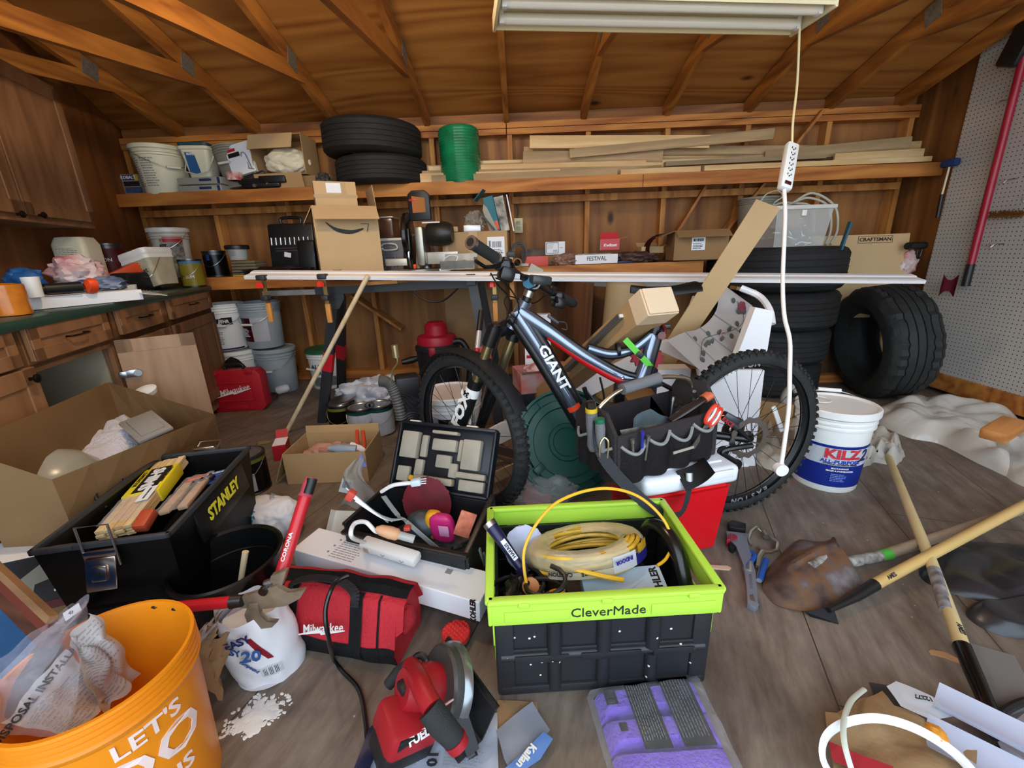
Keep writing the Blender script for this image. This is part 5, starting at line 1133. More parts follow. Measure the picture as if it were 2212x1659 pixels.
# curved back: rows from top to seat: left edge px, right edge px, y
rows = [((1556, 610),(1625, 660), 2.32),((1552, 640),(1630, 690), 2.30),((1548, 668),(1618, 715), 2.26),((1530, 695),(1600, 745), 2.2),((1505, 712),(1590, 780), 2.12),((1478, 718),(1570, 810), 2.02),((1440, 735),(1545, 830), 1.93)]
L_ = [q(*a, y) for a, b, y in rows]; R_ = [q(*b, y - .04) for a, b, y in rows]
Lb, Rb = bez(L_, 6), bez(R_, 6)
g = G(); nv = len(Lb) - 1; g.surf(lambda u, v: Lb[int(round(v * nv))].lerp(Rb[int(round(v * nv))], u) + V((0, 0, 0)), 8, nv, -.02); g.ob('back_slats', wp, t, ang=50)
def onchair(u, v, off=.004):
    i = v * nv; k = min(int(i), nv - 1); p = Lb[k].lerp(Lb[k + 1], i - k).lerp(Rb[k].lerp(Rb[k + 1], i - k), u)
    return p + V((0, -off, off * .6))
g = G()
for v in (.40, .62, .82): g.tube([onchair(u / 8, v, .003) for u in range(9)], .003, 6)
g.ob('slat_gaps', mat('gap_grey', '#8d8985', .7), t)
g = G(); g.tube([onchair(.5 + .25 * sin(k / 3),.1 + k * .042, .006) for k in range(20)], .0015, 5)
rd = random.Random(4)
for k in range(18):
    u, v = .5 + .25 * sin(k / 2.8) + rd.choice((-1, 1)) * .11, .12 + k * .046
    c = onchair(min(.95, u), min(.97, v),.007); g.blob(c, (.02, .006, .032), k, .05, 1, 2, flat=False, R=rot(0, rd.uniform(-40, 40), 0))
g.ob('painted_leaves', mat('leaf_grey', '#4a4b48', .7), t)
g = G();
for k in range(5):
    c = onchair(.62 + .04 * cos(k * 1.3),.14 + .03 * sin(k * 1.3),.008); g.blob(c, (.03, .006, .04), k + 9, .1, 1, 2, flat=False)
g.ob('painted_rose', mat('rose_red', '#7c2638', .6), t)
g = G(); c = onchair(.5, .55, .008); g.tube(bez([c + V((.015, 0, .02)), c + V((-.01, 0, .02)), c + V((-.005, 0, -.02)), c + V((.015, 0, -.01)), c + V((0, 0, .005))]),.002, 5); g.ob('painted_bud', mat('rose_pale', '#b98a94', .6), t)
# side arm panels
def slab(name, m, pts, y, th, par):
    P = [Y(px, py, y) - o for px, py in pts]; g = G(); c = sum(P, V()) / len(P)
    g.prism([(p.x, p.z) for p in P], th, (0, P[0].y + th, 0), rot(90, 0, 0), bev=.002); return g.ob(name, m, par, False)
slab('arm_panel', wp2, [(1632, 664),(1672, 672),(1656, 770),(1590, 775)], 2.0, .05, t)
g = G(); g.tube(bez([q(1600, 622, 2.25), q(1640, 640, 2.2), q(1662, 668, 2.1), q(1668, 700, 2.05)], 6),.016, 8); g.ob('top_rail', wp2, t)
slab('side_panel', wp2, [(1508, 800),(1652, 800),(1628, 1008),(1550, 1010)], 1.98, .03, t)
slab('foot_rail', wp2, [(1520, 978),(1632, 978),(1632, 1008),(1520, 1010)], 1.94, .03, t)
slab('foot_block', wp2, [(1562, 1006),(1618, 1006),(1614, 1030),(1566, 1030)], 1.93, .06, t)
slab('arm_slat', mat('cream_paint', '#d9d4d2', .5), [(1500, 640),(1518, 640),(1512, 720),(1470, 720)], 2.4, .03, t)
slab('seat_frame', wp, [(1395, 745),(1445, 735),(1560, 800),(1545, 812)], 2.1, .04, t)
g = G(); c = Y(1605, 625, 2.6); g.box((0, 0, 0),(.12, .08, .02), rot(0, 12, 0)); one(g, 'carton_corner', card, 'tan carton corner peeking above the white chair back', 'box', c)
# white foam board diagonal, dark toolbox with red-white carton
a, b = Y(1035, 960, 1.95), Y(1330, 805, 2.3)
t = T('white_trim_plank', 'wide white plank lying diagonally behind the front wheel', 'plank', a.lerp(b, .5)); d = b - a; L = d.length + .3; R = frame_from(d, V((0, 1, 0))); t.rotation_euler = R.to_euler()
wx = abs(R.col[0].y) < abs(R.col[1].y); g = G(); g.box((0, 0, 0),(.10 if wx else .02, .02 if wx else .10, L), bev=.002); g.ob('plank', trimw, t, False)
g = G(); g.box((0, 0, .13),(.46, .26, .26), bev=.02); one(g, 'black_toolbox', black, 'black closed toolbox behind the down tube of the bicycle', 'toolbox', (Y(1190, 870, 2.5).x, 2.55, .0))
t = carton('red and white open carton with white tubs on the black toolbox', (Y(1175, 780, 2.45).x, 2.52, .262),(.34, .22, .12),(0, 0, 14), mat('red_white_card', '#d9d7d8', .5, var=.9, vs=7, dirt='#c43a26'), {'f': (60, .06)}, name='printed_carton')
g = G(); g.blob((0, 0, .05),(.2, .16, .1), 4, .2, 2); one(g, 'pink_bundle', mat('maroon_pink', '#a8354a', .5, var=.7, vs=14, dirt='#e8d8da'), 'maroon and white bag in the red and white carton', 'bag', (Y(1170, 780, 2.45).x, 2.5, .32))
for k, (px, y, h_, w_) in enumerate(((1150, 2.78, .47, .1),(1175, 2.88, .66, .09))):
    g = G(); g.box((0, 0, h_ / 2),(w_, .08, h_), bev=.003); t = one(g, 'white_carton', whitep, ('short white carton with barcode behind the down tube', 'tall narrow white carton with red lettering behind the top tube')[k], 'carton', (Y(px, 760, y).x, y, 0))
    g = G(); g.box((0, -.0405, h_ * .85),(w_ * .8, .001, .02)); g.ob('red_label', red, t, False)
t = carton('white first aid style carton with blue side behind the seat tube', (Y(1455, 830, 2.2).x, 2.25, .3),(.17, .12, .14),(0, 0, -4), whitep, top=True, name='wall_plate_carton')
g = G(); g.box((-.0855, 0, .07),(.002, .12, .14)); g.ob('blue_side', NV_, t, False)
g = G(); g.box((0, 0, .14),(.5, .4, .28)); one(g, 'low_crate', card3, 'brown low crate under the white carton behind the seat tube', 'crate', (Y(1440, 870, 2.3).x, 2.35, 0))
g = G(); g.lathe([(.0, 0),(.03, 0),(.035, .012),(.012, .02),(0, .02)], 18, mod=lambda a, r, z: .006 * sin(8 * a) if r > .02 else 0)
for px, py in ((1382, 770),(1412, 775)):
    g = G(); g.lathe([(0, -.01),(.04, -.01),(.045, 0),(.04, .01),(0, .01)], 48, mod=lambda a, r, z: .007 * sin(9 * a) if r > .03 else 0); one(g, 'red_valve_wheel', mat('valve_red', '#a8283a', .45), 'scalloped red valve wheel behind the seat tube, ' + ('left' if px < 1400 else 'right') + ' of the green strap', 'valve wheel', Y(px, py, 2.0),(90, 0, 0))
# green tote lid
lc = Y(1225, 955, 1.72); t = T('bin_cover', 'large dark green round bin lid leaning behind the tool bag', 'lid', lc, (62, 0, 12))
g = G(); Rl = .23
g.lathe([(0, .0),(.06, .0),(.065, .006),(.08, .006),(.085, 0),(.15, .0),(.155, .012),(.185, .012),(.19, -.01),(.22, -.01),(.225, .014),(.236, .014),(.236, -.012),(.2, -.02),(0, -.02)], 64); g.ob('disc', green, t)
for k in range(12): g = G(); g.box((.2 * cos(k * pi / 6),.2 * sin(k * pi / 6), -.002),(.03, .006, .014), Matrix.Rotation(k * pi / 6, 3, 'Z')); g.ob('rib', green, t, False)
g = G(); g.box((-.14, -.1, .01),(.05, .035, .014), Matrix.Rotation(.6, 3, 'Z'), bev=.003); g.ob('clip', green, t)
for lb, A1, B1, w_, mm in (('tan flat cardboard strip lying on the floor under the front wheel', Z(1040, 1055), Z(1215, 975),.09, card2),('silver metal ladder rail on the floor behind the front wheel', Z(1020, 960, .05), Z(1110, 985, .05),.05, steel)):
    board(lb, A1 + V((0, 0, .012)), B1 + V((0, 0, .012)), w_, .01, mm, up=V((0, 0, 1)) if False else V((0, 1, 0)), name='flat_strip', cat='strip')
# bag of pads on floor
p = Z(1175, 1090); g = G(); g.blob((0, 0, .06),(.3, .2, .16), 17, .2, 1.6, 4, ridge=.6); one(g, 'clear_bag', film('clear_bag', '#cfd4d6', .3, .15), 'clear plastic bag of sanding pads on the floor between wheel and crate', 'bag', (p.x, p.y + .02, .0))
g = G(); g.lathe([(0, 0),(.05, 0),(.055, .02),(.045, .055),(0, .06)], 28); one(g, 'blue_pad', mat('teal_pad', '#2f8799', .6, bump=.5, bs=100), 'round teal pad inside the clear bag on the floor', 'pad', (p.x + .01, p.y + .05, .07),(50, 0, 0))
g = G(); g.lathe([(0, 0),(.06, 0),(.06, .03),(0, .03)], 28); one(g, 'orange_pad', mat('brick_pad', '#a84a34', .7), 'round brick red pad at the bottom of the clear bag', 'pad', (p.x - .03, p.y - .01, .03),(30, 0, 0))
g = G(); g.tube([(.06 * cos(a_ / 3),.012 * a_ * 0, .05 * sin(a_ / 3)) for a_ in range(14)], .006, 6); one(g, 'yellow_ring', LY_, 'yellow rim of a disc beside the clear bag', 'ring', (p.x + .13, p.y + .06, .07),(0, 0, 30))
# mountain bike
RC, FC = V((.864, 1.575, 0)), V((-.2386, 1.660, 0)); RW = .34
fdir = (FC - RC).normalized()                       # rear -> front
t = T('mountain_bike', 'silver, black and red full suspension mountain bike standing across the middle of the room', 'bicycle', RC); bo = V(t.location)
fr_sil = mat('frame_silver', '#8795ad', .2, .8, var=.12, vs=6); fr_blk = mat('frame_black', '#121316', .3); fr_red = mat('frame_red', '#c4181c', .35)
gold = mat('stanchion_gold', '#a39a72', .22, .9); tyrem = mat('bike_tyre', '#232424', .75, var=.3, vs=30, bump=.3, bs=120); gum = mat('grip_rubber', '#26282a', .8, bump=.4, bs=300)
yfr = 1.60
def fp(px, py, y=yfr): return Y(px, py, y) - bo
def wheel(name, c, psi, front, R=RW, lett=()):
    M = Matrix.Rotation(psi, 3, 'Z'); wg = T(name, '', '', c - bo); del wg['label']; del wg['category']; wg.parent = t; wg.rotation_euler = (0, 0, psi)
    Rm = rot(90, 0, 0); g = G(); r = .028
    def prof():
        P = []
        for i in range(13):
            a = radians(-125 + 250 * i / 12); P.append((R - r - .003 + r * cos(a), r * 1.0 * sin(a)))
        return P
    g.lathe(prof(), 96, R=Rm)
    nk = 66
    for i in range(nk):
        a = 2 * pi * i / nk
        for k, (off, dr) in enumerate(((-.019, -.010),(.019, -.010),(-.007, -.001),(.008, -.001))):
            aa = a + (pi / nk if k % 2 else 0); rr = R + dr - .002
            g.box(Rm @ V((rr * cos(aa), rr * sin(aa), off)),(.011, .012 if abs(off) > .01 else .010, .016), Matrix.Rotation(-aa, 3, 'Y') @ rot(0, 0, 90) if False else (Rm @ Matrix.Rotation(aa, 3, 'Z')))
    ty = g.ob('tyre', tyrem, wg, ang=30)
    g = G(); g.lathe([(R - .052, -.012),(R - .036, -.014),(R - .033, 0),(R - .036, .014),(R - .052, .012),(R - .06, 0),(R - .052, -.012)], 80, R=Rm); g.ob('rim', mat('rim_black', '#1a1b1d', .35), wg)
    g = G(); g.lathe([(0, -.05),(.01, -.05),(.01, -.035),(.026, -.03),(.026, -.024),(.016, -.02),(.016, .02),(.026, .024),(.026, .03),(.01, .035),(.01, .05),(0, .05)], 20, R=Rm); g.ob('hub', fr_blk, wg)
    for i in range(28):
        a = 2 * pi * i / 28; s = 1 if i % 2 else -1; a2 = a + (.42 if (i // 2) % 2 else -.42)
        g = G(); g.tube([Rm @ V((.024 * cos(a2),.024 * sin(a2), s * .027)), Rm @ V(((R - .05) * cos(a),(R - .05) * sin(a), s * .003))], .0011, 5); g.ob('spoke', fr_blk, wg)
    g = G(); sd = .035 if not front else .036
    g.lathe([(.062, -.001),(.085, -.001),(.085, .001),(.062, .001),(.062, -.001)], 60, (0, -sd, 0), Rm, mod=lambda a, r, z: .004 * sin(12 * a) if r > .07 else 0)
    for i in range(6): a = i * pi / 3; g.bar(Rm @ V((.02 * cos(a),.02 * sin(a), 0)) + V((0, -sd, 0)), Rm @ V((.066 * cos(a + .5),.066 * sin(a + .5), 0)) + V((0, -sd, 0)),.006, .002, V((0, 1, 0)))
    g.ob('brake_rotor', steel, wg)
    for k, (s_, a0, sz, rr) in enumerate(lett):
        for i, ch in enumerate(s_):
            a = radians(a0 - i * sz / rr * 52); p = Rm @ V((rr * cos(a), rr * sin(a), 0))
            text(ch, sz, mat('rim_grey', '#8a8f96', .5), wg, p + V((0, -.0235 if rr > R - .035 else -.0145, 0)), Rm @ Matrix.Rotation(a - pi / 2, 3, 'Z'), bold=.02, ext=.001)
    return wg
HZ = V((0, 0, RW))
rw = wheel('rear_wheel', RC + HZ, .2485, False, lett=(('EASTON', 118, .034, .292),('EASTON', -62, .034, .292)))
fw = wheel('front_wheel', FC + HZ, -.766, True)
rh, fh = HZ.copy(), FC + HZ - bo
# cassette + derailleur
g = G()
nR = V((-sin(.2485), cos(.2485), 0))
for i in range(7): g.lathe([(.02, 0),(.055 - .0055 * i, 0),(.055 - .0055 * i, .0016),(.02, .0016),(.02, 0)], 44, rh - nR * (.052 + .005 * i) * -1 + V((0, 0, 0)), rot(90, 0, degrees_(0) if False else 14), mod=lambda a, r, z: .0025 * sin(22 * a) if r > .03 else 0)
g.ob('cassette', mat('cassette', '#8a8576', .35, .9), t)
# contact: frame key points (photo pixels on the frame plane)
crown = fp(1090, 716, 1.62); ht_b = fp(1105, 708, 1.61); ht_t = fp(1136, 650, 1.60); stem = fp(1150, 612, 1.60); bb = fp(1300, 935, 1.60)
g = G(); g.tube([ht_b, ht_b.lerp(ht_t, .5), ht_t], [.026, .024, .025], 14); g.ob('head_tube', fr_sil, t)
g = G(); g.tube([ht_t, stem], .017, 12); g.ob('headset_spacers', fr_blk, t); g = G(); g.tube([ht_t + (stem - ht_t) * .25, ht_t + (stem - ht_t) * .6], .018, 12); g.ob('silver_spacer', steel, t)
# main tubes
g = G(); pts = bez([fp(1112, 672), fp(1160, 745), fp(1205, 820), fp(1243, 885), fp(1275, 940)], 6); g.tube(pts, [.038 - .006 * sin(pi * i / (len(pts) - 1)) for i in range(len(pts))], 14, flat=.75); dt = g.ob('down_tube', fr_sil, t)
for k, (py0, py1) in enumerate(((0, 0),)):
    g = G(); g.tube([p + V((-.016, -.004, -.022)) for p in pts], .020, 10); g.ob('down_tube_underside', fr_blk, dt)
    g = G(); g.tube([p + V((.016, -.004, .020)) for p in pts[3:]], .020, 10); g.ob('down_tube_topside', fr_blk, dt)
d = (fp(1240, 880) - fp(1140, 705)); aT = atan2(d.z, d.x)
text('GIANT', .052, white, dt, fp(1197, 795, yfr - .040), rot(90, 0, 0) @ Matrix.Rotation(aT, 3, 'Z'), bold=.03, sx=1.25)
g = G(); a_ = fp(1236, 872); g.tube([a_, a_ + d.normalized() * .02], .036, 12); g.ob('orange_band', BO_, dt)
g = G(); pts = bez([fp(1120, 672), fp(1185, 715), fp(1260, 768), fp(1330, 808), fp(1372, 822)], 6); g.tube(pts, [.031 - .012 * i / (len(pts) - 1) for i in range(len(pts))], 12); tt = g.ob('top_tube', fr_sil, t)
g = G(); g.tube([p + V((0, -.006, -.016)) for p in pts[6:]], .0165, 10); g.ob('red_underside', fr_red, tt); g = G(); g.tube([p + V((.004, -.004, .017)) for p in pts[2:]], .013, 10); g.ob('black_topside', fr_blk, tt)
g = G(); pts = bez([fp(1270, 752), fp(1320, 765), fp(1370, 752), fp(1415, 715)], 6); g.tube(pts, .017, 12); o_ = g.ob('seat_brace', fr_sil, t); g = G(); g.tube([p + V((0, -.001, .010)) for p in pts], .011, 10); g.tube([p + V((0, -.001, -.012)) for p in pts], .009, 10); g.ob('brace_edging', fr_blk, o_)
g = G(); g.tube([fp(1380, 825), fp(1392, 790), fp(1412, 722)], [.03, .024, .021], 12); o_ = g.ob('seat_tube', fr_sil, t); g = G(); g.tube([fp(1398, 818) + V((0, -.002, 0)), fp(1425, 715) + V((0, -.002, 0))], .016, 10); g.ob('seat_tube_edging', fr_blk, o_)
g = G(); g.tube([fp(1412, 722), fp(1440, 640)], .0155, 12); g.ob('seat_post', fr_blk, t); g = G(); g.cyl(fp(1413, 720), fp(1420, 698),.024, n=16); g.box(fp(1436, 705),(.04, .03, .02), None, .004); g.ob('seat_clamp', fr_blk, t)
g = G()
s0, s1 = fp(1362, 630), fp(1502, 622)
def sad(u, v):
    p = s0.lerp(s1, u); w_ = .02 + .05 * max(0, (u - .35) / .65) ** 1.3 if u > .35 else .018 * min(1, .4 + u * 3)
    a = pi * (v - .5) ; return (p.x, p.y + w_ * sin(a) , p.z + .03 * cos(a) - .012 * sin(pi * u) - .006)
g.surf(sad, 20, 12, .008); g.ob('saddle', mat('saddle_black', '#1b1e22', .35), t)
g = G(); g.tube([s0.lerp(s1, .3) - V((0, 0, .01)), s0.lerp(s1, .55) - V((0, 0, .035)), s0.lerp(s1, .8) - V((0, 0, .01))], .004, 6); g.ob('saddle_rail', steel, t)
# linkage and shock
g = G(); g.prism([(0, 0),(.06, .018),(.16, .012),(.175, -.005),(.15, -.014),(.06, -.01),(.03, -.035),(.0, -.03)], .03, fp(1330, 828, 1.57), rot(90, 0, 0), bev=.003); lk = g.ob('rocker_link', mat('link_grey', '#3a3d42', .35, .5), t)
for px, py, r in ((1365, 832, .014),(1344, 815, .008),(1408, 822, .009)): g = G(); g.lathe([(0, 0),(r, 0),(r, .004),(r * .6, .006),(0, .004)], 20, fp(px, py, 1.54), rot(90, 0, 0)); g.ob('pivot_bolt', steel, lk)
g = G(); g.cyl(fp(1340, 828), fp(1335, 935),.022, n=16); g.ob('shock', fr_blk, t)
g = G(); g.tube([fp(1422, 825, 1.56), fp(1480, 855, 1.56), fp(1538, 878, 1.55), rh + V((0, -.045, 0))], [.014, .016, .018, .016], 10, flat=.6); sst = g.ob('seat_stay', fr_blk, t)
text('FOX', .03, mat('gold_text', '#c0a860'), sst, fp(1548, 893, 1.51), rot(90, 0, 0) @ Matrix.Rotation(radians(-38), 3, 'Z'), bold=.02); text('RACE', .022, red, sst, fp(1572, 912, 1.505), rot(90, 0, 0) @ Matrix.Rotation(radians(-38), 3, 'Z'), bold=.02)
g = G(); g.tube([fp(1320, 960), fp(1500, 935, 1.56), rh + V((0, -.045, 0))], [.02, .016, .015], 10); g.ob('chain_stay', fr_blk, t)
g = G(); g.box(fp(1578, 905, 1.53),(.07, .03, .035), rot(0, 30, 0),.006); g.tube([fp(1560, 900, 1.52), fp(1592, 925, 1.52)], .012, 8); g.ob('rear_brake', mat('caliper_grey', '#4c4f54', .35, .7), t)
g = G(); g.tube(bez([rh + V((.01, -.06, -.02)), fp(1560, 975, 1.5), fp(1590, 1000, 1.5), fp(1565, 1002, 1.5)]),.011, 8);
for px, py in ((1562, 975),(1590, 1003)): g.lathe([(0, -.004),(.022, -.004),(.022, .004),(0, .004)], 14, fp(px, py, 1.5), rot(90, 0, 0))
g.ob('derailleur', fr_blk, t)
# fork, steered
psi = -.766; wl = V((sin(-psi), cos(psi), 0)); ax_ = V((-sin(psi), cos(psi), 0))      # axle axis
crw = crown + V((0, 0, .0)); sh = .062
for s in (-1, 1):
    bot = fh + ax_ * (s * sh); top = crw + ax_ * (s * sh)
    g = G(); g.tube([top.lerp(bot, .02), top.lerp(bot, .5)], .0195, 14); st_ = g.ob('stanchion', gold, t)
    g = G(); g.tube([top.lerp(bot, .42), top.lerp(bot, .46), top.lerp(bot, .8), bot + V((0, 0, -.01))], [.030, .0285, .026, .021], 14); lw_ = g.ob('fork_leg', fr_blk, t)
    g = G(); g.cyl(top + (top - bot) * .07, top.lerp(bot, .10),.028, n=18); g.cyl(top + (top - bot) * .085, top + (top - bot) * .07, .018, n=14); g.ob('fork_cap', fr_blk, t)
    if s == -1:
        dl = bot - top; nn = -ax_; k = dl.normalized(); xx = -k; yy = xx.cross(nn) * -1
        Rt = Matrix((xx, nn.cross(xx), nn)).transposed()
        text('FOX', .07, white, lw_, top.lerp(bot, .70) + nn * .0295, Rt, bold=.05, sx=1.1)
        g = G(); q0, q1 = top.lerp(bot, .50), top.lerp(bot, .575)
        g.tube([q0, q1], .0305, 14); bd = g.ob('white_decal', white, lw_); text('34', .03, black, bd, q0.lerp(q1, .5) + nn * .0315, Rt @ rot(0, 0, 90), bold=.04)
g = G(); a_, b_ = crw + ax_ * .07, crw - ax_ * .07; g.tube([a_, crw + V((0, 0, .015)), b_], [.024, .032, .024], 14); g.ob('fork_crown', fr_blk, t)
# arch and mudguard
m_ = crw.lerp(fh, .45); g = G(); g.tube(bez([m_ + ax_ * sh, m_ + ax_ * .04 + V((0, 0, .05)) + (fdir * .02), m_ - ax_ * .04 + V((0, 0, .05)) + (fdir * .02), m_ - ax_ * sh]),.011, 8); g.ob('fork_arch', fr_blk, t)
wd = V((cos(psi), sin(psi), 0))
def mg(u, v):
    a = radians(28 + 118 * u); R_ = RW + .022 + .02 * (u - .5) ** 2; w_ = (.042 if .2 < u < .8 else .03)
    return fh + wd * (R_ * cos(a)) + V((0, 0, R_ * sin(a))) + ax_ * (w_ * (2 * v - 1)) - V((0, 0, .012 * (2 * v - 1) ** 2))
g = G(); g.surf(mg, 24, 6, .003); g.ob('mudguard', mat('mudguard_black', '#26272a', .55), t)
# brake caliper, front
g = G(); g.box(fh - ax_ * .055 + V((.02, 0, .055)),(.045, .03, .05), rot(0, 20, 40),.006); g.ob('front_brake', fr_blk, t)
g = G(); g.cyl(fh - ax_ * .085, fh + ax_ * .085, .008, n=12); g.bar(fh - ax_ * .085, fh - ax_ * .09 + V((0, 0, .07)),.01, .006); g.ob('quick_release', steel, t)
# bars
gl = Y(1018, 524, 1.235) - bo; gr = Y(1238, 655, 1.84) - bo
st_c = Y(1152, 610, 1.55) - bo
bar = bez([gl, gl.lerp(st_c, .45), gl.lerp(st_c, .75) + V((0, 0, -.006)), st_c + (gl - st_c) * .1, st_c + (gr - st_c) * .12, st_c.lerp(gr, .35) + V((0, 0, -.004)), st_c.lerp(gr, .6), gr], 5)
g = G(); nb = len(bar); g.tube(bar, [.011 + .0055 * max(0, 1 - abs(i - nb * .5) / (nb * .22)) for i in range(nb)], 12); hb = g.ob('handlebar', fr_blk, t)
for e, o2, nm in ((gl, st_c, 'l'),(gr, st_c, 'r')):
    dv = (o2 - e).normalized(); g = G(); g.tube([e, e + dv * .13], .0175, 16); gp_ = g.ob('grip', gum, t)
    for q0_, q1_ in ((-.004, .008),(.125, .135)): g = G(); g.cyl(e + dv * q0_, e + dv * q1_, .0195, n=16); g.ob('lock_ring', steel if nm == 'l' else fr_blk, gp_)
    if nm == 'l': g = G(); g.cyl(e - dv * .006, e - dv * .0035, .012, n=16); g.ob('bar_plug', black, gp_)
    c = e + dv * .17; g = G(); g.box(c + V((0, 0, -.008)),(.05, .035, .03), None, .008); g.box(c + V((.01, 0, -.035)),(.05, .05, .045), rot(0, 20, 20),.012); g.tube([c, c + V((-.01, -.02, -.01)), c + V((-.05, -.055, -.01)), c - dv * .06 + V((-.045, -.05, -.012))] if nm == 'l' else [c, c + V((0, -.04, -.02)), c - dv * .09 + V((-.03, -.04, -.03))], .006, 8)
    sf = g.ob('brake_lever', fr_blk, t); g = G(); g.box(c + dv * .03 + V((0, 0, .018)),(.03, .02, .012), rot(0, 20, 30),.003); g.cyl(c + dv * .04 + V((0, 0, 0)), c + dv * .05, .018, n=14); g.ob('clamp_ring', fr_blk, sf)
g = G(); g.tube([stem + V((0, .0, .012)), stem + V((0, 0, -.012)), st_c], [.02, .022, .018], 14); sm = g.ob('stem', fr_blk, t)
for sx in (-1, 1):
    dv = (gr - gl).normalized(); c = st_c + dv * sx * .014; g = G(); g.lathe([(.0175, -.003),(.021, -.003),(.021, .003),(.0175, .003),(.0175, -.003)], 20, c, frame_from(dv)); g.ob('stem_plate', mat('white_mark', '#cfd3d8', .4), sm)
g = G(); g.box(Y(1160, 618, 1.50) - bo + V((.01, 0, .02)),(.075, .045, .03), rot(0, 8, 25),.008); ph = g.ob('bike_light', mat('light_body', '#2e3437', .3), t)
g = G(); g.cyl(Y(1142, 612, 1.49) - bo, Y(1142, 612, 1.485) - bo + V((0, 0, .002)),.02, n=20); g.ob('blue_lens', mat('blue_lens', '#1b5f7c', .2), ph)
g = G(); g.box(Y(1108, 596, 1.42) - bo, (.045, .02, .018), rot(0, 10, 30),.004); g.ob('bell_mount', mat('white_mark', '#cfd3d8', .4), t)
# cables
g = G()
for k, P in enumerate(((( 1070, 600, 1.40),(1095, 615, 1.42),(1118, 650, 1.5),(1120, 675, 1.54),(1108, 700, 1.56),(1122, 688, 1.57)),
           ((1175, 640, 1.7),(1150, 655, 1.65),(1100, 640, 1.6),(1090, 655, 1.58),(1105, 680, 1.56),(1122, 692, 1.57)),
           ((1060, 590, 1.38),(1075, 615, 1.4),(1098, 640, 1.45),(1102, 665, 1.5),(1090, 700, 1.52),(1060, 790, 1.55),(1040, 880, 1.52)))):
    g = G(); g.tube(bez([Y(*q) - bo for q in P], 8),.0025, 6); g.ob('cable', fr_blk, t)
g = G(); p = fp(1195, 690, 1.58); g.box(p, (.05, .02, .012), rot(0, 38, 0),.003); g.tube(bez([p + V((.02, 0, -.01)), p + V((.045, 0, -.015)), p + V((.05, 0, -.04)), p + V((.03, 0, -.035))]),.003, 6); g.ob('strap_clip', mat('link_grey', '#3a3d42', .35, .5), t)
g = G(); p = fp(1335, 755); g.lathe([(.024, -.006),(.027, -.006),(.027, .006),(.024, .006),(.024, -.006)], 18, p, frame_from(V((1, 0, .1)))); g.ob('rubber_band', black, t)
g = G(); g.tube(bez([fp(1430, 698, 1.57), fp(1437, 715, 1.57), fp(1428, 725, 1.57)]),.006, 8); g.cyl(fp(1430, 725, 1.57), fp(1430, 725, 1.55),.014, n=14); g.ob('rear_reflector', mat('reflector_red', '#5c0d10', .2), t)
# green strap
P0, P1 = fp(1350, 733, 1.56), fp(1402, 788, 1.55); g = G(); g.bar(P0, P1, .022, .003, V((0, 1, 0))); g.tube([P1, P1 + V((.012, .02, -.01)), P1 + V((.008, .05, 0))], .012, 6, flat=.3); s_ = g.ob('green_strap', mat('strap_green', '#58c234', .5), t, False)
g = G(); g.box(P0.lerp(P1, .6) + V((0, -.006, 0)),(.026, .006, .02), rot(0, 40, 0),.002); g.ob('buckle', black, s_)
# crank and pedal, chain
g = G(); g.tube([fp(1300, 940, 1.54), fp(1262, 838, 1.50)], .009, 8); g.tube(bez([fp(1262, 838, 1.5), fp(1290, 870, 1.5), fp(1305, 862, 1.5), fp(1296, 815, 1.5)]),.004, 8); g.ob('crank_arm', fr_blk, t)
g = G(); g.lathe([(.06, -.002),(.085, -.002),(.085, .002),(.06, .002),(.06, -.002)], 60, bb + V((0, .03, 0)), rot(90, 0, 0), mod=lambda a, r, z: .003 * sin(30 * a) if r > .07 else 0); g.ob('chainring', steel, t)
# tool bag on the cooler
co = (Z(1550, 1195) + Z(1300, 1090)) / 2
ca, cb = Z(1550, 1195), Z(1290, 1240);
t = T('cooler', 'red picnic cooler with white lid behind the green and black crate', 'cooler', (.515, 1.395, 0),(0, 0, 15))
cr = mat('cooler_red', '#d2101c', .3); cw = mat('cooler_white', '#e9ecf4', .35)
g = G(); loft(g, [sq(.0001, 0)] if False else [[(x * .15, y * .115, 0) for x, y in ((-1, -1),(1, -1),(1, 1),(-1, 1))], [(x * .17, y * .135, .285) for x, y in ((-1, -1),(1, -1),(1, 1),(-1, 1))]]); bmesh.ops.bevel(g.bm, geom=g.bm.edges[:], offset=.018, segments=3, affect='EDGES'); g.ob('body', cr, t)
g = G(); g.box((0, 0, .318),(.36, .29, .066), None, .02, 3); lid = g.ob('lid', cw, t); g = G(); g.box((.0, 0, .352),(.28, .20, .010), None, .004); g.box((.1, -.146, .33),(.10, .008, .028), None, .003); g.ob('lid_recess', cw, lid)
# bag
bk = mat('bag_fabric', '#2b2527', .85, bump=.5, bs=160, var=.15, vs=8); bg = mat('bag_grey_trim', '#858989', .8)
t = T('tool_bag', 'open black fabric tool bag with grey trimmed pockets on top of the cooler', 'tool bag', (.425, 1.385, .358),(0, -2, 24)); bo2 = V(t.location)
W_, D_, Hh = .41, .23, .165
g = G()
g.box((0, 0, .006),(W_, D_, .012)); g.box((0, -D_ / 2, Hh / 2),(W_, .012, Hh), None, .004); g.box((0, D_ / 2, Hh / 2),(W_, .012, Hh), None, .004); g.ob('body', bk, t)
for s, pk in ((-1, .225),(1, .245)):
    g = G(); g.prism([(-D_ / 2, 0),(D_ / 2, 0),(D_ / 2, Hh),(D_ * .28, pk),(-D_ * .28, pk),(-D_ / 2, Hh)], .014, (s * W_ / 2 - .007, 0, 0), Matrix(((0, 0, 1),(1, 0, 0),(0, 1, 0))), bev=.003); g.ob('end_panel', bk, t)
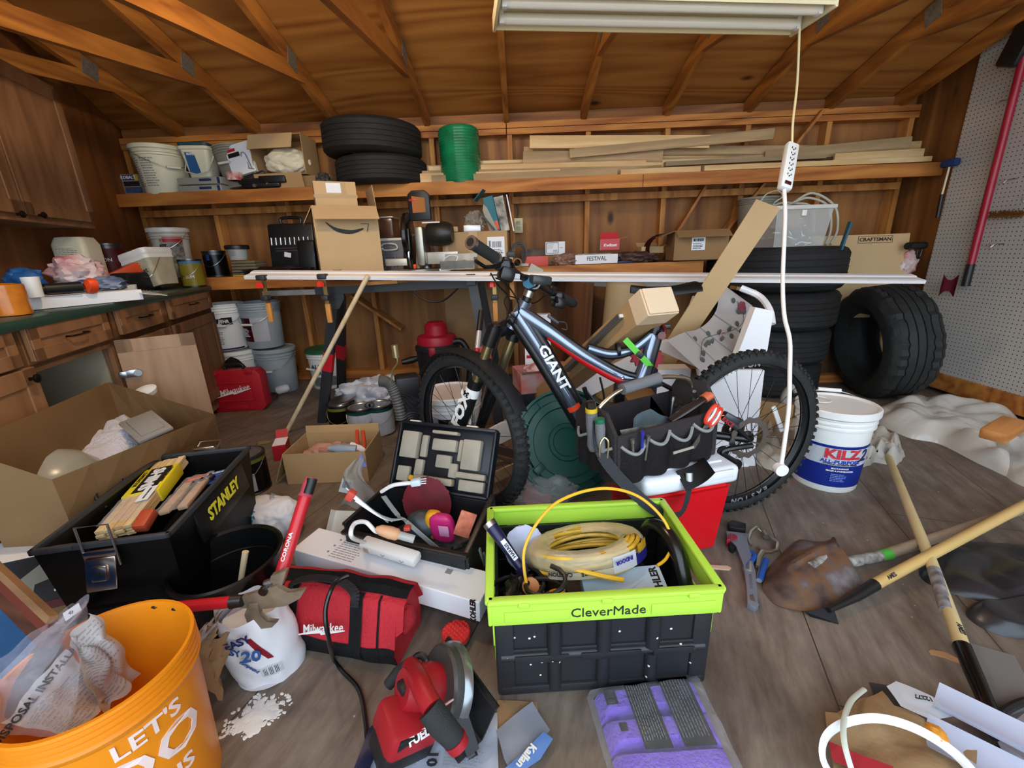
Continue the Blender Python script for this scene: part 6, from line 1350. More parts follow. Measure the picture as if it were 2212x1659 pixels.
g = G(); g.tube(bez([(-W_ / 2, 0, .20),(-W_ / 2 + .03, 0, .23),(-.11, 0, .262),(0, 0, .275),(.08, 0, .275),(W_ / 2 - .03, 0, .25),(W_ / 2, 0, .21)]),.0075, 10); hd = g.ob('carry_handle', mat('nickel', '#b5aa98', .25, .9), t)
g = G(); g.tube([(-.10, 0, .264),(.05, 0, .277)], .019, 14); g.ob('foam_grip', mat('foam_grey', '#6f7074', .85, bump=.4, bs=200), hd)
for k in range(2): g = G(); g.cyl((W_ / 2 - .006, -.012, .205 - .03 * k),(W_ / 2 - .012, -.02, .205 - .03 * k),.006, n=10); g.ob('rivet', steel, hd)
for k in range(4):
    x0 = -W_ / 2 + .01 + k * .095; w_ = .093
    def pf(u, v, x0=x0, w_=w_, k=k):
        a = pi * u; top = .105 + .01 * (k % 2) + .028 * (abs(2 * u - 1) ** 2) ; return (x0 + w_ * u, -D_ / 2 - .008 - .022 * sin(a),.006 + (top - .006) * v)
    g = G(); g.surf(pf, 14, 8, .003); pk_ = g.ob('pocket', bk, t)
    g = G(); g.tube([V(pf(u / 14, 1)) for u in range(15)], .0055, 6); g.ob('pocket_trim', bg, pk_)
for k in range(3):
    y0 = -D_ / 2 + .01 + k * .065
    def pf(u, v, y0=y0): return (-W_ / 2 - .010 - .016 * sin(pi * u), y0 + .063 * u, .006 + (.10 + .018 * abs(2 * u - 1)) * v)
    g = G(); g.surf(pf, 10, 6, .003); pk_ = g.ob('side_pocket', bk, t); g = G(); g.tube([V(pf(u / 10, 1)) for u in range(11)], .005, 6); g.ob('pocket_trim', bg, pk_)
g = G(); g.box((.03, -D_ / 2 - .034, .075),(.085, .003, .009)); g.ob('metal_badge', LM_, t)
g = G();
P = bez([(-W_ / 2 - .02, -.04, .2),(-W_ / 2 - .035, -.09, .1),(-.16, -.17, -.03),(-.09, -.22, -.09),(-.02, -.21, -.10),(.035, -.18, -.05)], 8)
for i in range(len(P) - 1): g.bar(P[i], P[i + 1], .036, .004, V((0, 1, .3)))
g.ob('shoulder_strap', mat('strap_grey', '#2b2e33', .8), t)
g = G(); g.surf(lambda u, v: (.01 + .12 * u, -.14 - .05 * v - .01 * sin(u * 3),.0 - .05 * v * (1 - .3 * u) + .02 * u), 8, 4, .01); g.ob('strap_pad', black, t)
g = G(); g.tube([(.035, -.18, -.05),(.04, -.17, .0)], .012, 8, flat=.4); g.ob('strap_hook', steel, t)
def bw_(x, y, z): return bo2 + Euler((0, radians(-2), radians(24))).to_matrix() @ V((x, y, z))
# tools in bag: top-level
for k, (y, cc, lb) in enumerate(((-.075, '#1f6b4c', 'grey handled screwdriver with green cap in the side pocket of the tool bag'),(-.03, '#d9b62a', 'thick grey screwdriver with yellow ring in the side pocket of the tool bag'))):
    p = bw_(-W_ / 2 - .028, y, .09); tt_ = T('screwdriver', lb, 'screwdriver', p, (0, -4, 0)); r = .016 if k == 0 else .02; h_ = .12 if k == 0 else .14
    g = G(); g.lathe([(0, 0),(r * .7, 0),(r, .02),(r * .85, .05),(r, .09),(r * .9, h_),(0, h_)], 16); g.ob('handle', mat('foam_grey'), tt_)
    g = G(); g.lathe([(r * .92, h_ - .008),(r * .95, h_ - .006),(r * .95, h_ + .006),(0, h_ + .006)], 16); g.ob('cap', mat('cap_%d' % k, cc, .4), tt_)
    if k: g = G(); g.lathe([(r * .8, h_ + .005),(r * .8, h_ + .028),(0, h_ + .03)], 8); g.ob('bit_holder', mat('dark_chrome', '#55504c', .25, .9, var=.5, vs=60), tt_)
p = bw_(-W_ / 2 - .03, -.09, .10); g = G(); g.tube(bez([(0, 0, .06),(.012, -.004, .045),(.01, -.004, -.01),(0, -.004, -.03),(-.012, -.004, -.01),(-.012, -.004, .04),(0, 0, .06)]),.003, 6); one(g, 'carabiner', mat('brass', '#c3b48a', .3, .8), 'brass carabiner clipped to the left end of the tool bag', 'clip', p)
t = T('scissors', 'red and white handled scissors in the right front pocket of the tool bag', 'scissors', bw_(.135, -D_ / 2 - .02, .125),(0, 38, 24))
for s in (-1, 1): g = G(); g.tube([(s * .013 + .013 * cos(a_ * pi / 8), 0, .045 + .034 * sin(a_ * pi / 8)) for a_ in range(16)], .0065, 8, closed=True); h_ = g.ob('loop_handle', mat('scissor_red', '#d43a20', .4), t); g = G(); g.tube([(s * .013 + .008 * cos(a_ * pi / 8), 0, .045 + .027 * sin(a_ * pi / 8)) for a_ in range(16)], .004, 8, closed=True); g.ob('white_liner', whitep, h_)
g = G(); g.box((0, 0, -.03),(.018, .004, .1)); g.ob('blade', steel, t)
t = T('pull_saw', 'black handled tool with orange end resting across the right of the tool bag', 'tool', bw_(.13, -.07, .175),(0, -24, 20))
g = G(); g.tube([(-.09, 0, 0),(-.02, 0, .002),(.06, 0, .0)], [.016, .02, .016], 12, flat=.6); g.ob('body', mat('dark_translucent', '#2a2020', .15), t)
g = G(); g.tube([(.055, 0, 0),(.085, 0, 0)], [.019, .02], 12, flat=.8); g.ob('orange_end', mat('copper_orange', '#c2633f', .4), t)
g = G(); g.prism([(0, 0),(.17, .02),(.19, .0),(.15, -.03),(.02, -.045)], .003, (0, 0, 0), rot(70, 0, 0)); one(g, 'paint_scraper', mat('scraper_steel', '#5d5c5c', .3, .8, var=.5, vs=20, dirt='#c9c5be'), 'worn steel scraper blade leaning in the left of the tool bag', 'scraper', bw_(-.17, -.08, .165),(0, 8, 20))
g = G(); g.surf(lambda u, v: (-.06 + .13 * u, .02 * sin(u * 7),.11 * v * (1 - abs(u - .45)) + .01 * sin(v * 9 + u * 5)), 16, 12, .002); one(g, 'zip_bag', film('zip_bag', '#9fb3bd', .5, .1, .6), 'clear zip bag of hardware inside the tool bag', 'bag', bw_(.02, .0, .07))
g = G(); g.surf(lambda u, v: (-.02 + .07 * u, .01, .12 * v * (1 - .8 * u) + .01), 6, 6, .002); one(g, 'green_card', mat('green_card', '#167a4c', .5), 'green card behind the zip bag in the tool bag', 'card', bw_(.06, .02, .07))
g = G(); g.tube([(0, 0, 0),(.006, 0, .13)], .0045, 8); g.tube([(.006, 0, .13),(.007, 0, .145)], .006, 8); one(g, 'metal_rod', steel, 'thin bright metal rod standing in the middle of the tool bag', 'rod', bw_(.085, -.02, .06))
for k, (x, lb) in enumerate(((-.155, 'chrome bit driver in the left front pocket of the tool bag'),(-.125, 'blue pen beside chrome drivers in the front pocket of the tool bag'),(-.11, 'second chrome driver in the front pocket beside the blue pen'))):
    g = G(); g.lathe([(0, 0),(.005, 0),(.005, .07),(.007, .072),(.007, .085),(0, .085)], 10); one(g, 'driver_bit' if k != 1 else 'pen', steel if k != 1 else mat('pen_blue', '#2a2f8f', .3), lb, 'driver' if k != 1 else 'pen', bw_(x, -D_ / 2 - .018, .07 + (.02 if k == 1 else 0)),(5, 4 * k - 6, 0))
# collapsible crate
c0 = Z(1070, 1508); c1 = Z(1527, 1478); az = atan2(c1.y - c0.y, c1.x - c0.x)
Wc, Dc, Hc = .535, .365, .312
c = (c0 + c1) / 2 + V((-sin(az), cos(az), 0)) * (Dc / 2 - .005)
t = T('folding_crate', 'open folding crate with lime green rim and black ribbed walls full of tools', 'crate', (c.x, c.y, 0)); t.rotation_euler = (0, 0, az)
lime = mat('lime_plastic', '#b4e04a', .4); cb = mat('crate_black', '#212226', .42, var=.2, vs=10)
specks = mat('crate_black_specked', '#212226', .42)
def speck(m, thr=.07, sc=55):
    nt = m.node_tree; N = nt.nodes; L = nt.links; b = N['Principled BSDF']; tc = N.new('ShaderNodeTexCoord')
    vo = N.new('ShaderNodeTexVoronoi'); vo.inputs['Scale'].default_value = sc; L.new(tc.outputs['Object'], vo.inputs[0])
    n = N.new('ShaderNodeTexNoise'); n.inputs['Scale'].default_value = 5; L.new(tc.outputs['Object'], n.inputs[0])
    m1 = N.new('ShaderNodeMath'); m1.operation = 'LESS_THAN'; m1.inputs[1].default_value = thr; L.new(vo.outputs['Distance'], m1.inputs[0])
    m2 = N.new('ShaderNodeMath'); m2.operation = 'GREATER_THAN'; m2.inputs[1].default_value = .52; L.new(n.outputs[0], m2.inputs[0])
    m3 = N.new('ShaderNodeMath'); m3.operation = 'MULTIPLY'; L.new(m1.outputs[0], m3.inputs[0]); L.new(m2.outputs[0], m3.inputs[1])
    mi = N.new('ShaderNodeMix'); mi.data_type = 'RGBA'; L.new(m3.outputs[0], mi.inputs[0]); mi.inputs[6].default_value = b.inputs['Base Color'].default_value[:]; mi.inputs[7].default_value = (.75, .73, .65, 1); L.new(mi.outputs[2], b.inputs['Base Color'])
speck(specks, .12, 40)
hw, hd_ = Wc / 2, Dc / 2
g = G(); g.box((0, 0, .012),(Wc - .02, Dc - .02, .02), None, .005); g.ob('floor_panel', cb, t)
for s, nm in ((-1, 'front'),(1, 'rear')):
    g = G(); y = s * (hd_ - .014)
    g.box((0, y, .13),(Wc - .03, .010, .24));
    for k in range(5):
        x = -hw + .03 + k * (Wc - .06) / 4
        if k in (0, 4): g.box((x, y + s * .004, .13),(.045, .016, .24), None, .006)
        else: g.tube([(x, y + s * .004, .025),(x, y + s * .004, .12)], .017, 12); g.tube([(x, y + s * .004, .138),(x, y + s * .004, .235)], .019, 12)
    g.tube([(-hw + .02, y + s * .005, .128),(hw - .02, y + s * .005, .128)], .012, 12); g.box((0, y + s * .004, .146),(Wc - .04, .014, .012), None, .003); g.box((0, y + s * .004, .024),(Wc - .03, .018, .026), None, .004)
    w_ = g.ob('side_panel', specks if s < 0 else cb, t)
    g = G()
    for x0, x1 in ((-.215, -.085),(-.055, .09),(.12, .22)): g.box(((x0 + x1) / 2, y + s * .0175, .128),(x1 - x0, .003, .02), None, .001)
    g.ob('hinge_barrel', cb, w_)
for s in (-1, 1):
    g = G(); g.box((s * (hw - .012), 0, .11),(.010, Dc - .03, .2)); g.ob('end_panel', cb, t, False)
def ring(z0, z1, o, i):
    g = G()
    for sx in (-1, 1): g.box((sx * (hw + (o - i) / 2), 0, (z0 + z1) / 2),(o + i, Dc + 2 * o, z1 - z0), None, .004)
    for sy in (-1, 1): g.box((0, sy * (hd_ + (o - i) / 2),(z0 + z1) / 2),(Wc - 2 * i + .004, o + i, z1 - z0), None, .004)
    return g
g = ring(.236, .300, .006, .004); bmesh.ops.delete
for sy in (-1, 1): g.box((0, sy * hd_, .302),(Wc + .012, .022, .014), None, .005)
for sx in (-1, 1): g.box((sx * hw, 0, .302),(.022, Dc + .012, .014), None, .005)
rim = g.ob('rim', lime, t)
for x in (-.19, .0, .2): g = G(); g.box((x, -hd_ - .007, .298),(.026, .016, .014), None, .003); g.ob('clip_tab', lime, rim)
for x in (-.16, .18): g = G(); g.box((x, -hd_ - .0075, .262),(.15, .003, .028), None, .001); g.ob('raised_panel', lime, rim)
for s in (-1, 1):
    g = G(); g.box((s * (hw - .006), 0, .19),(.006, Dc * .94, .06), None, .002); g.box((s * (hw - .008), -.11, .15),(.006, .1, .1), None, .002); g.box((s * (hw - .008),.12, .15),(.006, .08, .1), None, .002); g.ob('handle_panel', lime, t)
    g = G(); g.box((s * (hw + .007), 0.0, .262),(.003, .13, .030), None, .001); g.ob('handle_slot', mat('slot_dark', '#20241a', .8), rim, False)
text('CleverMade', .036, mat('logo_dark', '#252a20'), rim, (.005, -hd_ - .0068, .262), FRONT, bold=0)
def cr(x, y, z): return V((c.x, c.y, 0)) + Matrix.Rotation(az, 3, 'Z') @ V((x, y, z))
crz = degrees = az * 180 / pi
# contents
tp = T('cable_coil', 'thick coil of yellow electrical cable in torn milky wrap on top of the crate', 'cable coil', cr(-.005, .035, .265),(-16, -4, crz + 4))
ylw = mat('cable_yellow', '#dfb63c', .4, var=.2, vs=30)
g = G(); rd = random.Random(2)
for k in range(9):
    r = .135 - .012 * (k % 3) + rd.uniform(-.002, .002); z = -.03 + .014 * (k // 3 * 1.6)
    g.tube([(r * 1.12 * cos(a_ * pi / 20), r * .80 * sin(a_ * pi / 20), z + .004 * sin(a_ / 3 + k)) for a_ in range(40)], .0065, 6, closed=True)
g.ob('wound_cable', ylw, tp)
milk = film('torn_wrap', '#cfc8a8', .45, .3, .8)
def tor(u, v):
    a = 2 * pi * u; b = pi * (-.15 + 1.0 * v); k = 1 + .06 * noise.noise(V((cos(a) * 3, sin(a) * 3, v * 4)))
    r = .117 + .034 * cos(b) * k; return (r * 1.12 * cos(a), r * .80 * sin(a),.0 + .030 * sin(b) * k + .002 * noise.noise(V((a * 6, b * 6, 1))))
g = G(); g.surf(tor, 60, 12, 0, closed_u=True)
bmesh.ops.delete(g.bm, geom=[f for f in g.bm.faces if (noise.noise(f.calc_center_median() * 18 + V((3, 1, 2))) > .36)], context='FACES'); g.ob('milky_wrap', milk, tp)
def tband(a0, a1, z0, z1, n, m):
    def f(u, v): a = radians(a0 + (a1 - a0) * u); r = .153; return (r * 1.12 * cos(a), r * .80 * sin(a), z0 + (z1 - z0) * v)
    g = G(); g.surf(f, 12, 2, .001); return g.ob(n, m, tp)
tband(285, 312, -.03, .012, 'white_label', whitep); tband(312, 345, -.03, .0, 'blue_label', mat('royal_blue', '#2a2590', .5)); tband(316, 340, -.004, .02, 'yellow_label', LY_); tband(225, 285, -.03, -.012, 'pale_label', cream)
text('INDOOR', .014, mat('royal_blue', '#2a2590', .5), tp, (.075, -.118, .0), rot(90, 0, 24) @ rot(0, 0, 180), bold=.04)
for k, (a_, w_) in enumerate(((238, 'CAUTION'),(262, 'WIRE'))): text(w_, .014, ink, tp, (.1725 * cos(radians(a_)),.124 * sin(radians(a_)), -.015), rot(90, 0, (a_ - 270) * .7) @ rot(0, 0, 180 + 6 * k), bold=.03)
P = [(1262, 1165, 1.02),(1145, 1300, .86),(1132, 1190, .92),(1180, 1105, .98),(1240, 1068, 1.02),(1312, 1055, 1.04),(1378, 1072, 1.04),(1430, 1118, 1.02),(1452, 1170, .99),(1440, 1205, .96),(1420, 1222, .94)]
P = [Y(*q) for q in P[1:]]
g = G(); g.tube([p - V(tp.location) for p in bez(P, 10)], .0042, 8); g2 = g
o_ = g.ob('loose_loop', mat('cable_yellow_bright', '#e8b52a', .35), None); Mi = Euler(tp.rotation_euler).to_matrix().inverted()
for v in o_.data.vertices: v.co = Mi @ v.co
o_.parent = tp
g = G(); pts = [(-.13, -.03, .02),(-.08, -.09, .0),(0, -.13, -.02),(.06, -.135, -.04)]; g.tube(bez(pts, 6),.006, 8); g.ob('loose_end', mat('cable_yellow_bright', '#e8b52a', .35), tp)
# paint brush / putty tool with navy handle
a_, b_ = Y(1057, 1130, 1.0), Y(1125, 1225, .93); tn = T('navy_tool', 'navy and white handled taping tool sticking up in the left of the crate', 'tool', a_); d = b_ - a_
g = G(); g.tube([V((0, 0, 0)), d * .3, d * .8, d], [.018, .016, .013, .012], 14); g.tube([d, d * 1.15], [.02, .01], 10); g.ob('handle', mat('navy_handle', '#1b1742', .35), tn); g = G(); g.tube([V((0, 0, 0)) - d * .02, d * .08], .0185, 14); g.ob('chrome_cap', steel, tn)
g = G(); nrm = V((.3, -.8, .5)).normalized(); g.box(d * .6 + nrm * .0125, (.014, .006, .062), frame_from(d, nrm),.002); pl_ = g.ob('white_panel', whitep, tn)
text('HARRIS', .013, mat('navy_handle', '#1b1742', .35), pl_, d * .62 + nrm * .0165, frame_from(nrm, d) @ rot(0, 0, 270) if False else Matrix((d.normalized() * -1, nrm.cross(d.normalized() * -1), nrm)).transposed(), bold=.03)
t2 = one(G().blob((0, 0, .06),(.11, .03, .14), 5, .15, 1.6, 4, flat=False), 'folded_paper', mat('blue_white_paper', '#c4cbe4', .6), 'crumpled pale blue paper standing behind the navy tool in the crate', 'paper', cr(-.17, .08, .17),(-10, 0, 10))
t2 = carton('white and grey faucet carton printed KOHLER inside the front of the crate', tuple(cr(.075, -.085, .20)),(.21, .11, .04),(12, -3, crz), mat('blue_grey_card', '#a9bccb', .6), top=True, name='faucet_carton')
text('KOHLER', .02, black, t2, (.085, -.0615, .02), FRONT @ rot(0, 0, 90), bold=.03, sx=.9)
text('KOHLER', .028, black, t2, (.085, .0, .0405), rot(0, 0, 90), bold=.03, sx=.9)
for k in range(3): g = G(); g.cyl((-.08 + .028 * k, -.03, .0402),(-.08 + .028 * k, -.03, .0412),.010, n=18); g.ob('round_icon', black, t2)
on_front(lambda g: strips(g, -.01, -.05, .06, -.01, 4, 0, 4, .4), t2, greyink, (0, 0, .0405), Matrix.Identity(3))
for k, (x, y, r, zz) in enumerate(((-.13, -.1, .05, .24),(-.2, -.06, .07, .2))):
    g = G(); g.tube([cr(x + r * cos(a_ * .5), y + r * .8 * sin(a_ * .5), zz + .01 * a_ / 3) for a_ in range(16)], .006, 8); one(g, 'black_cable', black, ('black cord looping near the front of the crate', 'black cord coil under the navy tool in the crate')[k], 'cord')
g = G(); g.tube(bez([cr(.17, .1, .2), cr(.20, .08, .29), cr(.225, .0, .30), cr(.235, -.08, .22), cr(.225, -.13, .12)]),.02, 12); one(g, 'black_hose', GB_, 'thick black hose bent inside the right side of the crate', 'hose')
g = G(); g.lathe([(0, 0),(.03, 0),(.034, .015),(.03, .05),(.018, .06),(0, .06)], 24, mod=lambda a, r, z: .002 * sin(6 * a) if r > .02 else 0); one(g, 'yellow_plug', AY_, 'round amber yellow plug near the front of the crate', 'plug', cr(-.105, -.13, .195),(-20, 0, 0))
g = G(); g.tube([cr(-.13, -.12, .26), cr(-.07, -.15, .25)], .005, 8); g.tube([cr(-.22, -.1, .22), cr(-.18, .0, .25)], .006, 8); g.blob(cr(-.19, -.05, .19),(.1, .12, .1), 4, .4, 3, 4, flat=False); one(g, 'tool_tangle', mat('chrome_black', '#33302c', .35, .6, var=.7, vs=30), 'dark tangle of chrome and black tools at the left of the crate', 'tools', kind='stuff')
g = G(); g.box((0, 0, .08),(.3, .2, .16), None, .02); one(g, 'hidden_case', black, 'dark case filling the bottom of the crate', 'case', cr(.03, .03, .025),(0, 0, crz))
g = G(); g.lathe([(0, 0),(.018, 0),(.022, .03),(0, .035)], 14); one(g, 'orange_plug', mat('tan_orange', '#b8763a', .5), 'tan orange plastic fitting under the navy tool', 'fitting', cr(-.165, -.06, .235),(60, 0, 0))
# open toolbox with organiser lid
tb_ = mat('toolbox_black', '#17181b', .4, var=.2, vs=6); grayd = mat('dusty_grey', '#a19a89', .8, var=.15, vs=12)
A1 = Z(735, 1120, .20); A2 = Z(1000, 1225, .0)
t = T('open_toolbox', 'open black plastic toolbox with dusty grey moulded lid upright, full of parts', 'toolbox', (-.365, 1.275, 0),(0, 0, -17)); to = V(t.location)
W_, D_, Hh = .44, .25, .215
g = G()
g.box((0, 0, .006),(W_ - .04, D_ - .02, .012)); g.box((-W_ / 2, 0, Hh / 2),(.012, D_, Hh), None, .004); g.box((0, D_ / 2, Hh / 2),(W_, .012, Hh), None, .004); g.box((0, -D_ / 2, Hh / 2 - .015),(W_, .012, Hh - .03), None, .004)
g.prism([(-D_ / 2, .0),(D_ / 2 - .02, 0),(D_ / 2, .03),(D_ / 2, Hh + .03),(D_ / 2 - .03, Hh + .02),(-D_ / 2, Hh - .03)], .02, (W_ / 2 - .01, 0, 0), Matrix(((0, 0, 1),(1, 0, 0),(0, 1, 0))), bev=.004)
g.box((0, -D_ / 2 - .004, Hh - .035),(W_ + .02, .02, .014), None, .004); g.box((-W_ / 2 - .003, 0, Hh - .01),(.018, D_, .012), None, .004); g.ob('tub', tb_, t)
g = G(); g.box((W_ / 2 + .013, -.03, .1),(.006, .012, .1), rot(20, 0, 0),.003); g.box((W_ / 2 + .013, .0, .06),(.006, .012, .1), rot(20, 0, 0),.003); g.ob('white_scuff', mat('scuff', '#8e9497', .6), t)
# lid: leaning back
lidf = bpy.data.objects.new('lid', None); COL.objects.link(lidf); lidf.parent = t; lidf.location = (0, D_ / 2 + .01, Hh); lidf.rotation_euler = (radians(-30), 0, 0); lidf.scale = (.9, 1, .9)
LW, LH = .44, .27
g = G(); g.box((0, .02, LH / 2),(LW, .012, LH), None, .004)
for x in (-LW / 2, LW / 2): g.box((x, .0, LH / 2),(.014, .045, LH), None, .004)
g.box((0, 0, LH),(LW, .045, .014), None, .004); g.box((0, 0, 0),(LW, .04, .012), None, .004); g.ob('lid_shell', mat('lid_navy', '#11141c', .4), lidf)
def tray(x0, x1, z0, z1, dp=.03):
    g = G(); g.box(((x0 + x1) / 2, .014 - dp / 2, (z0 + z1) / 2),(x1 - x0, dp, z1 - z0), None, .006); g.ob('raised_compartment', grayd, lidf)
for q in ((-.205, -.125, .12, .235),(.085, .165, .10, .225),(-.065, .055, .235, .25),(-.055, .055, .165, .215),(-.035, .035, .095, .15),(-.21, -.15, .02, .085),(.09, .20, .015, .06),(.07, .2, .065, .09),(-.115, -.085, .13, .225),(.06, .08, .13, .22),(-.13, -.09, .05, .12),(.03, .07, .06, .12),(-.12, .06, .025, .055)): tray(*q, dp=.036 if q[1] - q[0] > .075 else .022)
g = G(); g.box((0, .008, .185),(.07, .012, .03), None, .003); g.ob('dark_slot', mat('slot_navy', '#0c1020', .5), lidf)
for x in (-.13, .05): g = G(); g.cyl((x, -.012, .04),(x, -.02, .04),.011, n=16); g.ob('yellow_button', AY_, lidf)
for x in (-.16, .11): g = G(); g.box((x, -.005, LH + .008),(.05, .02, .012), None, .004); g.ob('cream_latch', cream, lidf)
def tbx(x, y, z): return to + Matrix.Rotation(radians(-17), 3, 'Z') @ V((x, y, z))
# contents
t2 = T('saw_blade', 'round dark red circular saw blade standing inside the toolbox', 'saw blade', tbx(-.02, .075, .20),(74, 0, -10))
g = G(); g.lathe([(0, -.001),(.092, -.001),(.092, .001),(0, .001)], 120, mod=lambda a, r, z: .005 * (((a * 60 / (2 * pi)) % 1)) if r > .08 else 0); g.ob('disc', mat('blade_red', '#6e1220', .5, var=.5, vs=14), t2)
t2 = T('respirator', 'respirator mask with bright pink filter cartridge in the toolbox', 'respirator', tbx(.09, -.02, .18),(10, 0, -10)); ro = V(t2.location)
g = G(); g.blob((0, 0, 0),(.085, .04, .12), 3, .03, 1, 4, sq=.6, flat=False); g.ob('filter_cartridge', mat('magenta', '#c4246e', .4), t2)
g = G(); g.box((.015, -.026, .012),(.035, .004, .045), None, .002); g.ob('filter_grille', mat('grille_pink', '#c98aa8', .6), t2)
g = G(); g.blob((-.03, .01, .0),(.06, .045, .12), 4, .02, 1, 4, sq=.6, flat=False); g.ob('yellow_ring', AY_, t2)
g = G(); g.blob((-.08, .02, -.01),(.12, .09, .1), 6, .1, 1.5, 4, flat=False); g.ob('face_piece', mat('mask_grey', '#3c444a', .5), t2)
g = G()
P = bez([(-.19, .0, .12),(-.155, .0, .04),(-.11, -.03, .045),(-.06, -.04, .0),(-.02, -.05, -.03),(-.0, -.045, -.06)], 6)
for i in range(len(P) - 1): g.bar(P[i], P[i + 1], .018, .003, V((0, 1, 0)))
g.ob('head_strap', mat('strap_pale', '#9a9c98', .7), t2)
t2 = T('whisk_rods', 'bundle of chrome wire rods with coral red end clips sticking out of the toolbox', 'wire rack', Y(758, 1070, 1.02)); wo = V(t2.location)
for k in range(5): g = G(); g.tube(bez([Y(757 + 5 * k - 10, 1068 + 7 * k - 14, 1.02) - wo, Y(800 + 8 * k, 1098 + 6 * k, 1.04) - wo, Y(838 + 9 * k, 1128 - 2 * k, 1.08) - wo]),.0022, 6); g.ob('wire', mat('bright_wire', '#dfe3e8', .25, .6), t2)
g = G(); g.box(V((0, 0, 0)),(.022, .02, .03), rot(0, 35, 0),.004); g.ob('red_clip', mat('coral_red', '#e0483c', .5), t2)
g = G(); g.box(Y(880, 1140, 1.08) - wo, (.02, .02, .014), None, .004); g.ob('red_clip', mat('coral_red', '#e0483c', .5), t2)
a_, b_ = Y(812, 1142, .98), Y(895, 1165, .98); t2 = T('screwdriver', 'screwdriver with wood-look handle and clear shaft sleeve across the toolbox front', 'screwdriver', a_); d = b_ - a_
g = G(); g.tube([V((0, 0, 0)), d * .12, d * .35, d * .55, d * .62], [.006, .014, .017, .016, .01], 14); g.ob('handle', mat('peach_wood', '#cf9c74', .5), t2); g = G(); g.tube([d * .6, d * 1.0], .011, 12); g.ob('clear_sleeve', film('clear_sleeve', '#c6c8c4', .5, .1, .1), t2)
g = G(); g.box((0, 0, .045),(.055, .008, .09), None, .003); t2 = one(g, 'drill_bit_card', mat('orange_card', '#d8795a', .5, var=.4, vs=40), 'orange blister card of bits at the right of the toolbox', 'card', tbx(.155, -.02, .16),(-8, 22, 0))
g = G(); g.blob((0, 0, .05),(.34, .2, .11), 4, .25, 3, 4); one(g, 'loose_hardware', mat('dark_mixed', '#4a4644', .5, .3, var=.7, vs=40), 'dark jumble of hardware in the bottom of the toolbox', 'hardware', tbx(0, 0, .03), kind='stuff')
# power strip with cord on the carton
qa, qb = Z(640, 1190, .13), Z(1040, 1300, .115); dK = (qb - qa).xy.normalized(); KA = atan2(dK.y, dK.x) * 180 / pi; KL = (qb - qa).xy.length; KC = tuple((qa + qb) / 2 + V((-dK.y, dK.x, 0)) * .045 + V((0, 0, -.02)))
t = T('power_strip', 'white power strip with thick cord lying on the long white carton', 'power strip', Z(842, 1190, .175),(10, 2, KA - 3)); so = V(t.location)
g = G(); g.box((0, 0, 0),(.21, .045, .03), None, .008); g.ob('housing', white, t)
g = G(); g.box((-.075, -.024, 0),(.018, .003, .016), None, .001); g.ob('switch', mat('tan_switch', '#a8977c', .4), t)
for x in (-.01, .06): g = G(); g.tube([(x - .008, -.023, .003),(x, -.024, -.003),(x + .008, -.023, .003)], .0012, 5); g.ob('mark', greyink, t)
cp = [Z(790, 1172, .175), Y(760, 1160, .95), Y(765, 1132, .97), Y(790, 1128, 1.0), Y(812, 1148, 1.0), Y(830, 1150, 1.04)]
M3 = Euler(t.rotation_euler).to_matrix().inverted(); g = G(); g.tube([M3 @ (p - so) for p in bez(cp)], .006, 8); g.ob('cord', cordm, t)
cp = [Y(824, 1062, 1.12), Y(850, 1048, 1.1), Y(890, 1043, 1.08)]
t = T('plug_cord', 'white power plug lying across the toolbox lid', 'plug', cp[0]); o = V(cp[0])
g = G(); g.tube([p - o for p in bez(cp)], .006, 8); g.ob('cord', cordm, t); e = cp[-1] - o; g = G(); g.box(e + V((.012, 0, .002)),(.03, .02, .02), rot(0, -8, 0),.004); g.ob('plug_body', mat('pale_plug', '#c6d3dc', .3), t)
for k in (-1, 0, 1): g = G(); g.tube([e + V((.025, .004 * k, .004 + .005 * k)), e + V((.042, .004 * k, .005 + .005 * k))], .0018, 6); g.ob('prong', steel, t)
# long white carton, red bag
t = T('long_carton', 'long white faucet carton lying askew with KOHLER on its end', 'carton', KC, (0, 2, KA))
g = G(); g.box((0, 0, 0),(KL, .12, .07), None, .003); g.ob('body', whitep, t, False)
text('KOHLER', .024, black, t, (KL / 2 - .02, -.0605, .0), FRONT @ rot(0, 0, 90), bold=.04, sx=.9)
on_front(lambda g: (strips(g, -.2, -.05, -.1, .04, 9, 0, 3, .25), [g.cyl((-.215, y, 0),(-.215, y, .001),.004, n=10) for y in (-.03, 0, .03)]), t, greyink, (0, 0, .0355), Matrix.Identity(3))
g = G(); g.box((.2, .02, .0357),(.02, .02, .0008)); g.ob('small_icon', greyink, t)
rb = mat('bag_red', '#b81f2b', .8, bump=.4, bs=120, var=.1, vs=6); kb = mat('bag_black', '#1d1c1f', .85, bump=.4, bs=120)
p0, p1 = Z(625, 1388), Z(812, 1418)
t = T('red_tool_bag', 'red and black fabric tool bag with white script logo on the floor', 'bag', (-.54, .985, 0),(0, 0, -11))
def sect(x):
    k = (x / .2); h = .185 - .015 * abs(k); w_ = .075
    return [(-w_, .0),(-w_ - .012, .045),(-w_ + .002, .09),(-w_ * .55, h),(0, h + .012),(w_ * .6, h),(w_, .09),(w_ + .01, .045),(w_, 0)]
def bagsurf(z0, z1):
    def f(u, v):
        x = -.2 + .4 * u; S_ = sect(x); i = v * (len(S_) - 1); k = min(int(i), len(S_) - 2); fr_ = i - k
        yy = S_[k][0] * (1 - fr_) + S_[k + 1][0] * fr_; zz = S_[k][1] * (1 - fr_) + S_[k + 1][1] * fr_
        e = noise.noise(V((x * 14, yy * 14, zz * 14))) * .006
        return (x + .02 * (1 if u > .97 else 0) * (zz > .1), yy + e, max(.001, zz + e))
    return f
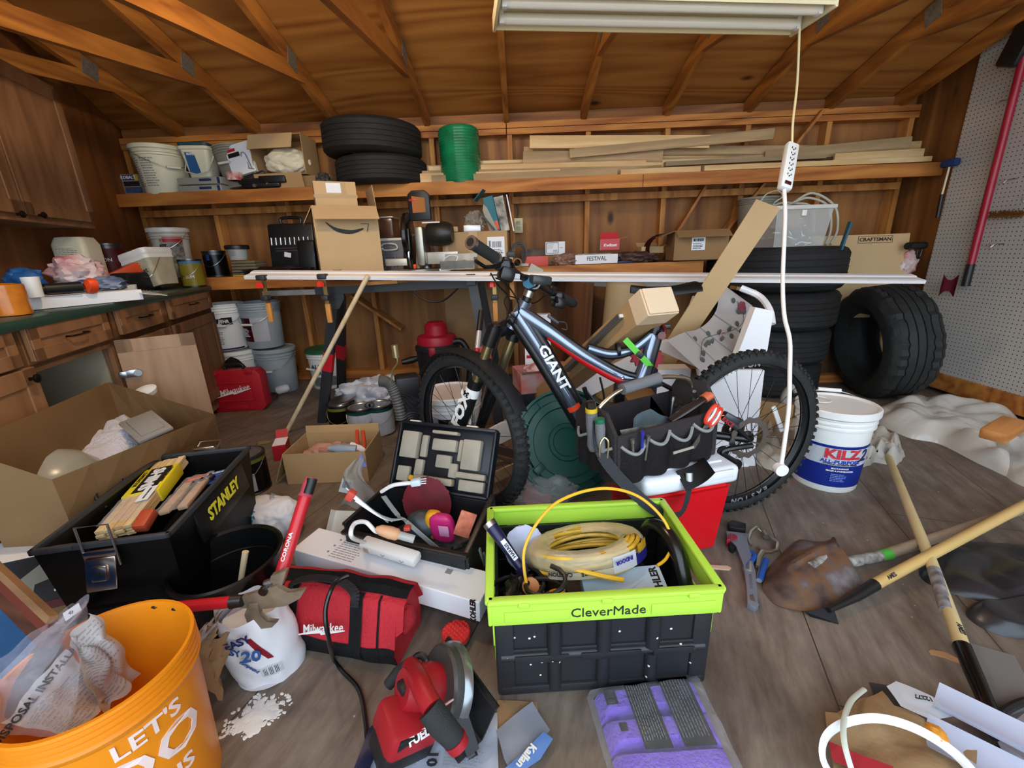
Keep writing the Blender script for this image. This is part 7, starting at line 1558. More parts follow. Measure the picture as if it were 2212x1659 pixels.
g = G(); g.surf(bagsurf(0, 1), 40, 40);
for sx in (-1, 1): S_ = sect(sx * .2); g._add([(sx * .2, y, z) for y, z in S_], [tuple(range(len(S_)))])
bd = g.ob('body', rb, t, ang=70)
def over(x0, x1, v0, v1, off, n, m, par=t):
    f0 = bagsurf(0, 1); g = G()
    def f(u, v):
        p = V(f0((x0 + (x1 - x0) * u + .2) / .4, v0 + (v1 - v0) * v)); q = V((0, p.y, p.z - .06)).normalized() * off; return p + q
    g.surf(f, 24, 16, .002); return g.ob(n, m, par, ang=70)
over(-.2, .2, 0, .17, .002, 'black_base', kb); over(-.2, .2, .83, 1, .002, 'black_base', kb); over(-.2, .2, .43, .57, .003, 'zip_panel', kb)
for x in (-.115, .085): over(x - .018, x + .018, .05, .42, .006, 'web_strap', kb)
for x in (-.165, .15): over(x - .003, x + .003, .05, .42, .004, 'piping', kb)
for sx in (-1, 1):
    g = G(); P = bez([(-.115, -.06, .165),(-.11, -.045, .20),(-.05, -.03, .215),(.03, -.03, .215),(.08, -.045, .20),(.085, -.06, .165)] if sx < 0 else [(-.1, .05, .14),(-.08, .0, .165),(.0, -.01, .17),(.07, .01, .16),(.09, .05, .13)], 6)
    for i in range(len(P) - 1): g.bar(P[i], P[i + 1], .024, .004, V((0, 0, 1)))
    g.ob('carry_handle', kb, t)
milw(t, white, .036, (.0, -.094, .112), rot(80, 0, 0))
g = G(); g.blob((.0, 0, .06),(.06, .08, .1), 3, .2, 2, 3, flat=False, R=None); o_ = g.ob('end_tab', rb, t); o_.location = (.205, -.01, .05); o_.scale = (.8, .8, .8)
# black cord across
g = G(); P = [Y(750, 1245, .93), Y(722, 1262, .85), Y(703, 1320, .81), Y(712, 1390, .80), Z(722, 1425, .01), Z(740, 1450, .006), Z(775, 1490, .006), Z(790, 1560, .006), Z(795, 1659, .006), Z(800, 1720, .006)]
g.tube(bez(P, 8),.0055, 8); one(g, 'black_power_cord', GB_, 'thick black power cord draped over the red tool bag and across the floor', 'cord')
# red scrub pad
p = Z(985, 1365, .03); t = T('polishing_pad', 'round red waffle foam pad on the floor between carton and crate', 'pad', (p.x, p.y, 0),(0, 0, 0))
g = G(); g.lathe([(0, 0),(.038, 0),(.04, .006),(.038, .012),(0, .012)], 36); g.ob('green_backing', green, t)
g = G()
def pad(u, v): a = 2 * pi * u; r = .041 * v; x, y = r * cos(a), r * sin(a); return (x, y, .034 + .003 * sin(x * 420) * sin(y * 420) - (.004 if v > .98 else 0))
g.surf(pad, 48, 16, 0, closed_u=True); g.lathe([(.0385, .012),(.0415, .02),(.041, .031)], 48); g.ob('foam_face', mat('foam_red', '#d8302c', .8), t)
# black rubber bucket, loppers, bags
pr4 = [Z(*q, .2) for q in ((385, 1205),(607, 1165),(510, 1143),(480, 1265))]
t = T('rubber_bucket', 'black rubber mixing bucket with pour spout and a wooden stick inside', 'bucket', (-.872, 1.035, 0),(2, -2, 0)); t.scale = (.95, .95, 1.15)
g = G(); rubb = mat('bucket_rubber', '#0f1011', .3, var=.4, vs=9)
def sp(a, r, z):
    d = abs(((a - pi * 1.02 + pi) % (2 * pi)) - pi); return (.04 * max(0, 1 - d / .3) ** 1.5 * max(0, (z - .1) / .1)) if z > .1 else 0
g.lathe([(0, 0),(.105, 0),(.11, .01),(.145, .195),(.156, .2),(.158, .208),(.152, .212),(.143, .206),(.135, .15),(.132, .148),(.106, .015),(0, .012)], 72, mod=sp); g.ob('body', rubb, t)
t2 = one(G().tube([(0, 0, 0),(.035, .03, .1),(.06, .05, .2)], [.005, .008, .009], 10), 'mixing_stick', wood('stick', '#c9b088', '#e3cfa8', 'Z', 4, knots=3, knotcol='#3a2616'), 'short wooden mixing stick leaning inside the black rubber bucket', 'stick', (-.885, .985, .05))
# loppers: cast head + two red handles
t = T('loppers', 'long red handled bolt loppers with rusty curved jaws lying open over the red bag', 'loppers', Y(585, 1265, .90)); lo = V(t.location)
lm = mat('rusty_steel', '#857561', .5, .2, var=.4, vs=20); lr = mat('handle_red', '#c4202a', .35)
A_, B_ = Y(672, 1032, 1.02) - lo, Y(605, 1248, .87) - lo; d = B_ - A_
g = G(); g.tube([A_ + d * .2, B_], .0155, 14); hr = g.ob('handle', lr, t); g = G(); g.tube([A_, A_ + d * .06, A_ + d * .16, A_ + d * .2], [.014, .0165, .016, .020], 14); g.ob('pink_grip', mat('grip_pink', '#b04050', .6), hr); g = G(); g.tube([A_ + V((.006, -.006, 0)), A_ + d * .16 + V((.006, -.006, 0))], .0135, 12); g.ob('black_grip', black, hr)
nrm = V((-.3, -.9, .5)); g = G(); text('CORONA', .016, white, hr, A_ + d * .68 + V((0, -.0165, .004)), Matrix((d.normalized() * -1, (nrm - d.normalized() * nrm.dot(d.normalized())).normalized().cross(d.normalized() * -1),(nrm - d.normalized() * nrm.dot(d.normalized())).normalized())).transposed(), bold=.03)
g = G(); g.tube([B_, B_ + d * .12], [.017, .013], 12); g.ob('ferrule', dsteel, hr)
C_, D2 = Y(380, 1312, .82) - lo, Y(500, 1300, .83) - lo; g = G(); g.tube([C_, D2], .014, 14); hl = g.ob('handle', lr, t); g = G(); g.tube([D2, D2 + (D2 - C_) * .2], [.017, .014], 12); g.ob('ferrule', dsteel, hl); g = G(); g.tube([C_ + (C_ - D2) * .12, C_], .013, 12); g.ob('white_section', cream, hl)
def fl2(pts, y, th): return [Y(px, py, y) - lo for px, py in pts]
def plate2(name, pts, y, th, m):
    P = fl2(pts, y, th); g = G(); g.prism([(p.x, p.z) for p in P], th, (0, P[0].y + th / 2, 0), rot(90, 0, 0), bev=.002); return g.ob(name, m, t)
plate2('upper_blade', [(500, 1292),(540, 1282),(575, 1270),(600, 1262),(625, 1278),(662, 1270),(650, 1290),(620, 1306),(575, 1312),(530, 1310),(505, 1308)], .84, .012, lm)
plate2('hook_blade', [(540, 1300),(560, 1300),(563, 1325),(578, 1340),(602, 1340),(590, 1352),(560, 1356),(538, 1346),(530, 1325)], .835, .012, lm)
plate2('head_lug', [(588, 1240),(622, 1228),(612, 1262),(600, 1275),(580, 1268)], .85, .016, lm)
g = G(); g.cyl(Y(573, 1272, .84) - lo + V((0, -.012, 0)), Y(573, 1272, .84) - lo + V((0, .01, 0)),.011, n=18); g.ob('pivot_bolt', dsteel, t)
g = G(); a_, b_ = Y(572, 1262, .85) - lo, Y(592, 1255, .85) - lo; g.tube([a_.lerp(b_, i / 60) + V((0, .009 * cos(i * .7),.009 * sin(i * .7))) for i in range(61)], .002, 5); g.ob('bumper_spring', steel, t)
# bag of setting compound
pw = mat('sack_white', '#d9d9dd', .6, bump=.4, bs=14); kraft = mat('kraft_paper', '#c3a277', .75, bump=.6, bs=20)
t = T('compound_sack', 'torn white paper sack of setting compound with red stripe and barcode', 'sack', (-.715, .885, 0),(0, 0, 6))
def sack(u, v):
    a = 2 * pi * u; z = .205 * v; r = .088 * (1 - .25 * abs(v - .4) ** 1.3) * (1 + .06 * sin(3 * a + 6 * v) * v); k = noise.noise(V((cos(a) * 2, sin(a) * 2, v * 4))) * .008
    lean = -.02 * v; return ((r * 1.08 + k) * cos(a) + lean, (r * .85 + k) * sin(a), z + .006 * sin(5 * a) * v)
g = G(); g.surf(sack, 48, 24, 0, closed_u=True); bm_ = g.bm; g.lathe([(0, .003),(.08, .003)], 32); g.lathe([(0, .17),(.07, .165)], 32, (-.02, 0, 0)); g.ob('body', pw, t, ang=70)
def torn(u, v):
    a = pi * (.80 + .62 * u); r = .08 + .06 * v; z = .175 + .05 * sin(9 * u + 2) * v - .09 * v * v; k = noise.noise(V((u * 9, v * 9, 2))) * .03; return (r * cos(a) - .02 + k, r * sin(a) * .9 + k, z + k)
g = G(); g.surf(torn, 26, 10, .001); g.ob('torn_flap', kraft, t, ang=80)
g = G(); g.surf(lambda u, v: (torn(u * .6 + .15, v * .55)[0] * 1.03, torn(u * .6 + .15, v * .55)[1] * 1.06 - .004, torn(u * .6 + .15, v * .55)[2] + .008), 18, 8, .001); g.ob('white_flap', pw, t, ang=80)
def onsack(x, z, off=.002):
    a = -pi / 2 + x / .088; v = z / .205; p = V(sack((a / (2 * pi)) % 1, v)); n_ = V((cos(a), sin(a), 0)); return p + n_ * off
def sackpatch(x0, x1, z0, z1, n, m, sk=0):
    g = G(); g.surf(lambda u, v: onsack(x0 + (x1 - x0) * u + sk * v, z0 + (z1 - z0) * v), 8, 8, .0006); g.ob(n, m, t)
sackpatch(.045, .058, .085, .165, 'red_stripe', mat('stripe_red', '#a82430', .6), -.03)
sackpatch(.02, .07, .035, .065, 'barcode_panel', whitep)
for i in range(12):
    if i % 4 != 3: sackpatch(.026 + i * .0032, .0275 + i * .0032, .039, .061, 'barcode_bar', ink)
def sacktext(s_, size, x, z, m, ang=0, off=.0035):
    p = onsack(x, z, off); a = -pi / 2 + x / .088; text(s_, size, m, t, p, rot(90, 0, a * 180 / pi + 90) @ rot(0, 0, ang), bold=.03)
bl = mat('print_blue', '#22508f', .6); sacktext('ASY', .028, -.02, .135, bl, -4, .01); sacktext('20', .045, .018, .118, bl, -10, .006); sacktext('compound', .013, .005, .085, bl, -50); sacktext('EASY', .03, -.0, .165, NV_, 20, .012)
g = G(); g.surf(lambda u, v: (0, 0, 0), 1, 1) if False else None
P = [Z(*q) for q in ((470, 1590),(500, 1540),(560, 1500),(625, 1500),(630, 1530),(570, 1570),(520, 1600))]
# spilled powder: small flat mounds
pm = mat('white_powder', '#e2e2de', .9)
c_ = sum(P, V()) / len(P); g = G(); rd = random.Random(6)
for i in range(260):
    u = rd.random(); k = rd.randrange(len(P)); q = c_.lerp(P[k].lerp(P[(k + 1) % len(P)], rd.random()), rd.random() ** .8 * 1.05)
    r = rd.uniform(.002, .010) * (1.3 if (q - c_).length < .04 else .7); g.blob((q.x, q.y, 0),(r * 2.4, r * 1.6, .004), i, .3, 2, 1, flat=False, R=Matrix.Rotation(rd.uniform(0, 3), 3, 'Z'))
one(g, 'spilled_powder', pm, 'white powder spilled on the floor below the torn paper sack', 'powder', kind='stuff')
# easy sand bag behind rubber bucket
g = G(); g.blob((0, 0, .07),(.26, .17, .17), 44, .12, 1.4, 5, sq=.75, ridge=.6); t = T('plaster_sack', 'crumpled white plaster sack printed EASY SAND behind the black rubber bucket', 'sack', tuple(Z(572, 1140, .06) * 1.0 + V((0, .05, -.06))),(0, -6, -14))
g.ob('body', pw, t, ang=70)
Rt = rot(64, 0, -4) @ rot(0, 0, -38)
sb0 = [o_ for o_ in bpy.data.objects if o_.parent == t][0]
for s_, sz, p_, m_ in (('EASY', .042, (-.035, -.03, .13), mat('print_teal', '#2c7aa8', .6)),('SAND', .042, (-.062, -.06, .115), bl),('45', .05, (.0, -.06, .10), mat('print_teal', '#2c7aa8', .6)),('USG', .018, (.02, .02, .155), greyink)):
    stick(text(s_, sz, m_, t, p_, Rt, bold=.02), sb0, (0, .7, -.7),.002)
t = T('paint_tray', 'small white ribbed paint tray leaning behind the plaster sack', 'tray', (-.70, 1.42, .05),(50, -10, -20)); g = G(); g.box((0, 0, 0),(.17, .13, .004)); g.ob('tray_floor', mat('tray_white', '#d5d6d2', .4), t, False)
for sx in (-1, 1): g = G(); g.box((sx * .085, 0, .012),(.004, .13, .026)); g.ob('side', mat('tray_white', '#d5d6d2', .4), t, False)
g = G(); [g.box((0.02, -.05 + .012 * i, .003),(.11, .004, .003)) for i in range(9)]; g.ob('ribs', cream, t, False)
# clear bags behind toolbox
cp_ = film('clear_pouch', '#b9bcbc', .42, .15, .7)
g = G(); g.surf(lambda u, v: (.17 * (u - .5) * (1 - .75 * v) + .02 * sin(v * 7),.03 * sin(u * 9 + v * 4) * (1 - v * .6),.22 * v + .001), 22, 22, .001); one(g, 'clear_pouch', film('pouch_film', '#d4d8d8', .4, .1, .8), 'tall clear plastic pouch with barcode label standing before the small cardboard box', 'bag', tuple(Z(772, 1095)),(-10, 6, 10))
g = G(); g.box((0, 0, 0),(.05, .002, .06)); t = one(g, 'barcode_label', mat('label_grey', '#b8bcc0', .5), 'grey barcode label on the clear plastic pouch', 'label', tuple(Z(748, 1050, .09)),(-20, 22, 10))
strips(g2 := G(), -.018, -.01, .018, .02, 12, 0, 3, .5, vertical=True);
for v in g2.bm.verts: v.co = FRONT @ v.co + V((0, -.0015, 0))
g2.ob('barcode', ink, t, False)
g = G(); g.blob((0, 0, .05),(.3, .17, .11), 51, .3, 2, 4, ridge=1); one(g, 'clear_wrapping', cp_, 'flat heap of clear wrapping between loppers handle and toolbox', 'wrapping', (-.62, 1.26, 0))
BXo = Z(622, 1046)
# small cardboard box
q0, q1, q2 = Z(612, 1040), Z(800, 1010), Z(620, 965, .17)
t = carton('open tan cardboard box with orange handled tool and bottles on the floor', tuple(Z(622, 1046) + V((.20, .13, 0))),(.40, .26, .165),(0, 0, 2), card, {'l': (158, .16), 'b': (10, .04)})
t2 = T('hand_tool', 'orange-red two handled crimper standing in the small cardboard box', 'tool', (BXo.x + .33, BXo.y + .14, .07),(0, 4, 0)); orr = mat('tool_orange', '#dc4a26', .4)
for s in (-1, 1): g = G(); g.tube([(s * .012, 0, 0),(s * .018, 0, .08),(s * .015, 0, .15)], [.008, .010, .009], 10); g.ob('handle', orr, t2)
g = G(); g.lathe([(0, 0),(.022, 0),(.024, .02),(.022, .07),(.012, .085),(0, .085)], 18); one(g, 'white_bottle', whitep, 'white bottle with pink cap tilted in the small cardboard box', 'bottle', (BXo.x + .28, BXo.y + .13, .14),(0, 116, 0))
g = G(); g.lathe([(0, 0),(.024, 0),(.025, .09),(.018, .1),(.012, .13),(0, .13)], 18); one(g, 'spray_bottle', mat('silver_blue_can', '#8b97a3', .4), 'silver spray can lying at the right end of the small cardboard box', 'can', (BXo.x + .34, BXo.y + .06, .15),(0, -80, 10))
g = G(); g.blob((0, 0, .05),(.3, .18, .12), 5, .3, 2, 4, ridge=1); one(g, 'pink_bubble_bag', mat('pink_bag', '#b98a78', .4, bump=.5, bs=20), 'crumpled pinkish plastic bag inside the small cardboard box', 'bag', (BXo.x + .19, BXo.y + .13, .04))
t = carton('small red and white carton on the floor behind the small cardboard box', tuple(Z(612, 985)),(.07, .12, .09),(0, 0, 20), mat('case_red', '#b01826', .45), {'b': (40, .05)}, top=True, name='red_carton'); g = G(); g.box((0, 0, .0905),(.066, .11, .001)); g.ob('white_top', whitep, t, False)
g = G(); g.prism([(0, 0),(.03, .005),(.02, .03),(.006, .07),(-.004, .08)], .001, (0, 0, 0), rot(80, 0, 0)); one(g, 'blue_tape_strip', mat('periwinkle', '#8f92d8', .5), 'periwinkle torn tape strip at the corner of the small cardboard box', 'tape', (BXo.x + .38, BXo.y - .005, .085))
g = G(); g.blob((0, 0, .004),(.09, .05, .01), 5, .4, 3, 3); one(g, 'dry_leaf', mat('leaf_tan', '#8e7c50', .8), 'dry tan leaf scrap on the floor behind the small cardboard box', 'leaf', Z(570, 957))
# left foreground: big carton
tA, tB, tC = Z(233, 825, .57), Z(465, 895, .45), Z(112, 1036, .50); tD = tA + (Z(0, 925, .61) - tA) * 1.25
cc = (tA + tB + tC + tD) / 4; t = T('large_cardboard_box', 'large open tan cardboard box with one flap hanging down at the left', 'box', (cc.x, cc.y, 0)); o = V(t.location)
top = [tA, tB, tC, tD]; bot = [V((p.x * .96 + cc.x * .04, p.y * .96 + cc.y * .04, 0)) for p in top]; bot[1] = V((Z(492, 1005).x - .03, Z(492, 1005).y, 0));
g = G()
for i in range(4):
    a, b, c_, d_ = top[i] - o, top[(i + 1) % 4] - o, bot[(i + 1) % 4] - o, bot[i] - o
    g.surf(lambda u, v, a=a, b=b, c_=c_, d_=d_: a.lerp(b, u).lerp(d_.lerp(c_, u), v) + V((0, 0, 0)), 6, 4, .005)
g._add([p - o for p in bot], [(0, 1, 2, 3)]); g.ob('body', card, t, False)
a, b = tC - o, tD - o;
q0, q1 = Z(108, 1192, .16) - o, Z(-60, 1180, .16) - o
g = G(); g.surf(lambda u, v: (a + (b - a) * (.02 + .6 * u)).lerp(q0.lerp(q1, u), v), 4, 4, .005); g.ob('hanging_flap', card3, t, False)
a, b = tB - o, Z(300, 965, .47) - o; g = G();
# contents
tw = mat('towel_white', '#dcdde8', .95, bump=.8, bs=90)
P = [Z(*q, .38) for q in ((120, 975),(150, 930),(225, 893),(275, 895),(298, 920),(292, 950),(215, 985),(150, 990))]
heap('white_cloth', 'heap of folded white cloth in the large cardboard box', 'cloth', tw, [(p.x, p.y) for p in P], .35, .10, 4, 60, .25, freq=6)
g = G(); g.box((0, 0, .01),(.20, .12, .016), None, .006); g.box((0, 0, .02),(.15, .08, .008), None, .003); one(g, 'glass_pane_shade', mat('frosted_plate', '#a6a49e', .15, .2), 'grey shiny plate beside the white cloth in the large box', 'plate', Z(318, 925, .42),(10, 12, -32))
p = Z(92, 1025, .38); t = T('glass_globe', 'large frosted lamp globe with yellow tint lying in the large box', 'lamp shade', (p.x, p.y, .33)); t.scale = (.9, .9, .9)
g = G(); g.lathe([(.0, .14),(.06, .135),(.12, .105),(.165, .05),(.175, 0),(.165, -.04),(.1, -.075),(0, -.08)], 48); g.ob('globe', mat('frosted_globe', '#b9bcae', .25, trans=.15, var=.2, vs=4), t)
g = G(); g.lathe([(.1665, .048),(.176, 0),(.166, -.038),(.13, -.062)], 48, a0=pi * 1.0, a1=pi * 1.9); g.ob('yellow_tint', mat('pale_yellow_glass', '#d0c56c', .3), t)
g = G(); g.lathe([(0, 0),(.02, 0),(.022, .012),(.01, .02),(0, .02)], 16, (-.05, .06, .13)); g.ob('finial', steel, t)
g = G(); g.box((0, 0, 0),(.7, .7, .02)); one(g, 'carton_filler', card3, 'flat inner cardboard sheet inside the large box', 'sheet', (cc.x, cc.y, .2),(0, 0, -28)) if False else None
g = G(); g.lathe([(0, 0),(.04, 0),(.045, .02),(.02, .03),(0, .03)], 24); one(g, 'white_dish', white, 'white round dish rim peeking behind the large cardboard box', 'dish', Z(318, 850, .50),(20, 0, 0))
# black and yellow tool bin
zB = .38
n0, f0, f1, n1 = Z(125, 1165, zB), Z(372, 970, zB), Z(515, 985, zB), Z(318, 1183, zB)
cc = (n0 + f0 + f1 + n1) / 4; ax = (f0 + f1 - n0 - n1); az_ = atan2(ax.y, ax.x) - pi / 2
t = T('rolling_tool_bin', 'deep black tool bin with yellow STANLEY lettering and metal latches holding shims', 'tool bin', (cc.x, cc.y, 0)); t.rotation_euler = (0, 0, az_); o = V(t.location)
Wb, Lb_ = (f1 - f0).length * .97, ax.length / 2
M_ = Matrix.Rotation(az_, 3, 'Z')
sb_ = mat('bin_black', '#131415', .38, var=.2, vs=5)
g = G(); hw, hl = Wb / 2, Lb_ / 2
def rect(w_, l_, z): return [(-w_, -l_, z),(w_, -l_, z),(w_, l_, z),(-w_, l_, z)]
for A_, B_ in ((0, 1),(1, 2),(2, 3),(3, 0)):
    lo_, hi_ = rect(hw * .88, hl * .9, .04), rect(hw, hl, zB)
    a, b, c_, d_ = V(lo_[A_]), V(lo_[B_]), V(hi_[B_]), V(hi_[A_])
    g.surf(lambda u, v, a=a, b=b, c_=c_, d_=d_: a.lerp(b, u).lerp(d_.lerp(c_, u), v), 2, 2, .006)
g.box((0, 0, .045),(Wb * .88, Lb_ * .9, .012)); g.ob('tub', sb_, t, False)
g = G(); e = .012
for x in (-hw, hw): g.box((x, 0, zB),(e, Lb_ + e, .016), None, .003)
for y in (-hl, hl): g.box((0, y, zB),(Wb + e, e, .016), None, .003)
g.box((-hw * .55, -hl - .002, zB + .003),(.05, .016, .012), None, .002); g.ob('rim', mat('rim_dark_grey', '#34373a', .45), t)
g = G(); g.box((hw + .0, .02, zB - .07),(.012, Lb_ * .62, .10), rot(0, -7, 0),.003); fas = g.ob('side_fascia', sb_, t)
text('STANLEY', .054, mat('logo_yellow', '#e8e03c', .5), fas, (hw + .0085, .01, zB - .062), rot(83, 0, 90), bold=.035, shear=.15, sx=.95)
def latch(y, s, drop):
    g = G(); g.box((0.0, y + s * .012, zB - (.02 if drop else -.01)),(.075, .012, .02), None, .003)
    if drop: g.box((0, y + s * .03, zB - .07),(.07, .008, .085), rot(-18 * -s, 0, 0),.004); g.box((0, y + s * .035, zB - .065),(.035, .01, .04), rot(18 * s, 0, 0),.004)
    else: g.box((0, y + .02, zB + .012),(.075, .05, .006), rot(-20, 0, 0),.002)
    l_ = g.ob('latch', mat('latch_chrome', '#b9aaa0', .22, 1), t)
    g = G(); w_ = .036
    P = [(-w_, y + s * .014, zB - .045),(-w_, y + s * .012, zB + .06),(w_, y + s * .012, zB + .06),(w_, y + s * .014, zB - .06)] if drop else [(-w_, y, zB),(-w_, y + .06, zB + .02),(w_, y + .06, zB + .02),(w_, y, zB)]
    g.tube(P, .003, 8); g.ob('wire_bail', steel, l_)
    if drop: g = G(); g.box((.0, y + s * .0405, zB - .065),(.006, .002, .016)); g.ob('key_slot', black, l_, False)
latch(-hl, -1, True); latch(hl, 1, False)
for s in (-1, 1):
    g = G(); g.lathe([(0, -.02),(.07, -.02),(.085, -.012),(.085, .012),(.07, .02),(0, .02)], 36, (s * (hw - .04), -hl * .72, .085), rot(0, 90, 0)); w_ = g.ob('wheel', mat('wheel_black', '#1d1f20', .6), t)
    g = G(); g.lathe([(.05, -.003),(.055, .0),(.05, .003)], 24, (s * (hw - .02) + s * .002, -hl * .72, .085), rot(0, 90, 0)); g.ob('hub_ring', mat('rim_dark_grey', '#34373a', .45), w_)
g = G(); g.tube([(-hw * .8, -hl - .01, .17 + 0 * i) for i in range(2)] + [(-hw * .3, -hl - .03, .20),(hw * .3, -hl - .03, .20),(hw * .8, -hl - .01, .16)], .014, 8); g.ob('lower_handle', sb_, t)
g = G(); g.tube(bez([(-hw - .003, hl * .35, zB - .02),(-hw - .03, hl * .3, zB + .03),(-hw - .03, -.0, zB + .01),(-hw - .0, -.02, zB - .03)]),.006, 8); g.ob('side_cable', black, t)
def bn_(x, y, z): return o + M_ @ V((x, y, z))
# shims pack
a_, b_ = Z(262, 1150, .43), Z(375, 1010, .50); a_ = Y(250, 1150, 1.03); b_ = Y(372, 1000, 1.40)
t = T('shims_pack', 'bundle of cedar shims wrapped in yellow label reading SHIMS in the black tool bin', 'shims', a_.lerp(b_, .5)); d = b_ - a_; L = d.length; up_ = V((0, -.35, 1)); R = frame_from(d, up_)
# local x = across (right), local y = up-ish, z along
zz = d.normalized(); xx = zz.cross(up_).normalized(); yy = zz.cross(xx) * -1; Rm = Matrix((xx, zz, xx.cross(zz))).transposed(); t.rotation_euler = Rm.to_euler()
sw = wood('shim_wood', '#c9a068', '#ecd2a0', 'Y', 6); g = G()
for i in range(4):
    for j in range(3): g.box((-.036 + i * .024, 0, -.012 + j * .012),(.022, L + .01 * ((i + j) % 2),.010), None, .001)
g.ob('shims', sw, t, False)
g = G(); g.box((0, .05, 0),(.106, .17, .046), None, .004); yl = g.ob('yellow_label', mat('shim_yellow', '#e3cf24', .5), t)
g = G(); g.box((.005, .05, .0235),(.066, .15, .001)); g.ob('black_panel', black, yl, False); text('SHIMS', .050, white, yl, (.002, .05, .0245), rot(0, 0, -90), bold=.04)
text('CONTRACTOR GRADE', .009, black, yl, (.041, .065, .0235), rot(0, 0, -90), bold=.03); text('CONTRACTOR', .016, black, yl, (-.04, .065, .0235), rot(0, 0, -90), bold=.02, sx=.8)
g = G(); g.surf(lambda u, v: (-.05 + .10 * u, -L / 2 + .02 + (L * .42) * v, .022 + .004 * noise.noise(V((u * 5, v * 9, 1)))), 10, 12, .0006); g.ob('clear_wrap', film('shim_wrap', '#e6e6e6', .12, .15), t)
g = G(); g.prism([(.012, -.09),(.047, -.09),(.047, -.01),(.012, -.01)], .0008, (0, -.0, .026)); wl_ = g.ob('white_sleeve', whitep, t, False); text('BEDDAR WOOD', .008, black, wl_, (.03, -.05, .0272), rot(0, 0, -90), bold=.02)
# brush pack
a_, b_ = Y(372, 1120, 1.08), Y(452, 1022, 1.38)
t = T('brush_pack', 'blister pack of small brushes on blue and red card beside the shims', 'blister pack', a_.lerp(b_, .5)); d = b_ - a_; L = d.length; zz = d.normalized(); xx = zz.cross(up_).normalized(); t.rotation_euler = Matrix((xx, zz, xx.cross(zz))).transposed().to_euler()
g = G(); g.box((0, L * .32, 0),(.115, L * .34, .003), None, .001); cd_ = g.ob('blue_card', mat('card_blue', '#3558a8', .5), t)
g = G(); g.prism([(-.065, L * .49),(0, L * .49),(-.02, L * .40),(-.065, L * .30)], .001, (0, 0, .0018)); g.ob('red_corner', red, cd_, False); g = G(); g.box((-.03, L * .40, .003),(.05, .012, .001)); g.ob('yellow_strip', AY_, cd_, False)
text('Pull-Back', .016, white, cd_, (.03, L * .43, .003), bold=.03)
for k in range(2): g = G(); g.box((-.03 + .05 * k, -.03, .012),(.03, L * .62, .016), None, .005); g.ob('wooden_piece', mat('beech', '#cba680', .6), t)
for k in range(3): g = G(); g.cyl((.035 - .02 * k, L * (.2 - .06 * k),.014),(.045 - .02 * k, L * (.2 - .06 * k) + .01, .02),.011, n=12); g.ob('dark_knob', black, t)
g = G(); g.surf(lambda u, v: (-.045 + .09 * u, -L * .5 + L * .8 * v, .026 + .008 * noise.noise(V((u * 4, v * 6, 3)))), 14, 16, .0006); g.ob('clear_blister', film('blister', '#d8dadc', .10, .08), t)
g = G(); g.box((0, 0, 0),(.035, .06, .03), None, .006); one(g, 'orange_tool_corner', mat('brick_orange', '#b0482c', .5), 'brick orange plastic corner at the near end of the black tool bin', 'tool', bn_(.05, -hl + .09, .38),(20, 0, 10))
g = G(); g.box((0, 0, 0),(Wb * .8, Lb_ * .8, .14), None, .02); one(g, 'bin_contents', black, 'dark closed case at the bottom of the black tool bin', 'case', bn_(0, 0, .15),(0, 0, az_ * 57.3))
# corner things at far left
t = carton('dark floor-nozzle carton with printed brush head picture at the left edge', Z(35, 1195, .30) , (.26, .16, .16),(-6, 10, 42), mat('dark_print', '#1a1618', .5), top=True, name='printed_carton')
g = G(); g.box((.0, 0, .1605),(.26, .16, .001)); g.ob('white_top', whitep, t, False)
g = G(); g.prism([(-.02, .10),(.03, .14),(.07, .12),(.05, .09),(.01, .08),(0, .02),(-.03, .02),(-.03, .08)], .001, (0, -.081, 0), rot(90, 0, 0)); g.ob('nozzle_picture', mat('picture_grey', '#8f8c80', .6), t, False)
g = G(); [g.box((.08, -.0815, .05 + .02 * i),(.07, .001, .006)) for i in range(3)]; g.ob('white_lines', whitep, t, False)
g = G(); g.box((0, -.0815, .01),(.25, .001, .025)); g.ob('red_band', mat('maroon', '#5c0f1c', .5), t, False)
t.location.z -= .16
for k, (px, py, z, sz, mm, lb) in enumerate(((100, 1260, .12, (.3, .1, .05), mat('maroon', '#5c0f1c', .5), 'dark maroon box lying beneath the printed carton at the left'),(110, 1290, .06, (.3, .1, .04), mat('grey_green', '#5c6158', .6), 'grey green flat box lying beneath the maroon box at the left'))):
    g = G(); g.box((0, 0, 0), sz, None, .004); one(g, 'flat_box', mm, lb, 'box', Z(px, py, z),(0, 0, 42))
g = G(); g.box((0, 0, .16),(.3, .22, .32), None, .01); one(g, 'dark_carton', card3, 'dark brown carton under the printed nozzle carton at the left edge', 'box', Z(-20, 1260, .0) * 1.0 + V((-.1, .2, 0)),(0, 0, 40))
# picture frame / wooden moulding with blue panel at far left
a_, b_ = Y(-60, 1215, .78), Y(115, 1385, .62)
t = T('framed_picture', 'dark wooden frame edge with blue panel leaning at the left edge', 'frame', a_.lerp(b_, .5)); d = b_ - a_; fo = V(t.location)
for k, (off, w_, mm) in enumerate(((0, .026, wood('dark_frame', '#3c2014', '#5c3622', 'X', 4)),(.022, .018, mat('frame_red_brown', '#6a3226', .5)),(.04, .014, wood('frame_tan', '#6f4f34', '#8f6b48', 'X', 4)))):
    g = G(); g.bar(a_ - fo + V((.0, off * .3, off)), b_ - fo + V((0, off * .3, off)), w_, w_, V((0, -1, .5))); g.ob('moulding', mm, t, False)
g = G(); n_ = V((-.5, -.1, -.85)); g.surf(lambda u, v: (a_ - fo).lerp(b_ - fo, u) + n_ * (.02 + .2 * v), 2, 2, .004); g.ob('blue_panel', mat('panel_blue', '#3a72a4', .6, var=.1, vs=20), t, False)
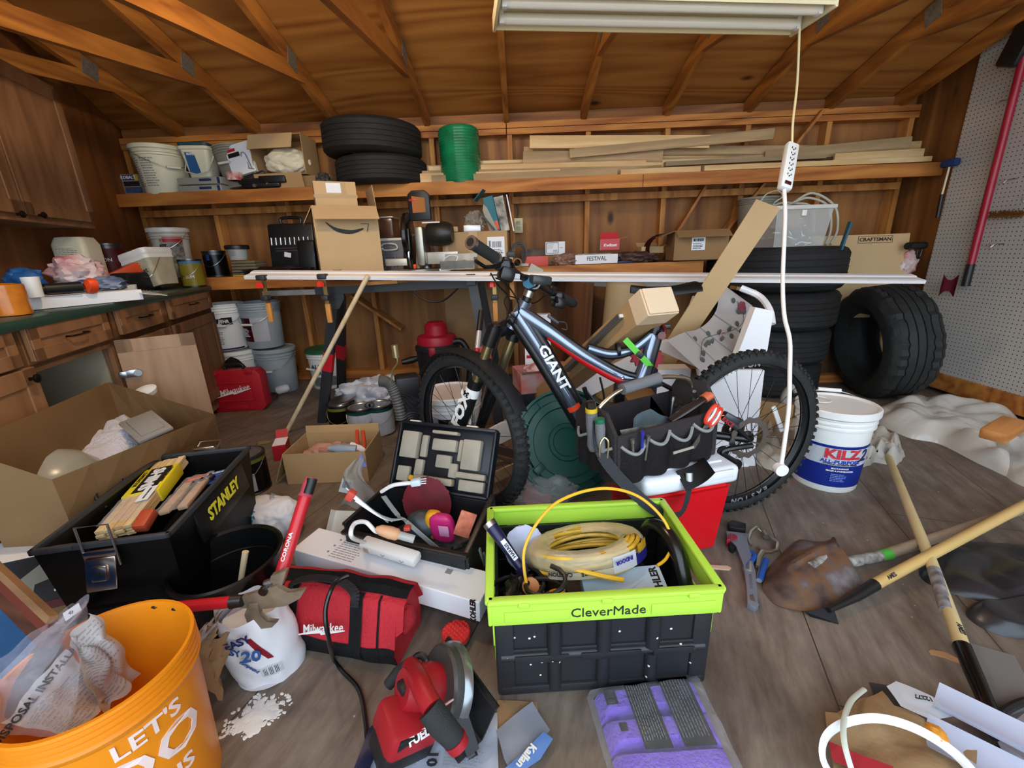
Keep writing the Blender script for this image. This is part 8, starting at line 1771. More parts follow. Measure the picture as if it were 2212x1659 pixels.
# orange bucket
rim_c = Z(228, 1470, .37)
ob_ = mat('bucket_orange', '#ea8c14', .38, var=.06, vs=5)
t = T('orange_bucket', 'large orange bucket with white lettering in the near left corner holding papers', 'bucket', (-.80, .590, .0),(0, 0, 0)); oo = V(t.location)
r0, r1, hh = .122, .141, .365; k_ = (r1 - r0) / hh
g = G(); pr = [(0, 0),(r0, 0),(r0 + k_ * .30, .298),(r0 + k_ * .30 + .006, .304),(r1 + .006, .314),(r1 + .001, .318)]
for z in (.326, .338, .350): pr += [(r1 + .001, z - .004),(r1 + .006, z - .001),(r1 + .006, z + .004),(r1 + .001, z + .007)]
pr += [(r1 + .006, hh - .006),(r1 + .005, hh),(r1 - .001, hh),(r1 - .004, hh - .01),(r0 - .004, .012),(0, .012)]
g.lathe(pr, 64); g.ob('body', ob_, t)
mkw = mat('bucket_print', '#f1d9d2', .5)
for s_, sz, dx, zz_ in (("LET'S", .046, .045, .272),('DO', .10, .06, .205),('THIS', .046, .065, .135)):
    text(s_, sz, mkw, t, (0, 0, 0), rot(0, 0, 64), bend=(r0 + k_ * zz_ + .0016, k_), bold=.02, sx=1.05).location = (0, 0, zz_)
g = G(); g.blob((0, 0, 0),(.01, .003, .02), 1, .1, 1, 2, flat=False);
for (a__, z__) in ((75, .35),(95, .352)): g = G(); g.blob(((r1 - .003) * cos(radians(a__)),(r1 - .003) * sin(radians(a__)), z__),(.014, .006, .008), 3, .3, 2, 2, flat=False); g.ob('dark_stain', black, t)
g = G(); g.tube([(-r1 - .004, -.04, .27),(-r1 - .02, -.05, .262)], .003, 6); g.ob('bail_stub', steel, t)
# papers in bucket
def sheet(name, lb, m, c0, c1, c2, c3, wav=.01, n=18, seed=1, cat='paper', parent_txt=None):
    C = [V(q) for q in (c0, c1, c2, c3)]; o = sum(C, V()) / 4
    g = G(); f = lambda u, v: C[0].lerp(C[1], u).lerp(C[3].lerp(C[2], u), v) - o + V((noise.noise(V((u * 3, v * 3, seed))), noise.noise(V((u * 3, v * 3, seed + 5))), noise.noise(V((u * 4, v * 4, seed + 9))))) * wav
    g.surf(f, n, n, .0008); ob = one(g, name, m, lb, cat, o, ang=60); return ob, f
def lines_on(par, f, u0, u1, v0, v1, n, m, seed=1, wd=.4, words=True, nm='printed_lines', off=V((0, -.0008, .0012))):
    rd = random.Random(seed); g = G()
    for i in range(n):
        v = v0 + (v1 - v0) * (i + .5) / n; h_ = (v1 - v0) / n * wd; u = u0; e_ = u0 + (u1 - u0) * rd.uniform(.7, 1)
        while u < e_:
            l = min((u1 - u0) * (rd.uniform(.04, .16) if words else 1), e_ - u); g.surf(lambda a, b, u=u, l=l, v=v: f(u + l * a, v + h_ * b) + off, 3, 1); u += l + (u1 - u0) * .025
    return g.ob(nm, m, par, False)
pp_ = mat('paper_white', '#dcdad8', .6)
A_ = [Y(5, 1555, .52), Y(150, 1382, .62), Y(262, 1520, .60), Y(225, 1600, .50)]
pa_, f_ = sheet('instruction_sheet', 'printed disposal installation sheet in clear bag inside the orange bucket', pp_, Y(0, 1562, .505), Y(142, 1402, .60), Y(235, 1500, .615), Y(165, 1590, .50),.012, seed=3)
lines_on(pa_, f_, .08, .95, .26, .95, 13, greyink, 4, .35)
dd_ = (f_(.9, .13) - f_(.1, .13)); nn_ = dd_.cross(f_(.5, .5) - f_(.5, 0)).normalized(); nn_ = nn_ if nn_.y < 0 or nn_.z > 0 else -nn_
if nn_.z < 0: nn_ = -nn_
xx = dd_.normalized(); text('DISPOSAL INSTALLAT', .0165, ink, pa_, f_(.5, .12) + nn_ * .006, Matrix((xx, nn_.cross(xx), nn_)).transposed(), bold=.03)
pb_, f2_ = sheet('folded_leaflet', 'curled printed leaflet standing up in the middle of the orange bucket', pp_, Y(150, 1395, .60), Y(192, 1325, .64), Y(305, 1455, .68), Y(225, 1540, .58),.022, 24, 8)
lines_on(pb_, f2_, .05, .95, .05, .95, 22, greyink, 9, .35)
cb_ = film('clear_sleeve_bag', '#ccc8d4', .14, .12, .6)
pc_, f3_ = sheet('clear_bag', 'clear plastic bag of leaflets standing in the orange bucket', cb_, Y(-120, 1560, .50), Y(185, 1285, .64), Y(190, 1345, .66), Y(150, 1600, .49),.018, 26, 12, 'bag')
pd_, f4_ = sheet('clear_bag', 'rear fold of clear plastic bag with white slip at the bucket rim', cb_, Y(-80, 1480, .52), Y(150, 1310, .66), Y(190, 1300, .67), Y(30, 1560, .52),.01, 20, 14, 'bag')
lb_, f5_ = sheet('paper_slip', 'small white slip numbered 47 in the clear bag top', whitep, Y(135, 1325, .635), Y(170, 1302, .637), Y(176, 1318, .64), Y(142, 1342, .638),.001, 4, 2);
text('47', .008, ink, lb_, V((0, -.002, .0)), rot(70, 0, 28), bold=.02)
ph_, f6_ = sheet('grey_leaflet', 'grey photo leaflet behind the clear bag at the bucket rim', mat('photo_grey', '#5a5a5c', .5, var=.5, vs=20), Y(-20, 1520, .53), Y(90, 1380, .63), Y(140, 1395, .62), Y(20, 1560, .52),.004, 10, 5)
# circular saw
t = T('circular_saw', 'red and black cordless circular saw lying on papers near the bottom', 'saw', Z(940, 1530, .06)); so = V(t.location)
sr_ = mat('saw_red', '#a01823', .45); sk = mat('saw_black', '#191a1c', .45)
def W(px, py, z): return Z(px, py, z) - so
def slabz(name, pts, z0, th, m, par=None, bev=.003):
    par = par or t
    P = [Z(px, py, z0 + th) - so for px, py in pts]; g = G(); g.prism([(p.x, p.y) for p in P], th, (0, 0, z0 - so.z), bev=bev); return g.ob(name, m, par)
# base shoe plate: tilted, right side
def plate3(name, pts, th, m, par=None, bev=.001):
    par = par or t
    P = [Z(*q) - so for q in pts]; n_ = (P[1] - P[0]).cross(P[2] - P[1]).normalized()
    if n_.z < 0: n_ = -n_
    g = G(); k = len(P); vs = P + [p - n_ * th for p in P]; g._add(vs, [tuple(range(k)), tuple(range(k, 2 * k))[::-1]] + [(i, (i + 1) % k, k + (i + 1) % k, k + i) for i in range(k)]); return g.ob(name, m, par, False)
plate3('base_shoe', [(965, 1376, .14),(1072, 1528, .13),(1040, 1600, .03),(990, 1650, .02),(955, 1600, .02),(1000, 1540, .05)], .004, sk)
plate3('shoe_edge', [(968, 1374, .146),(1076, 1526, .136),(1068, 1536, .126),(960, 1384, .138)], .006, dsteel)
c_ = W(955, 1480, .11); nrm = (V((-.75, -.42, .45))).normalized(); Rg = frame_from(nrm)
g = G(); g.lathe([(0, -.02),(.078, -.02),(.084, -.012),(.084, .008),(.078, .014),(0, .014)], 48, c_, Rg); g.ob('upper_guard', mat('guard_grey', '#4c4c4b', .4, .3), t)
g = G(); g.lathe([(.05, .016),(.08, .012),(.088, .0),(.088, -.014)], 40, c_ - nrm * .016, Rg, a0=0, a1=pi * 1.4); g.ob('lower_guard', mat('guard_silver', '#8f949a', .25, .8), t)
g = G(); g.lathe([(0, -.0008),(.082, -.0008),(.082, .0008),(0, .0008)], 80, c_ - nrm * .022, Rg, mod=lambda a, r, z: .004 * ((a * 24 / (2 * pi)) % 1) if r > .08 else 0); g.ob('blade', steel, t)
m0, m1 = W(925, 1500, .13), W(872, 1555, .10)
g = G(); g.tube([c_ + nrm * .01, c_ + nrm * .04, c_ + nrm * .07, c_ + nrm * .10], [.045, .05, .046, .038], 20); g.ob('motor_housing', sr_, t)
hp = bez([W(888, 1440, .15), W(905, 1470, .185), W(918, 1500, .19), W(935, 1530, .185)], 6)
g = G(); g.tube(hp, [.022] * len(hp), 14); g.ob('upper_handle', sr_, t)
hp = [W(928, 1530, .19), W(950, 1560, .17), W(985, 1600, .13)]; g = G(); g.tube(hp, [.025, .026, .022], 16); hg = g.ob('rear_grip', mat('grip_rubber', '#26282a', .8, bump=.4, bs=300), t)
g = G(); g.tube([W(982, 1596, .135), W(992, 1612, .12)], [.024, .022], 16); g.ob('red_grip_end', sr_, hg)
g = G(); c2 = W(880, 1560, .09); g.box(c2, (.12, .10, .075), rot(10, 20, 38),.014); g.ob('battery_housing', sr_, t)
g = G(); c3 = W(868, 1600, .05); g.box(c3, (.12, .085, .055), rot(10, 20, 38),.012); bt = g.ob('battery', sk, t)
g = G(); g.box(W(905, 1590, .095),(.10, .012, .03), rot(20, 20, 42),.003); pl_ = g.ob('name_plate', black, t); text('FUEL', .022, white, pl_, W(905, 1592, .108), rot(48, 12, 42), bold=.04)
g = G(); g.box(W(955, 1527, .175),(.05, .004, .02), rot(40, 10, 45),.002); g.ob('small_plate', mat('pinkish_plate', '#c9a0a8', .5), t)
g = G(); g.tube(bez([W(905, 1440, .15), W(895, 1425, .16), W(908, 1415, .17), W(920, 1428, .165), W(915, 1445, .15)]),.008, 8); g.ob('front_loop', sk, t)
g = G(); g.tube([W(886, 1428, .14), W(860, 1455, .13), W(838, 1480, .11)], [.010, .016, .013], 12); g.ob('depth_lever', mat('grip_rubber', '#26282a', .8), t)
g = G(); g.box(W(880, 1480, .16),(.04, .03, .02), rot(0, 10, 40),.005); g.ob('lock_button', sk, t)
g = G(); g.bar(W(995, 1545, .10), W(1020, 1625, .035),.03, .012); g.tube([W(1015, 1605, .04), W(1025, 1630, .03), W(1012, 1632, .03)], .008, 8); g.ob('rip_lever', sk, t)
# papers below the saw
def flat(name, lb, m, pts, z=.001, th=.001, seed=1, cat='paper', wav=.006):
    P = [Z(px, py) for px, py in pts]; c_ = sum(P, V()) / len(P); k = len(P)
    def f(u, v):
        x = (u % 1) * k; i = int(x) % k; e = P[i].lerp(P[(i + 1) % k], x - int(x)) - c_; q = e * (1 - v); return (q.x, q.y, z + wav * (.5 + .5 * noise.noise(V((q.x * 16, q.y * 16, seed)))) * (1 if v < 1 else 1))
    g = G(); g.surf(f, k * 6, 10, .0006, closed_u=True); return one(g, name, m, lb, cat, (c_.x, c_.y, 0), ang=60)
t = flat('printed_bag', 'white and navy printed plastic bag under the circular saw', mat('bag_white', '#d3d9e6', .5), [(760, 1690),(800, 1600),(845, 1560),(960, 1560),(1075, 1545),(1075, 1620),(1078, 1690)], .002, seed=3, wav=.012)
on_front(lambda g: (strips(g, -.09, -.06, -.02, .05, 14, 0, 3, .3), strips(g, .03, -.05, .12, .03, 12, 0, 5, .3)), t, greyink, (0, 0, .016), rot(0, 0, -8))
text('10', .03, ink, t, (.0, -.04, .017), rot(0, 0, -90), bold=.04)
flat('navy_bag_edge', 'navy edge of the printed bag left of the circular saw', mat('navy_film', '#27365c', .3), [(765, 1680),(800, 1590),(838, 1545),(850, 1570),(830, 1610),(800, 1680)], .012, seed=5, wav=.02, cat='bag')
flat('brown_card', 'torn brown card on the floor right of the circular saw', kraft, [(1075, 1515),(1160, 1518),(1165, 1560),(1180, 1620),(1090, 1640),(1072, 1570)], .001, seed=7, cat='card')
t = flat('folded_carton', 'grey and blue folded carton sheet printed Kallan beside the saw', mat('grey_blue_card', '#b4b9c6', .6), [(1072, 1585),(1150, 1522),(1188, 1585),(1150, 1640),(1110, 1690),(1090, 1650)], .006, seed=9, wav=.012, cat='card')
text('Kallan', .022, white, t, (.01, -.035, .022), rot(0, 0, -130), bold=.04); g = G(); g.prism([(-.03, -.08),(.04, -.04),(.07, .0),(.05, .015),(0, -.03),(-.04, -.06)], .001, (0, 0, .0185)); g.ob('blue_print', mat('sky_blue_print', '#5f86c8', .5), t, False)
# purple pack
pk = [Z(1282, 1490, .03), Z(1500, 1462, .03), Z(1610, 1690, .03), Z(1345, 1700, .03)]; c_ = sum(pk, V()) / 4; az_ = atan2(pk[1].y - pk[0].y, pk[1].x - pk[0].x)
t = T('purple_cloth_pack', 'clear plastic pack of folded purple cloths with black printed panels at the bottom', 'pack', (c_.x, c_.y, 0)); o = V(t.location); o.z = 0
pur = mat('purple_towel', '#7a5ad0', .9, bump=.7, bs=120)
def lq(u, v): return pk[0].lerp(pk[1], u).lerp(pk[3].lerp(pk[2], u), v) - o
for k in range(3):
    v0, v1 = k / 3 + .01, (k + 1) / 3 - .005
    def f(u, v, v0=v0, v1=v1):
        p = lq(u, v0 + (v1 - v0) * v); e = min(1, min(u, 1 - u) * 9, min(v, 1 - v) * 5) ** .5 if 0 < u < 1 and 0 < v < 1 else 0; return (p.x, p.y, .003 + .036 * e)
    g = G(); g.surf(f, 24, 14); g.ob('folded_cloth', pur, t)
def onp(u0, u1, v0, v1, z, m, n):
    g = G(); g.surf(lambda u, v: V((lq(u0 + (u1 - u0) * u, v0 + (v1 - v0) * v).x, lq(u0 + (u1 - u0) * u, v0 + (v1 - v0) * v).y, z)), 6, 10, .0008); return g.ob(n, m, t)
film_b = mat('print_slate', '#1f2630', .25)
for u0, u1 in ((.28, .52),(.62, .9)):
    b_ = onp(u0, u1, .02, .72, .042, film_b, 'black_panel'); rd = random.Random(5); g = G()
    for i in range(9):
        uu = u0 + .02 + (u1 - u0 - .03) * i / 9; v = .05
        while v < .62:
            l = rd.uniform(.02, .07); a_, e_ = lq(uu, v), lq(uu, min(.64, v + l)); g.bar(V((a_.x, a_.y, .0435)), V((e_.x, e_.y, .0435)),.0006, .0012, V((0, 0, 1))); v += l + .015
    g.ob('printed_lines', mat('print_pale', '#9aa0ac', .5), b_, False)
wb = onp(.07, .18, .05, .24, .042, whitep, 'barcode_label'); g = G()
for i in range(14):
    if i % 5 == 4: continue
    vv = .07 + i * .0115; a_, e_ = lq(.09, vv), lq(.155, vv); g.bar(V((a_.x, a_.y, .0435)), V((e_.x, e_.y, .0435)),.0012, .0006)
g.ob('barcode', ink, wb, False)
onp(.12, .19, .44, .53, .042, film_b, 'small_mark');
clrp = film('clear_pack', '#e4e6ee', .07, .05, .9, .3)
def wr(u, v):
    p = lq(-.06 + 1.14 * u, -.05 + 1.08 * v); e = min(1, min(u, 1 - u) * 8, min(v, 1 - v) * 8); return (p.x, p.y, .004 + .046 * max(0, e) ** .5 + .004 * noise.noise(V((u * 9, v * 9, 2))))
g = G(); g.surf(wr, 30, 30, .0004); g.ob('clear_film', clrp, t)
# tools at right
# pipe wrench
t = T('pipe_wrench', 'grey aluminium pipe wrench with red nut lying on the floor right of the crate', 'wrench', Z(1610, 1210, .0)); so = V(t.location); al = mat('wrench_grey', '#8b909e', .4, .5)
slabz('handle', [(1568, 1146),(1618, 1152),(1612, 1165),(1622, 1200),(1632, 1235),(1634, 1290),(1640, 1305),(1632, 1312),(1614, 1302),(1612, 1260),(1606, 1220),(1592, 1180),(1570, 1160)], .0, .022, al)
slabz('hook_jaw', [(1572, 1128),(1582, 1122),(1612, 1130),(1612, 1142),(1590, 1140),(1575, 1137)], .0, .024, sk); slabz('jaw_shank', [(1574, 1160),(1588, 1158),(1592, 1180),(1584, 1188),(1575, 1182)], .0, .018, sk)
slabz('adjusting_nut', [(1569, 1158),(1578, 1151),(1590, 1154),(1594, 1160),(1580, 1164),(1570, 1166)], .0, .03, mat('nut_red', '#8f1c30', .4))
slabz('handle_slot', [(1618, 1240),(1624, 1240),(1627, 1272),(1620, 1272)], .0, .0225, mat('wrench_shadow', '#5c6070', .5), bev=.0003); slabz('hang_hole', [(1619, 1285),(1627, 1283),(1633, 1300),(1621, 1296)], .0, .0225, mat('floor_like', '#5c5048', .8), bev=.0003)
t = T('locking_pliers', 'locking C-clamp pliers with blue grips lying against the pipe wrench', 'pliers', Z(1650, 1180, .0)); so = V(t.location); nk = mat('nickel_plate', '#b5b0a0', .25, .9)
g = G(); g.tube([W(*q, .015) for q in ((1622, 1178),(1616, 1165),(1622, 1148),(1633, 1138),(1640, 1142),(1654, 1155))], .006, 8); g.tube([W(*q, .015) for q in ((1656, 1155),(1668, 1162),(1680, 1172),(1678, 1188),(1665, 1192),(1648, 1190),(1636, 1182))], .006, 8); g.ob('c_jaw', nk, t)
g = G(); g.cyl(W(1651, 1150, .02), W(1657, 1160, .02),.011, n=14); g.ob('swivel_nut', nk, t)
for q, n_ in ((((1622, 1192),(1630, 1200),(1622, 1212),(1613, 1225),(1618, 1234)), 'blue_grip'),(((1655, 1208),(1652, 1218),(1647, 1232),(1642, 1252)), 'blue_grip')):
    g = G(); g.tube(bez([W(*p, .016) for p in q]),.0095, 10, flat=.7); h_ = g.ob(n_, mat('grip_blue', '#1c4fa4', .5), t); g = G(); g.tube(bez([W(p[0] - 3, p[1] + 3, .012) for p in q]),.0095, 10, flat=.7); g.ob('grey_inner', mat('grip_grey', '#7f868e', .6), h_)
g = G(); g.tube([W(1648, 1192, .015), W(1640, 1205, .015), W(1636, 1225, .015)], [.01, .009, .007], 8); g.tube([W(1617, 1236, .015), W(1620, 1215, .015)], [.012, .008], 8); g.ob('body', nk, t)
g = G(); g.prism([(-.055, 0),(.05, -.008),(.06, 0),(.05, .009),(-.055, .012)], .006); t = one(g, 'pencil_stub', mat('pale_pencil', '#d7b89c', .6), 'flat pale carpenter pencil on the floor right of the crate', 'pencil', Z(1540, 1228),(0, 0, -4))
# shovels
rust = mat('rusty_shovel', '#7a6258', .55, .1, var=.0)
def rustmat(m):
    nt = m.node_tree; N = nt.nodes; L = nt.links; b = N['Principled BSDF']; tc = N.new('ShaderNodeTexCoord'); n = N.new('ShaderNodeTexNoise'); n.inputs['Scale'].default_value = 9; n.inputs['Detail'].default_value = 8; L.new(tc.outputs['Object'], n.inputs[0])
    r = N.new('ShaderNodeValToRGB'); L.new(n.outputs[0], r.inputs[0]); e = r.color_ramp.elements
    e[0].position = .30; e[0].color = (*srgb('#4c3a33'), 1); e[1].position = .66; e[1].color = (*srgb('#aaa4a8'), 1)
    for p, c in ((.42, '#7d655c'),(.5, '#9a7350'),(.56, '#8a7672')): q = e.new(p); q.color = (*srgb(c), 1)
    L.new(r.outputs[0], b.inputs['Base Color'])
rustmat(rust)
hw_ = mat('ash_handle', '#cfae6e', .45, var=.08, vs=10); og = mat('old_handle', '#94816d', .7, var=.15, vs=14)
t = T('round_shovel', 'rusty round point shovel with weathered green-taped handle lying face down', 'shovel', Z(1745, 1240)); so = V(t.location)
ctr = [W(1648, 1268, .01), W(1700, 1240, .04), W(1760, 1210, .055), W(1800, 1180, .05)]
L0 = [W(*q) for q in ((1645, 1270, .004),(1652, 1238, .004),(1680, 1205, .006),(1722, 1167, .01),(1748, 1170, .02),(1770, 1178, .03))]
R0_ = [W(*q) for q in ((1645, 1272, .004),(1680, 1308, .004),(1745, 1320, .006),(1810, 1305, .01),(1864, 1265, .012),(1826, 1218, .03))]
Lc, Rc = bez(L0, 5), bez(R0_, 5); m_ = len(Lc) - 1
def blade(u, v):
    i = u * m_; k = min(int(i), m_ - 1); a_, b_ = Lc[k].lerp(Lc[k + 1], i - k), Rc[k].lerp(Rc[k + 1], i - k)
    p = a_.lerp(b_, v); hump = sin(pi * v) * .055 * min(1, u * 2.2 + .1); return p + V((0, 0, hump + (.012 if abs(v - .42) < .06 and u > .35 else 0)))
g = G(); g.surf(blade, 26, 26, .002); g.ob('blade', rust, t, ang=60)
s0 = W(1790, 1205, .045); s1_ = W(1832, 1215, .035); s2_ = W(1905, 1200, .03)
g = G(); g.tube([W(1752, 1222, .06), s0, s1_, s2_], [.012, .02, .018, .018], 12); g.ob('socket', mat('chipped_paint', '#b6b8b4', .5, var=.7, vs=40, dirt='#4a3a30'), t)
e_ = Z(2330, 1060, .09) - so; g = G(); g.tube([s2_, s2_.lerp(e_, .5), e_], [.0175, .0175, .0175], 14); hh_ = g.ob('handle', og, t)
g = G(); g.tube([W(1901, 1201, .03), W(1922, 1196, .031)], .0185, 14); g.ob('green_tape', mat('tape_green', '#4aa43c', .5), hh_)
g = G(); dq = (e_ - s2_); g.tube([s2_ + dq * .66, s2_ + dq * .74], .0184, 14); g.ob('dark_green_tape', mat('tape_dark_green', '#2c4426', .6), hh_)
t = T('garden_hoe', 'hoe with black socket and new yellow-wood handle lying under the rusty shovel', 'hoe', Z(1850, 1290)); so = V(t.location)
e0, e1, e2 = W(1790, 1318, .03), W(1850, 1288, .03), W(1890, 1262, .04); e3 = Z(2300, 1045, .13) - so
g = G(); g.tube([e0, e1, e2], [.008, .014, .018], 12); g.ob('socket', black, t)
plate3('blade', [(1740, 1322, .02),(1800, 1310, .03),(1812, 1348, .004),(1752, 1332, .004)], .004, mat('hoe_black', '#202226', .4, .5))
g = G(); g.tube([e2 - (e2 - e1) * .02, e3], .0165, 14); hh_ = g.ob('handle', hw_, t)
dq = (e3 - e2).normalized(); nq = (V((0, -.6, .8)) - dq * V((0, -.6, .8)).dot(dq)).normalized(); text('AMES', .016, ink, hh_, e2 + dq * .06 + nq * .0168, Matrix((dq, nq.cross(dq), nq)).transposed(), bold=.02)
t = T('garden_spade', 'spade with pale wood handle and long black socket lying towards the near right corner', 'spade', Z(2060, 1330)); so = V(t.location)
h0, h1, h2, h3 = W(1918, 985, .06), W(2010, 1210, .055), W(2078, 1395, .05), W(2140, 1540, .03)
hy = mat('ash_handle_pale', '#d3bf8c', .45, var=.08, vs=10)
g = G(); g.tube([h0 + V((-.0, .004, 0)), h0 * .97 + h1 * .03, h1, h2], [.010, .0155, .0165, .0165], 14); hh_ = g.ob('handle', hy, t)
dq = (h2 - h0).normalized(); g = G(); g.tube([W(2018, 1232, .055), W(2046, 1320, .053)], .0172, 14); g.ob('torn_sticker', mat('sticker', '#a9a6a8', .5, var=.6, vs=30, dirt='#3c3a44'), hh_)
nq = (V((0, -.4, 1)) - dq * V((0, -.4, 1)).dot(dq)).normalized(); text('AMES', .016, ink, hh_, W(2068, 1367, .05) + nq * .017, Matrix((dq * 1.0, nq.cross(dq), nq)).transposed(), bold=.02)
g = G(); g.tube([h2, h2.lerp(h3, .5), h3, Z(2150, 1575, .02) - so], [.019, .018, .015, .012], 14); g.ob('socket', mat('gloss_black2', '#0c0c0e', .12), t)
t = T('flat_shovel', 'flat shiny grey shovel blade in the near right corner', 'shovel', Z(2190, 1600)); so = V(t.location)
plate3('blade', [(2148, 1590, .03),(2165, 1540, .02),(2240, 1515, .02),(2300, 1600, .01),(2260, 1670, .01),(2180, 1650, .01)], .003, mat('blade_grey', '#9a979c', .3, .6)); g = G(); g.tube(bez([W(*q) for q in ((2148, 1592, .035),(2158, 1548, .03),(2200, 1520, .03),(2260, 1508, .03))]),.009, 8); g.ob('black_rim', black, t)
# black bags / dark shapes right
for k, (P, lb) in enumerate((([(1985, 1240),(2060, 1180),(2260, 1185),(2280, 1290),(2200, 1310),(2080, 1290)], 'crumpled black plastic bag on the floor at the right edge'),([(2090, 1330),(2140, 1300),(2260, 1290),(2300, 1370),(2230, 1385),(2150, 1370)], 'shiny black plastic bag below the first at the right edge'))):
    Q = [Z(*q) for q in P]; heap('black_bag', lb, 'bag', mat('black_film', '#26262a', .3, bump=.3, bs=10), [(p.x, p.y) for p in Q], 0, .06, 6 + k, 40, .35, freq=3.5)
t = flat('concrete_tile', 'pale grey square tile on the floor under the spade socket', mat('tile_grey', '#9c9894', .8), [(2060, 1395),(2098, 1395),(2190, 1422),(2230, 1500),(2150, 1540),(2130, 1500)], .008, seed=3, wav=.001, cat='tile')
flat('tile_edge', 'tan thin strip beside the pale grey tile under the spade', card, [(2056, 1393),(2064, 1392),(2140, 1535),(2132, 1540)], .003, seed=4, wav=.001, cat='strip')
flat('felt_square', 'dark grey felt square on the floor above the paper pile', mat('felt', '#55585a', .95), [(1877, 1475),(1975, 1490),(2010, 1540),(1940, 1545),(1895, 1525)], .001, seed=2, wav=.002, cat='felt')
g = G(); g.prism([(-.03, .005),(-.02, .012),(.01, .01),(.032, -.008),(.03, -.022),(.0, -.008),(-.03, -.003)], .003); one(g, 'leaf_scrap', mat('tan_scrap', '#b58a62', .8), 'tan leaf-shaped scrap on the floor left of the spade', 'scrap', Z(2037, 1416),(0, 0, -12))
# paper pile in near right
t = flat('crushed_kraft_bag', 'crushed brown paper bag with red stripe in the near right corner', kraft, [(1778, 1556),(1800, 1565),(1850, 1530),(1900, 1510),(1925, 1545),(1990, 1580),(2100, 1640),(2100, 1720),(1800, 1720),(1785, 1620)], .012, seed=11, wav=.035, cat='bag')
g = G(); P = [Z(*q, .05) - V(t.location) for q in ((1790, 1600),(1840, 1622),(1930, 1655),(1930, 1690),(1860, 1670),(1798, 1640))]; g.prism([(p.x, p.y) for p in P], .0012, (0, 0, .048)); g.ob('red_stripe', mat('stripe_red', '#a82430', .6), t, False)
t = flat('white_sheet', 'folded white printed sheet on the crushed paper bag', whitep, [(1905, 1515),(1925, 1505),(2010, 1545),(2060, 1580),(2000, 1590),(1935, 1560)], .045, seed=13, wav=.012)
text('12277', .014, ink, t, (.01, .0, .06), rot(0, 0, 165), bold=.02)
def trough(lb, a, b, w_, h_, m, nm, cat):
    a, b = V(a), V(b); d = (b - a).normalized(); s_ = d.cross(V((0, 0, 1))).normalized(); o = (a + b) / 2
    g = G(); g.surf(lambda u, v: (a.lerp(b, u) - o) + s_ * (w_ * (v - .5)) + V((0, 0, h_ * (2 * v - 1) ** 2)), 12, 10, .001); return one(g, nm, m, lb, cat, o)
trough('white curled plastic channel lying over papers at the lower right edge', Z(2016, 1520, .05), Z(2290, 1660, .06),.07, .035, mat('blue_white_film', '#dfe3f4', .3), 'curled_sheet', 'sheet')
trough('long white curled sheet under the first at the lower right edge', Z(2000, 1590, .03), Z(2290, 1740, .03),.09, .02, mat('blue_white_film', '#dfe3f4', .3), 'curled_sheet', 'sheet')
def ribbon(name, lb, pts, w_, m, cat='strip'):
    P = bez([Z(*q) for q in pts], 8); o = sum(P, V()) / len(P); g = G(); g.tube([p - o for p in P], w_ / 2, 8, flat=.35); return one(g, name, m, lb, cat, o)
ribbon('edge_band', 'wide white plastic band curving around the paper pile', [(1812, 1700, .02),(1778, 1640, .05),(1785, 1590, .07),(1830, 1560, .075),(1900, 1552, .075),(1980, 1575, .07),(2060, 1625, .06),(2130, 1700, .05)], .018, mat('band_white', '#e8ecee', .4))
ribbon('edge_band', 'narrow pale green-white band arching over the paper pile', [(1868, 1488, .03),(1838, 1515, .06),(1823, 1560, .085),(1825, 1610, .085),(1845, 1680, .06)], .011, mat('band_green_white', '#cfd8cc', .4))
g = G(); g.blob((0, 0, .01),(.03, .04, .02), 5, .3, 2, 3); one(g, 'orange_peel', mat('orange_peel', '#d8922c', .6), 'orange-yellow peel scrap on the white sheet', 'scrap', Z(2020, 1590, .055))
# right side cloths
P = [Z(*q) for q in ((1845, 985),(1880, 940),(1930, 950),(1952, 985),(1935, 1005),(1890, 1000),(1860, 1010))]
heap('rag_pile', 'crumpled dusty white rag on the floor right of the primer bucket', 'rag', mat('dusty_cloth', '#b5b0a6', .9, bump=.4, bs=30), [(p.x, p.y) for p in P], 0, .09, 5, 44, .6, freq=9)
P = [Z(*q) for q in ((1625, 990),(1645, 930),(1710, 930),(1760, 960),(1740, 1010),(1680, 1020))]
heap('rag_pile', 'crumpled white sheet behind the rear bicycle wheel', 'rag', mat('dusty_cloth', '#b5b0a6', .9, bump=.4, bs=30), [(p.x, p.y) for p in P], 0, .12, 9, 44, .6, freq=8)
g = G(); g.box((0, 0, .1),(.16, .02, .2)); one(g, 'brown_carton_piece', card, 'brown cardboard piece behind the rear wheel and white panel', 'card', Z(1690, 960) + V((0, .1, 0)),(-10, 0, -30))
g = G(); g.box((0, 0, 0),(.02, .012, .13), None, .005); one(g, 'white_strip_part', white, 'short white plastic strip seen between the rear spokes', 'strip', Y(1680, 905, 1.75),(0, -25, 0))
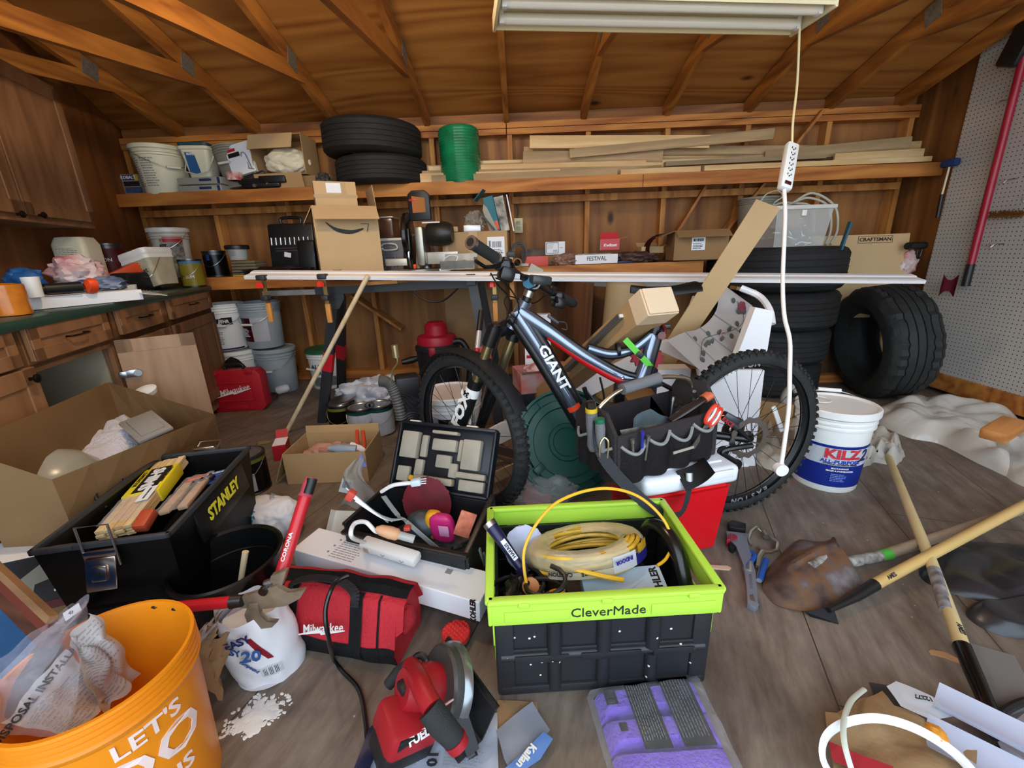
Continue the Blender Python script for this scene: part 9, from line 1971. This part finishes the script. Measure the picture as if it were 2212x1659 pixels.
# KILZ bucket
p = (Z(1745, 1050) + Z(1865, 1045)) / 2
t = bucket('white primer bucket with KILZ 2 label in red and blue beside the rear wheel', (1.385, 1.80, 0),.125, .145, .37, white, white, bail='back', bail_a=-8)
kb_ = mat('kilz_blue', '#1f3aa8', .45); kr_ = mat('kilz_red', '#c4283a', .45); a0 = -85; a1 = 60
g = band(.1275, .1335, .03, .135, a0, a1); g.ob('blue_panel', kb_, t); g = band(.1335, .1375, .135, .215, a0, a1); g.ob('white_panel', whitep, t); g = band(.1375, .1385, .215, .228, a0, a1); g.ob('blue_line', kb_, t)
c_dx = -.035
text('KILZ', .058, kr_, t, (0, 0, .188), None, bend=.1385, bold=.045, sx=1.15); text('2', .075, NV_, t, (0, 0, .182), rot(0, 0, 36), bend=.1385, bold=.02, shear=.3)
text('ALL-PURPOSE', .021, kb_, t, (0, 0, .153), None, bend=.1358, bold=.04, sx=1.2); text('INTERIOR | EXTERIOR PRIMER', .009, ink, t, (0, 0, .141), None, bend=.1352, bold=.03, sx=1.1)
text('MULTI-SURFACE', .009, white, t, (.0, 0, .122), None, bend=.1343, bold=.03); text('SEALER & STAINBLOCKER', .009, white, t, (.0, 0, .112), None, bend=.1385, bold=.03)
text_panel(t, -.03, .03, .06, .10, .1315, .06, mat('print_blue_pale', '#6f86d0', .5), 5)
g = G(); g.lathe([(.04, .38),(.044, .383),(.048, .38)], 24, (-.06, .03, -.0)); g.ob('lid_spout', white, t)
t.rotation_euler = (0, 0, radians(-14))
# white clutter behind bucket
g = G(); g.blob((0, 0, .06),(.34, .22, .13), 61, .2, 1.5, 4); t = one(g, 'white_helmet_shell', mat('dusty_white', '#c9c6bd', .5), 'dusty off-white moulded shell behind the primer bucket', 'shell', (1.62, 2.2, .0),(0, 0, -20))
g = G(); g.tube(bez([(0, 0, 0),(.0, .0, .12),(.03, 0, .17),(.06, 0, .15)]),.02, 10); one(g, 'grey_pipe_hook', mat('pale_pipe', '#a5a49c', .4), 'grey curved pipe end rising behind the rear wheel', 'pipe', (1.50, 2.35, .1))
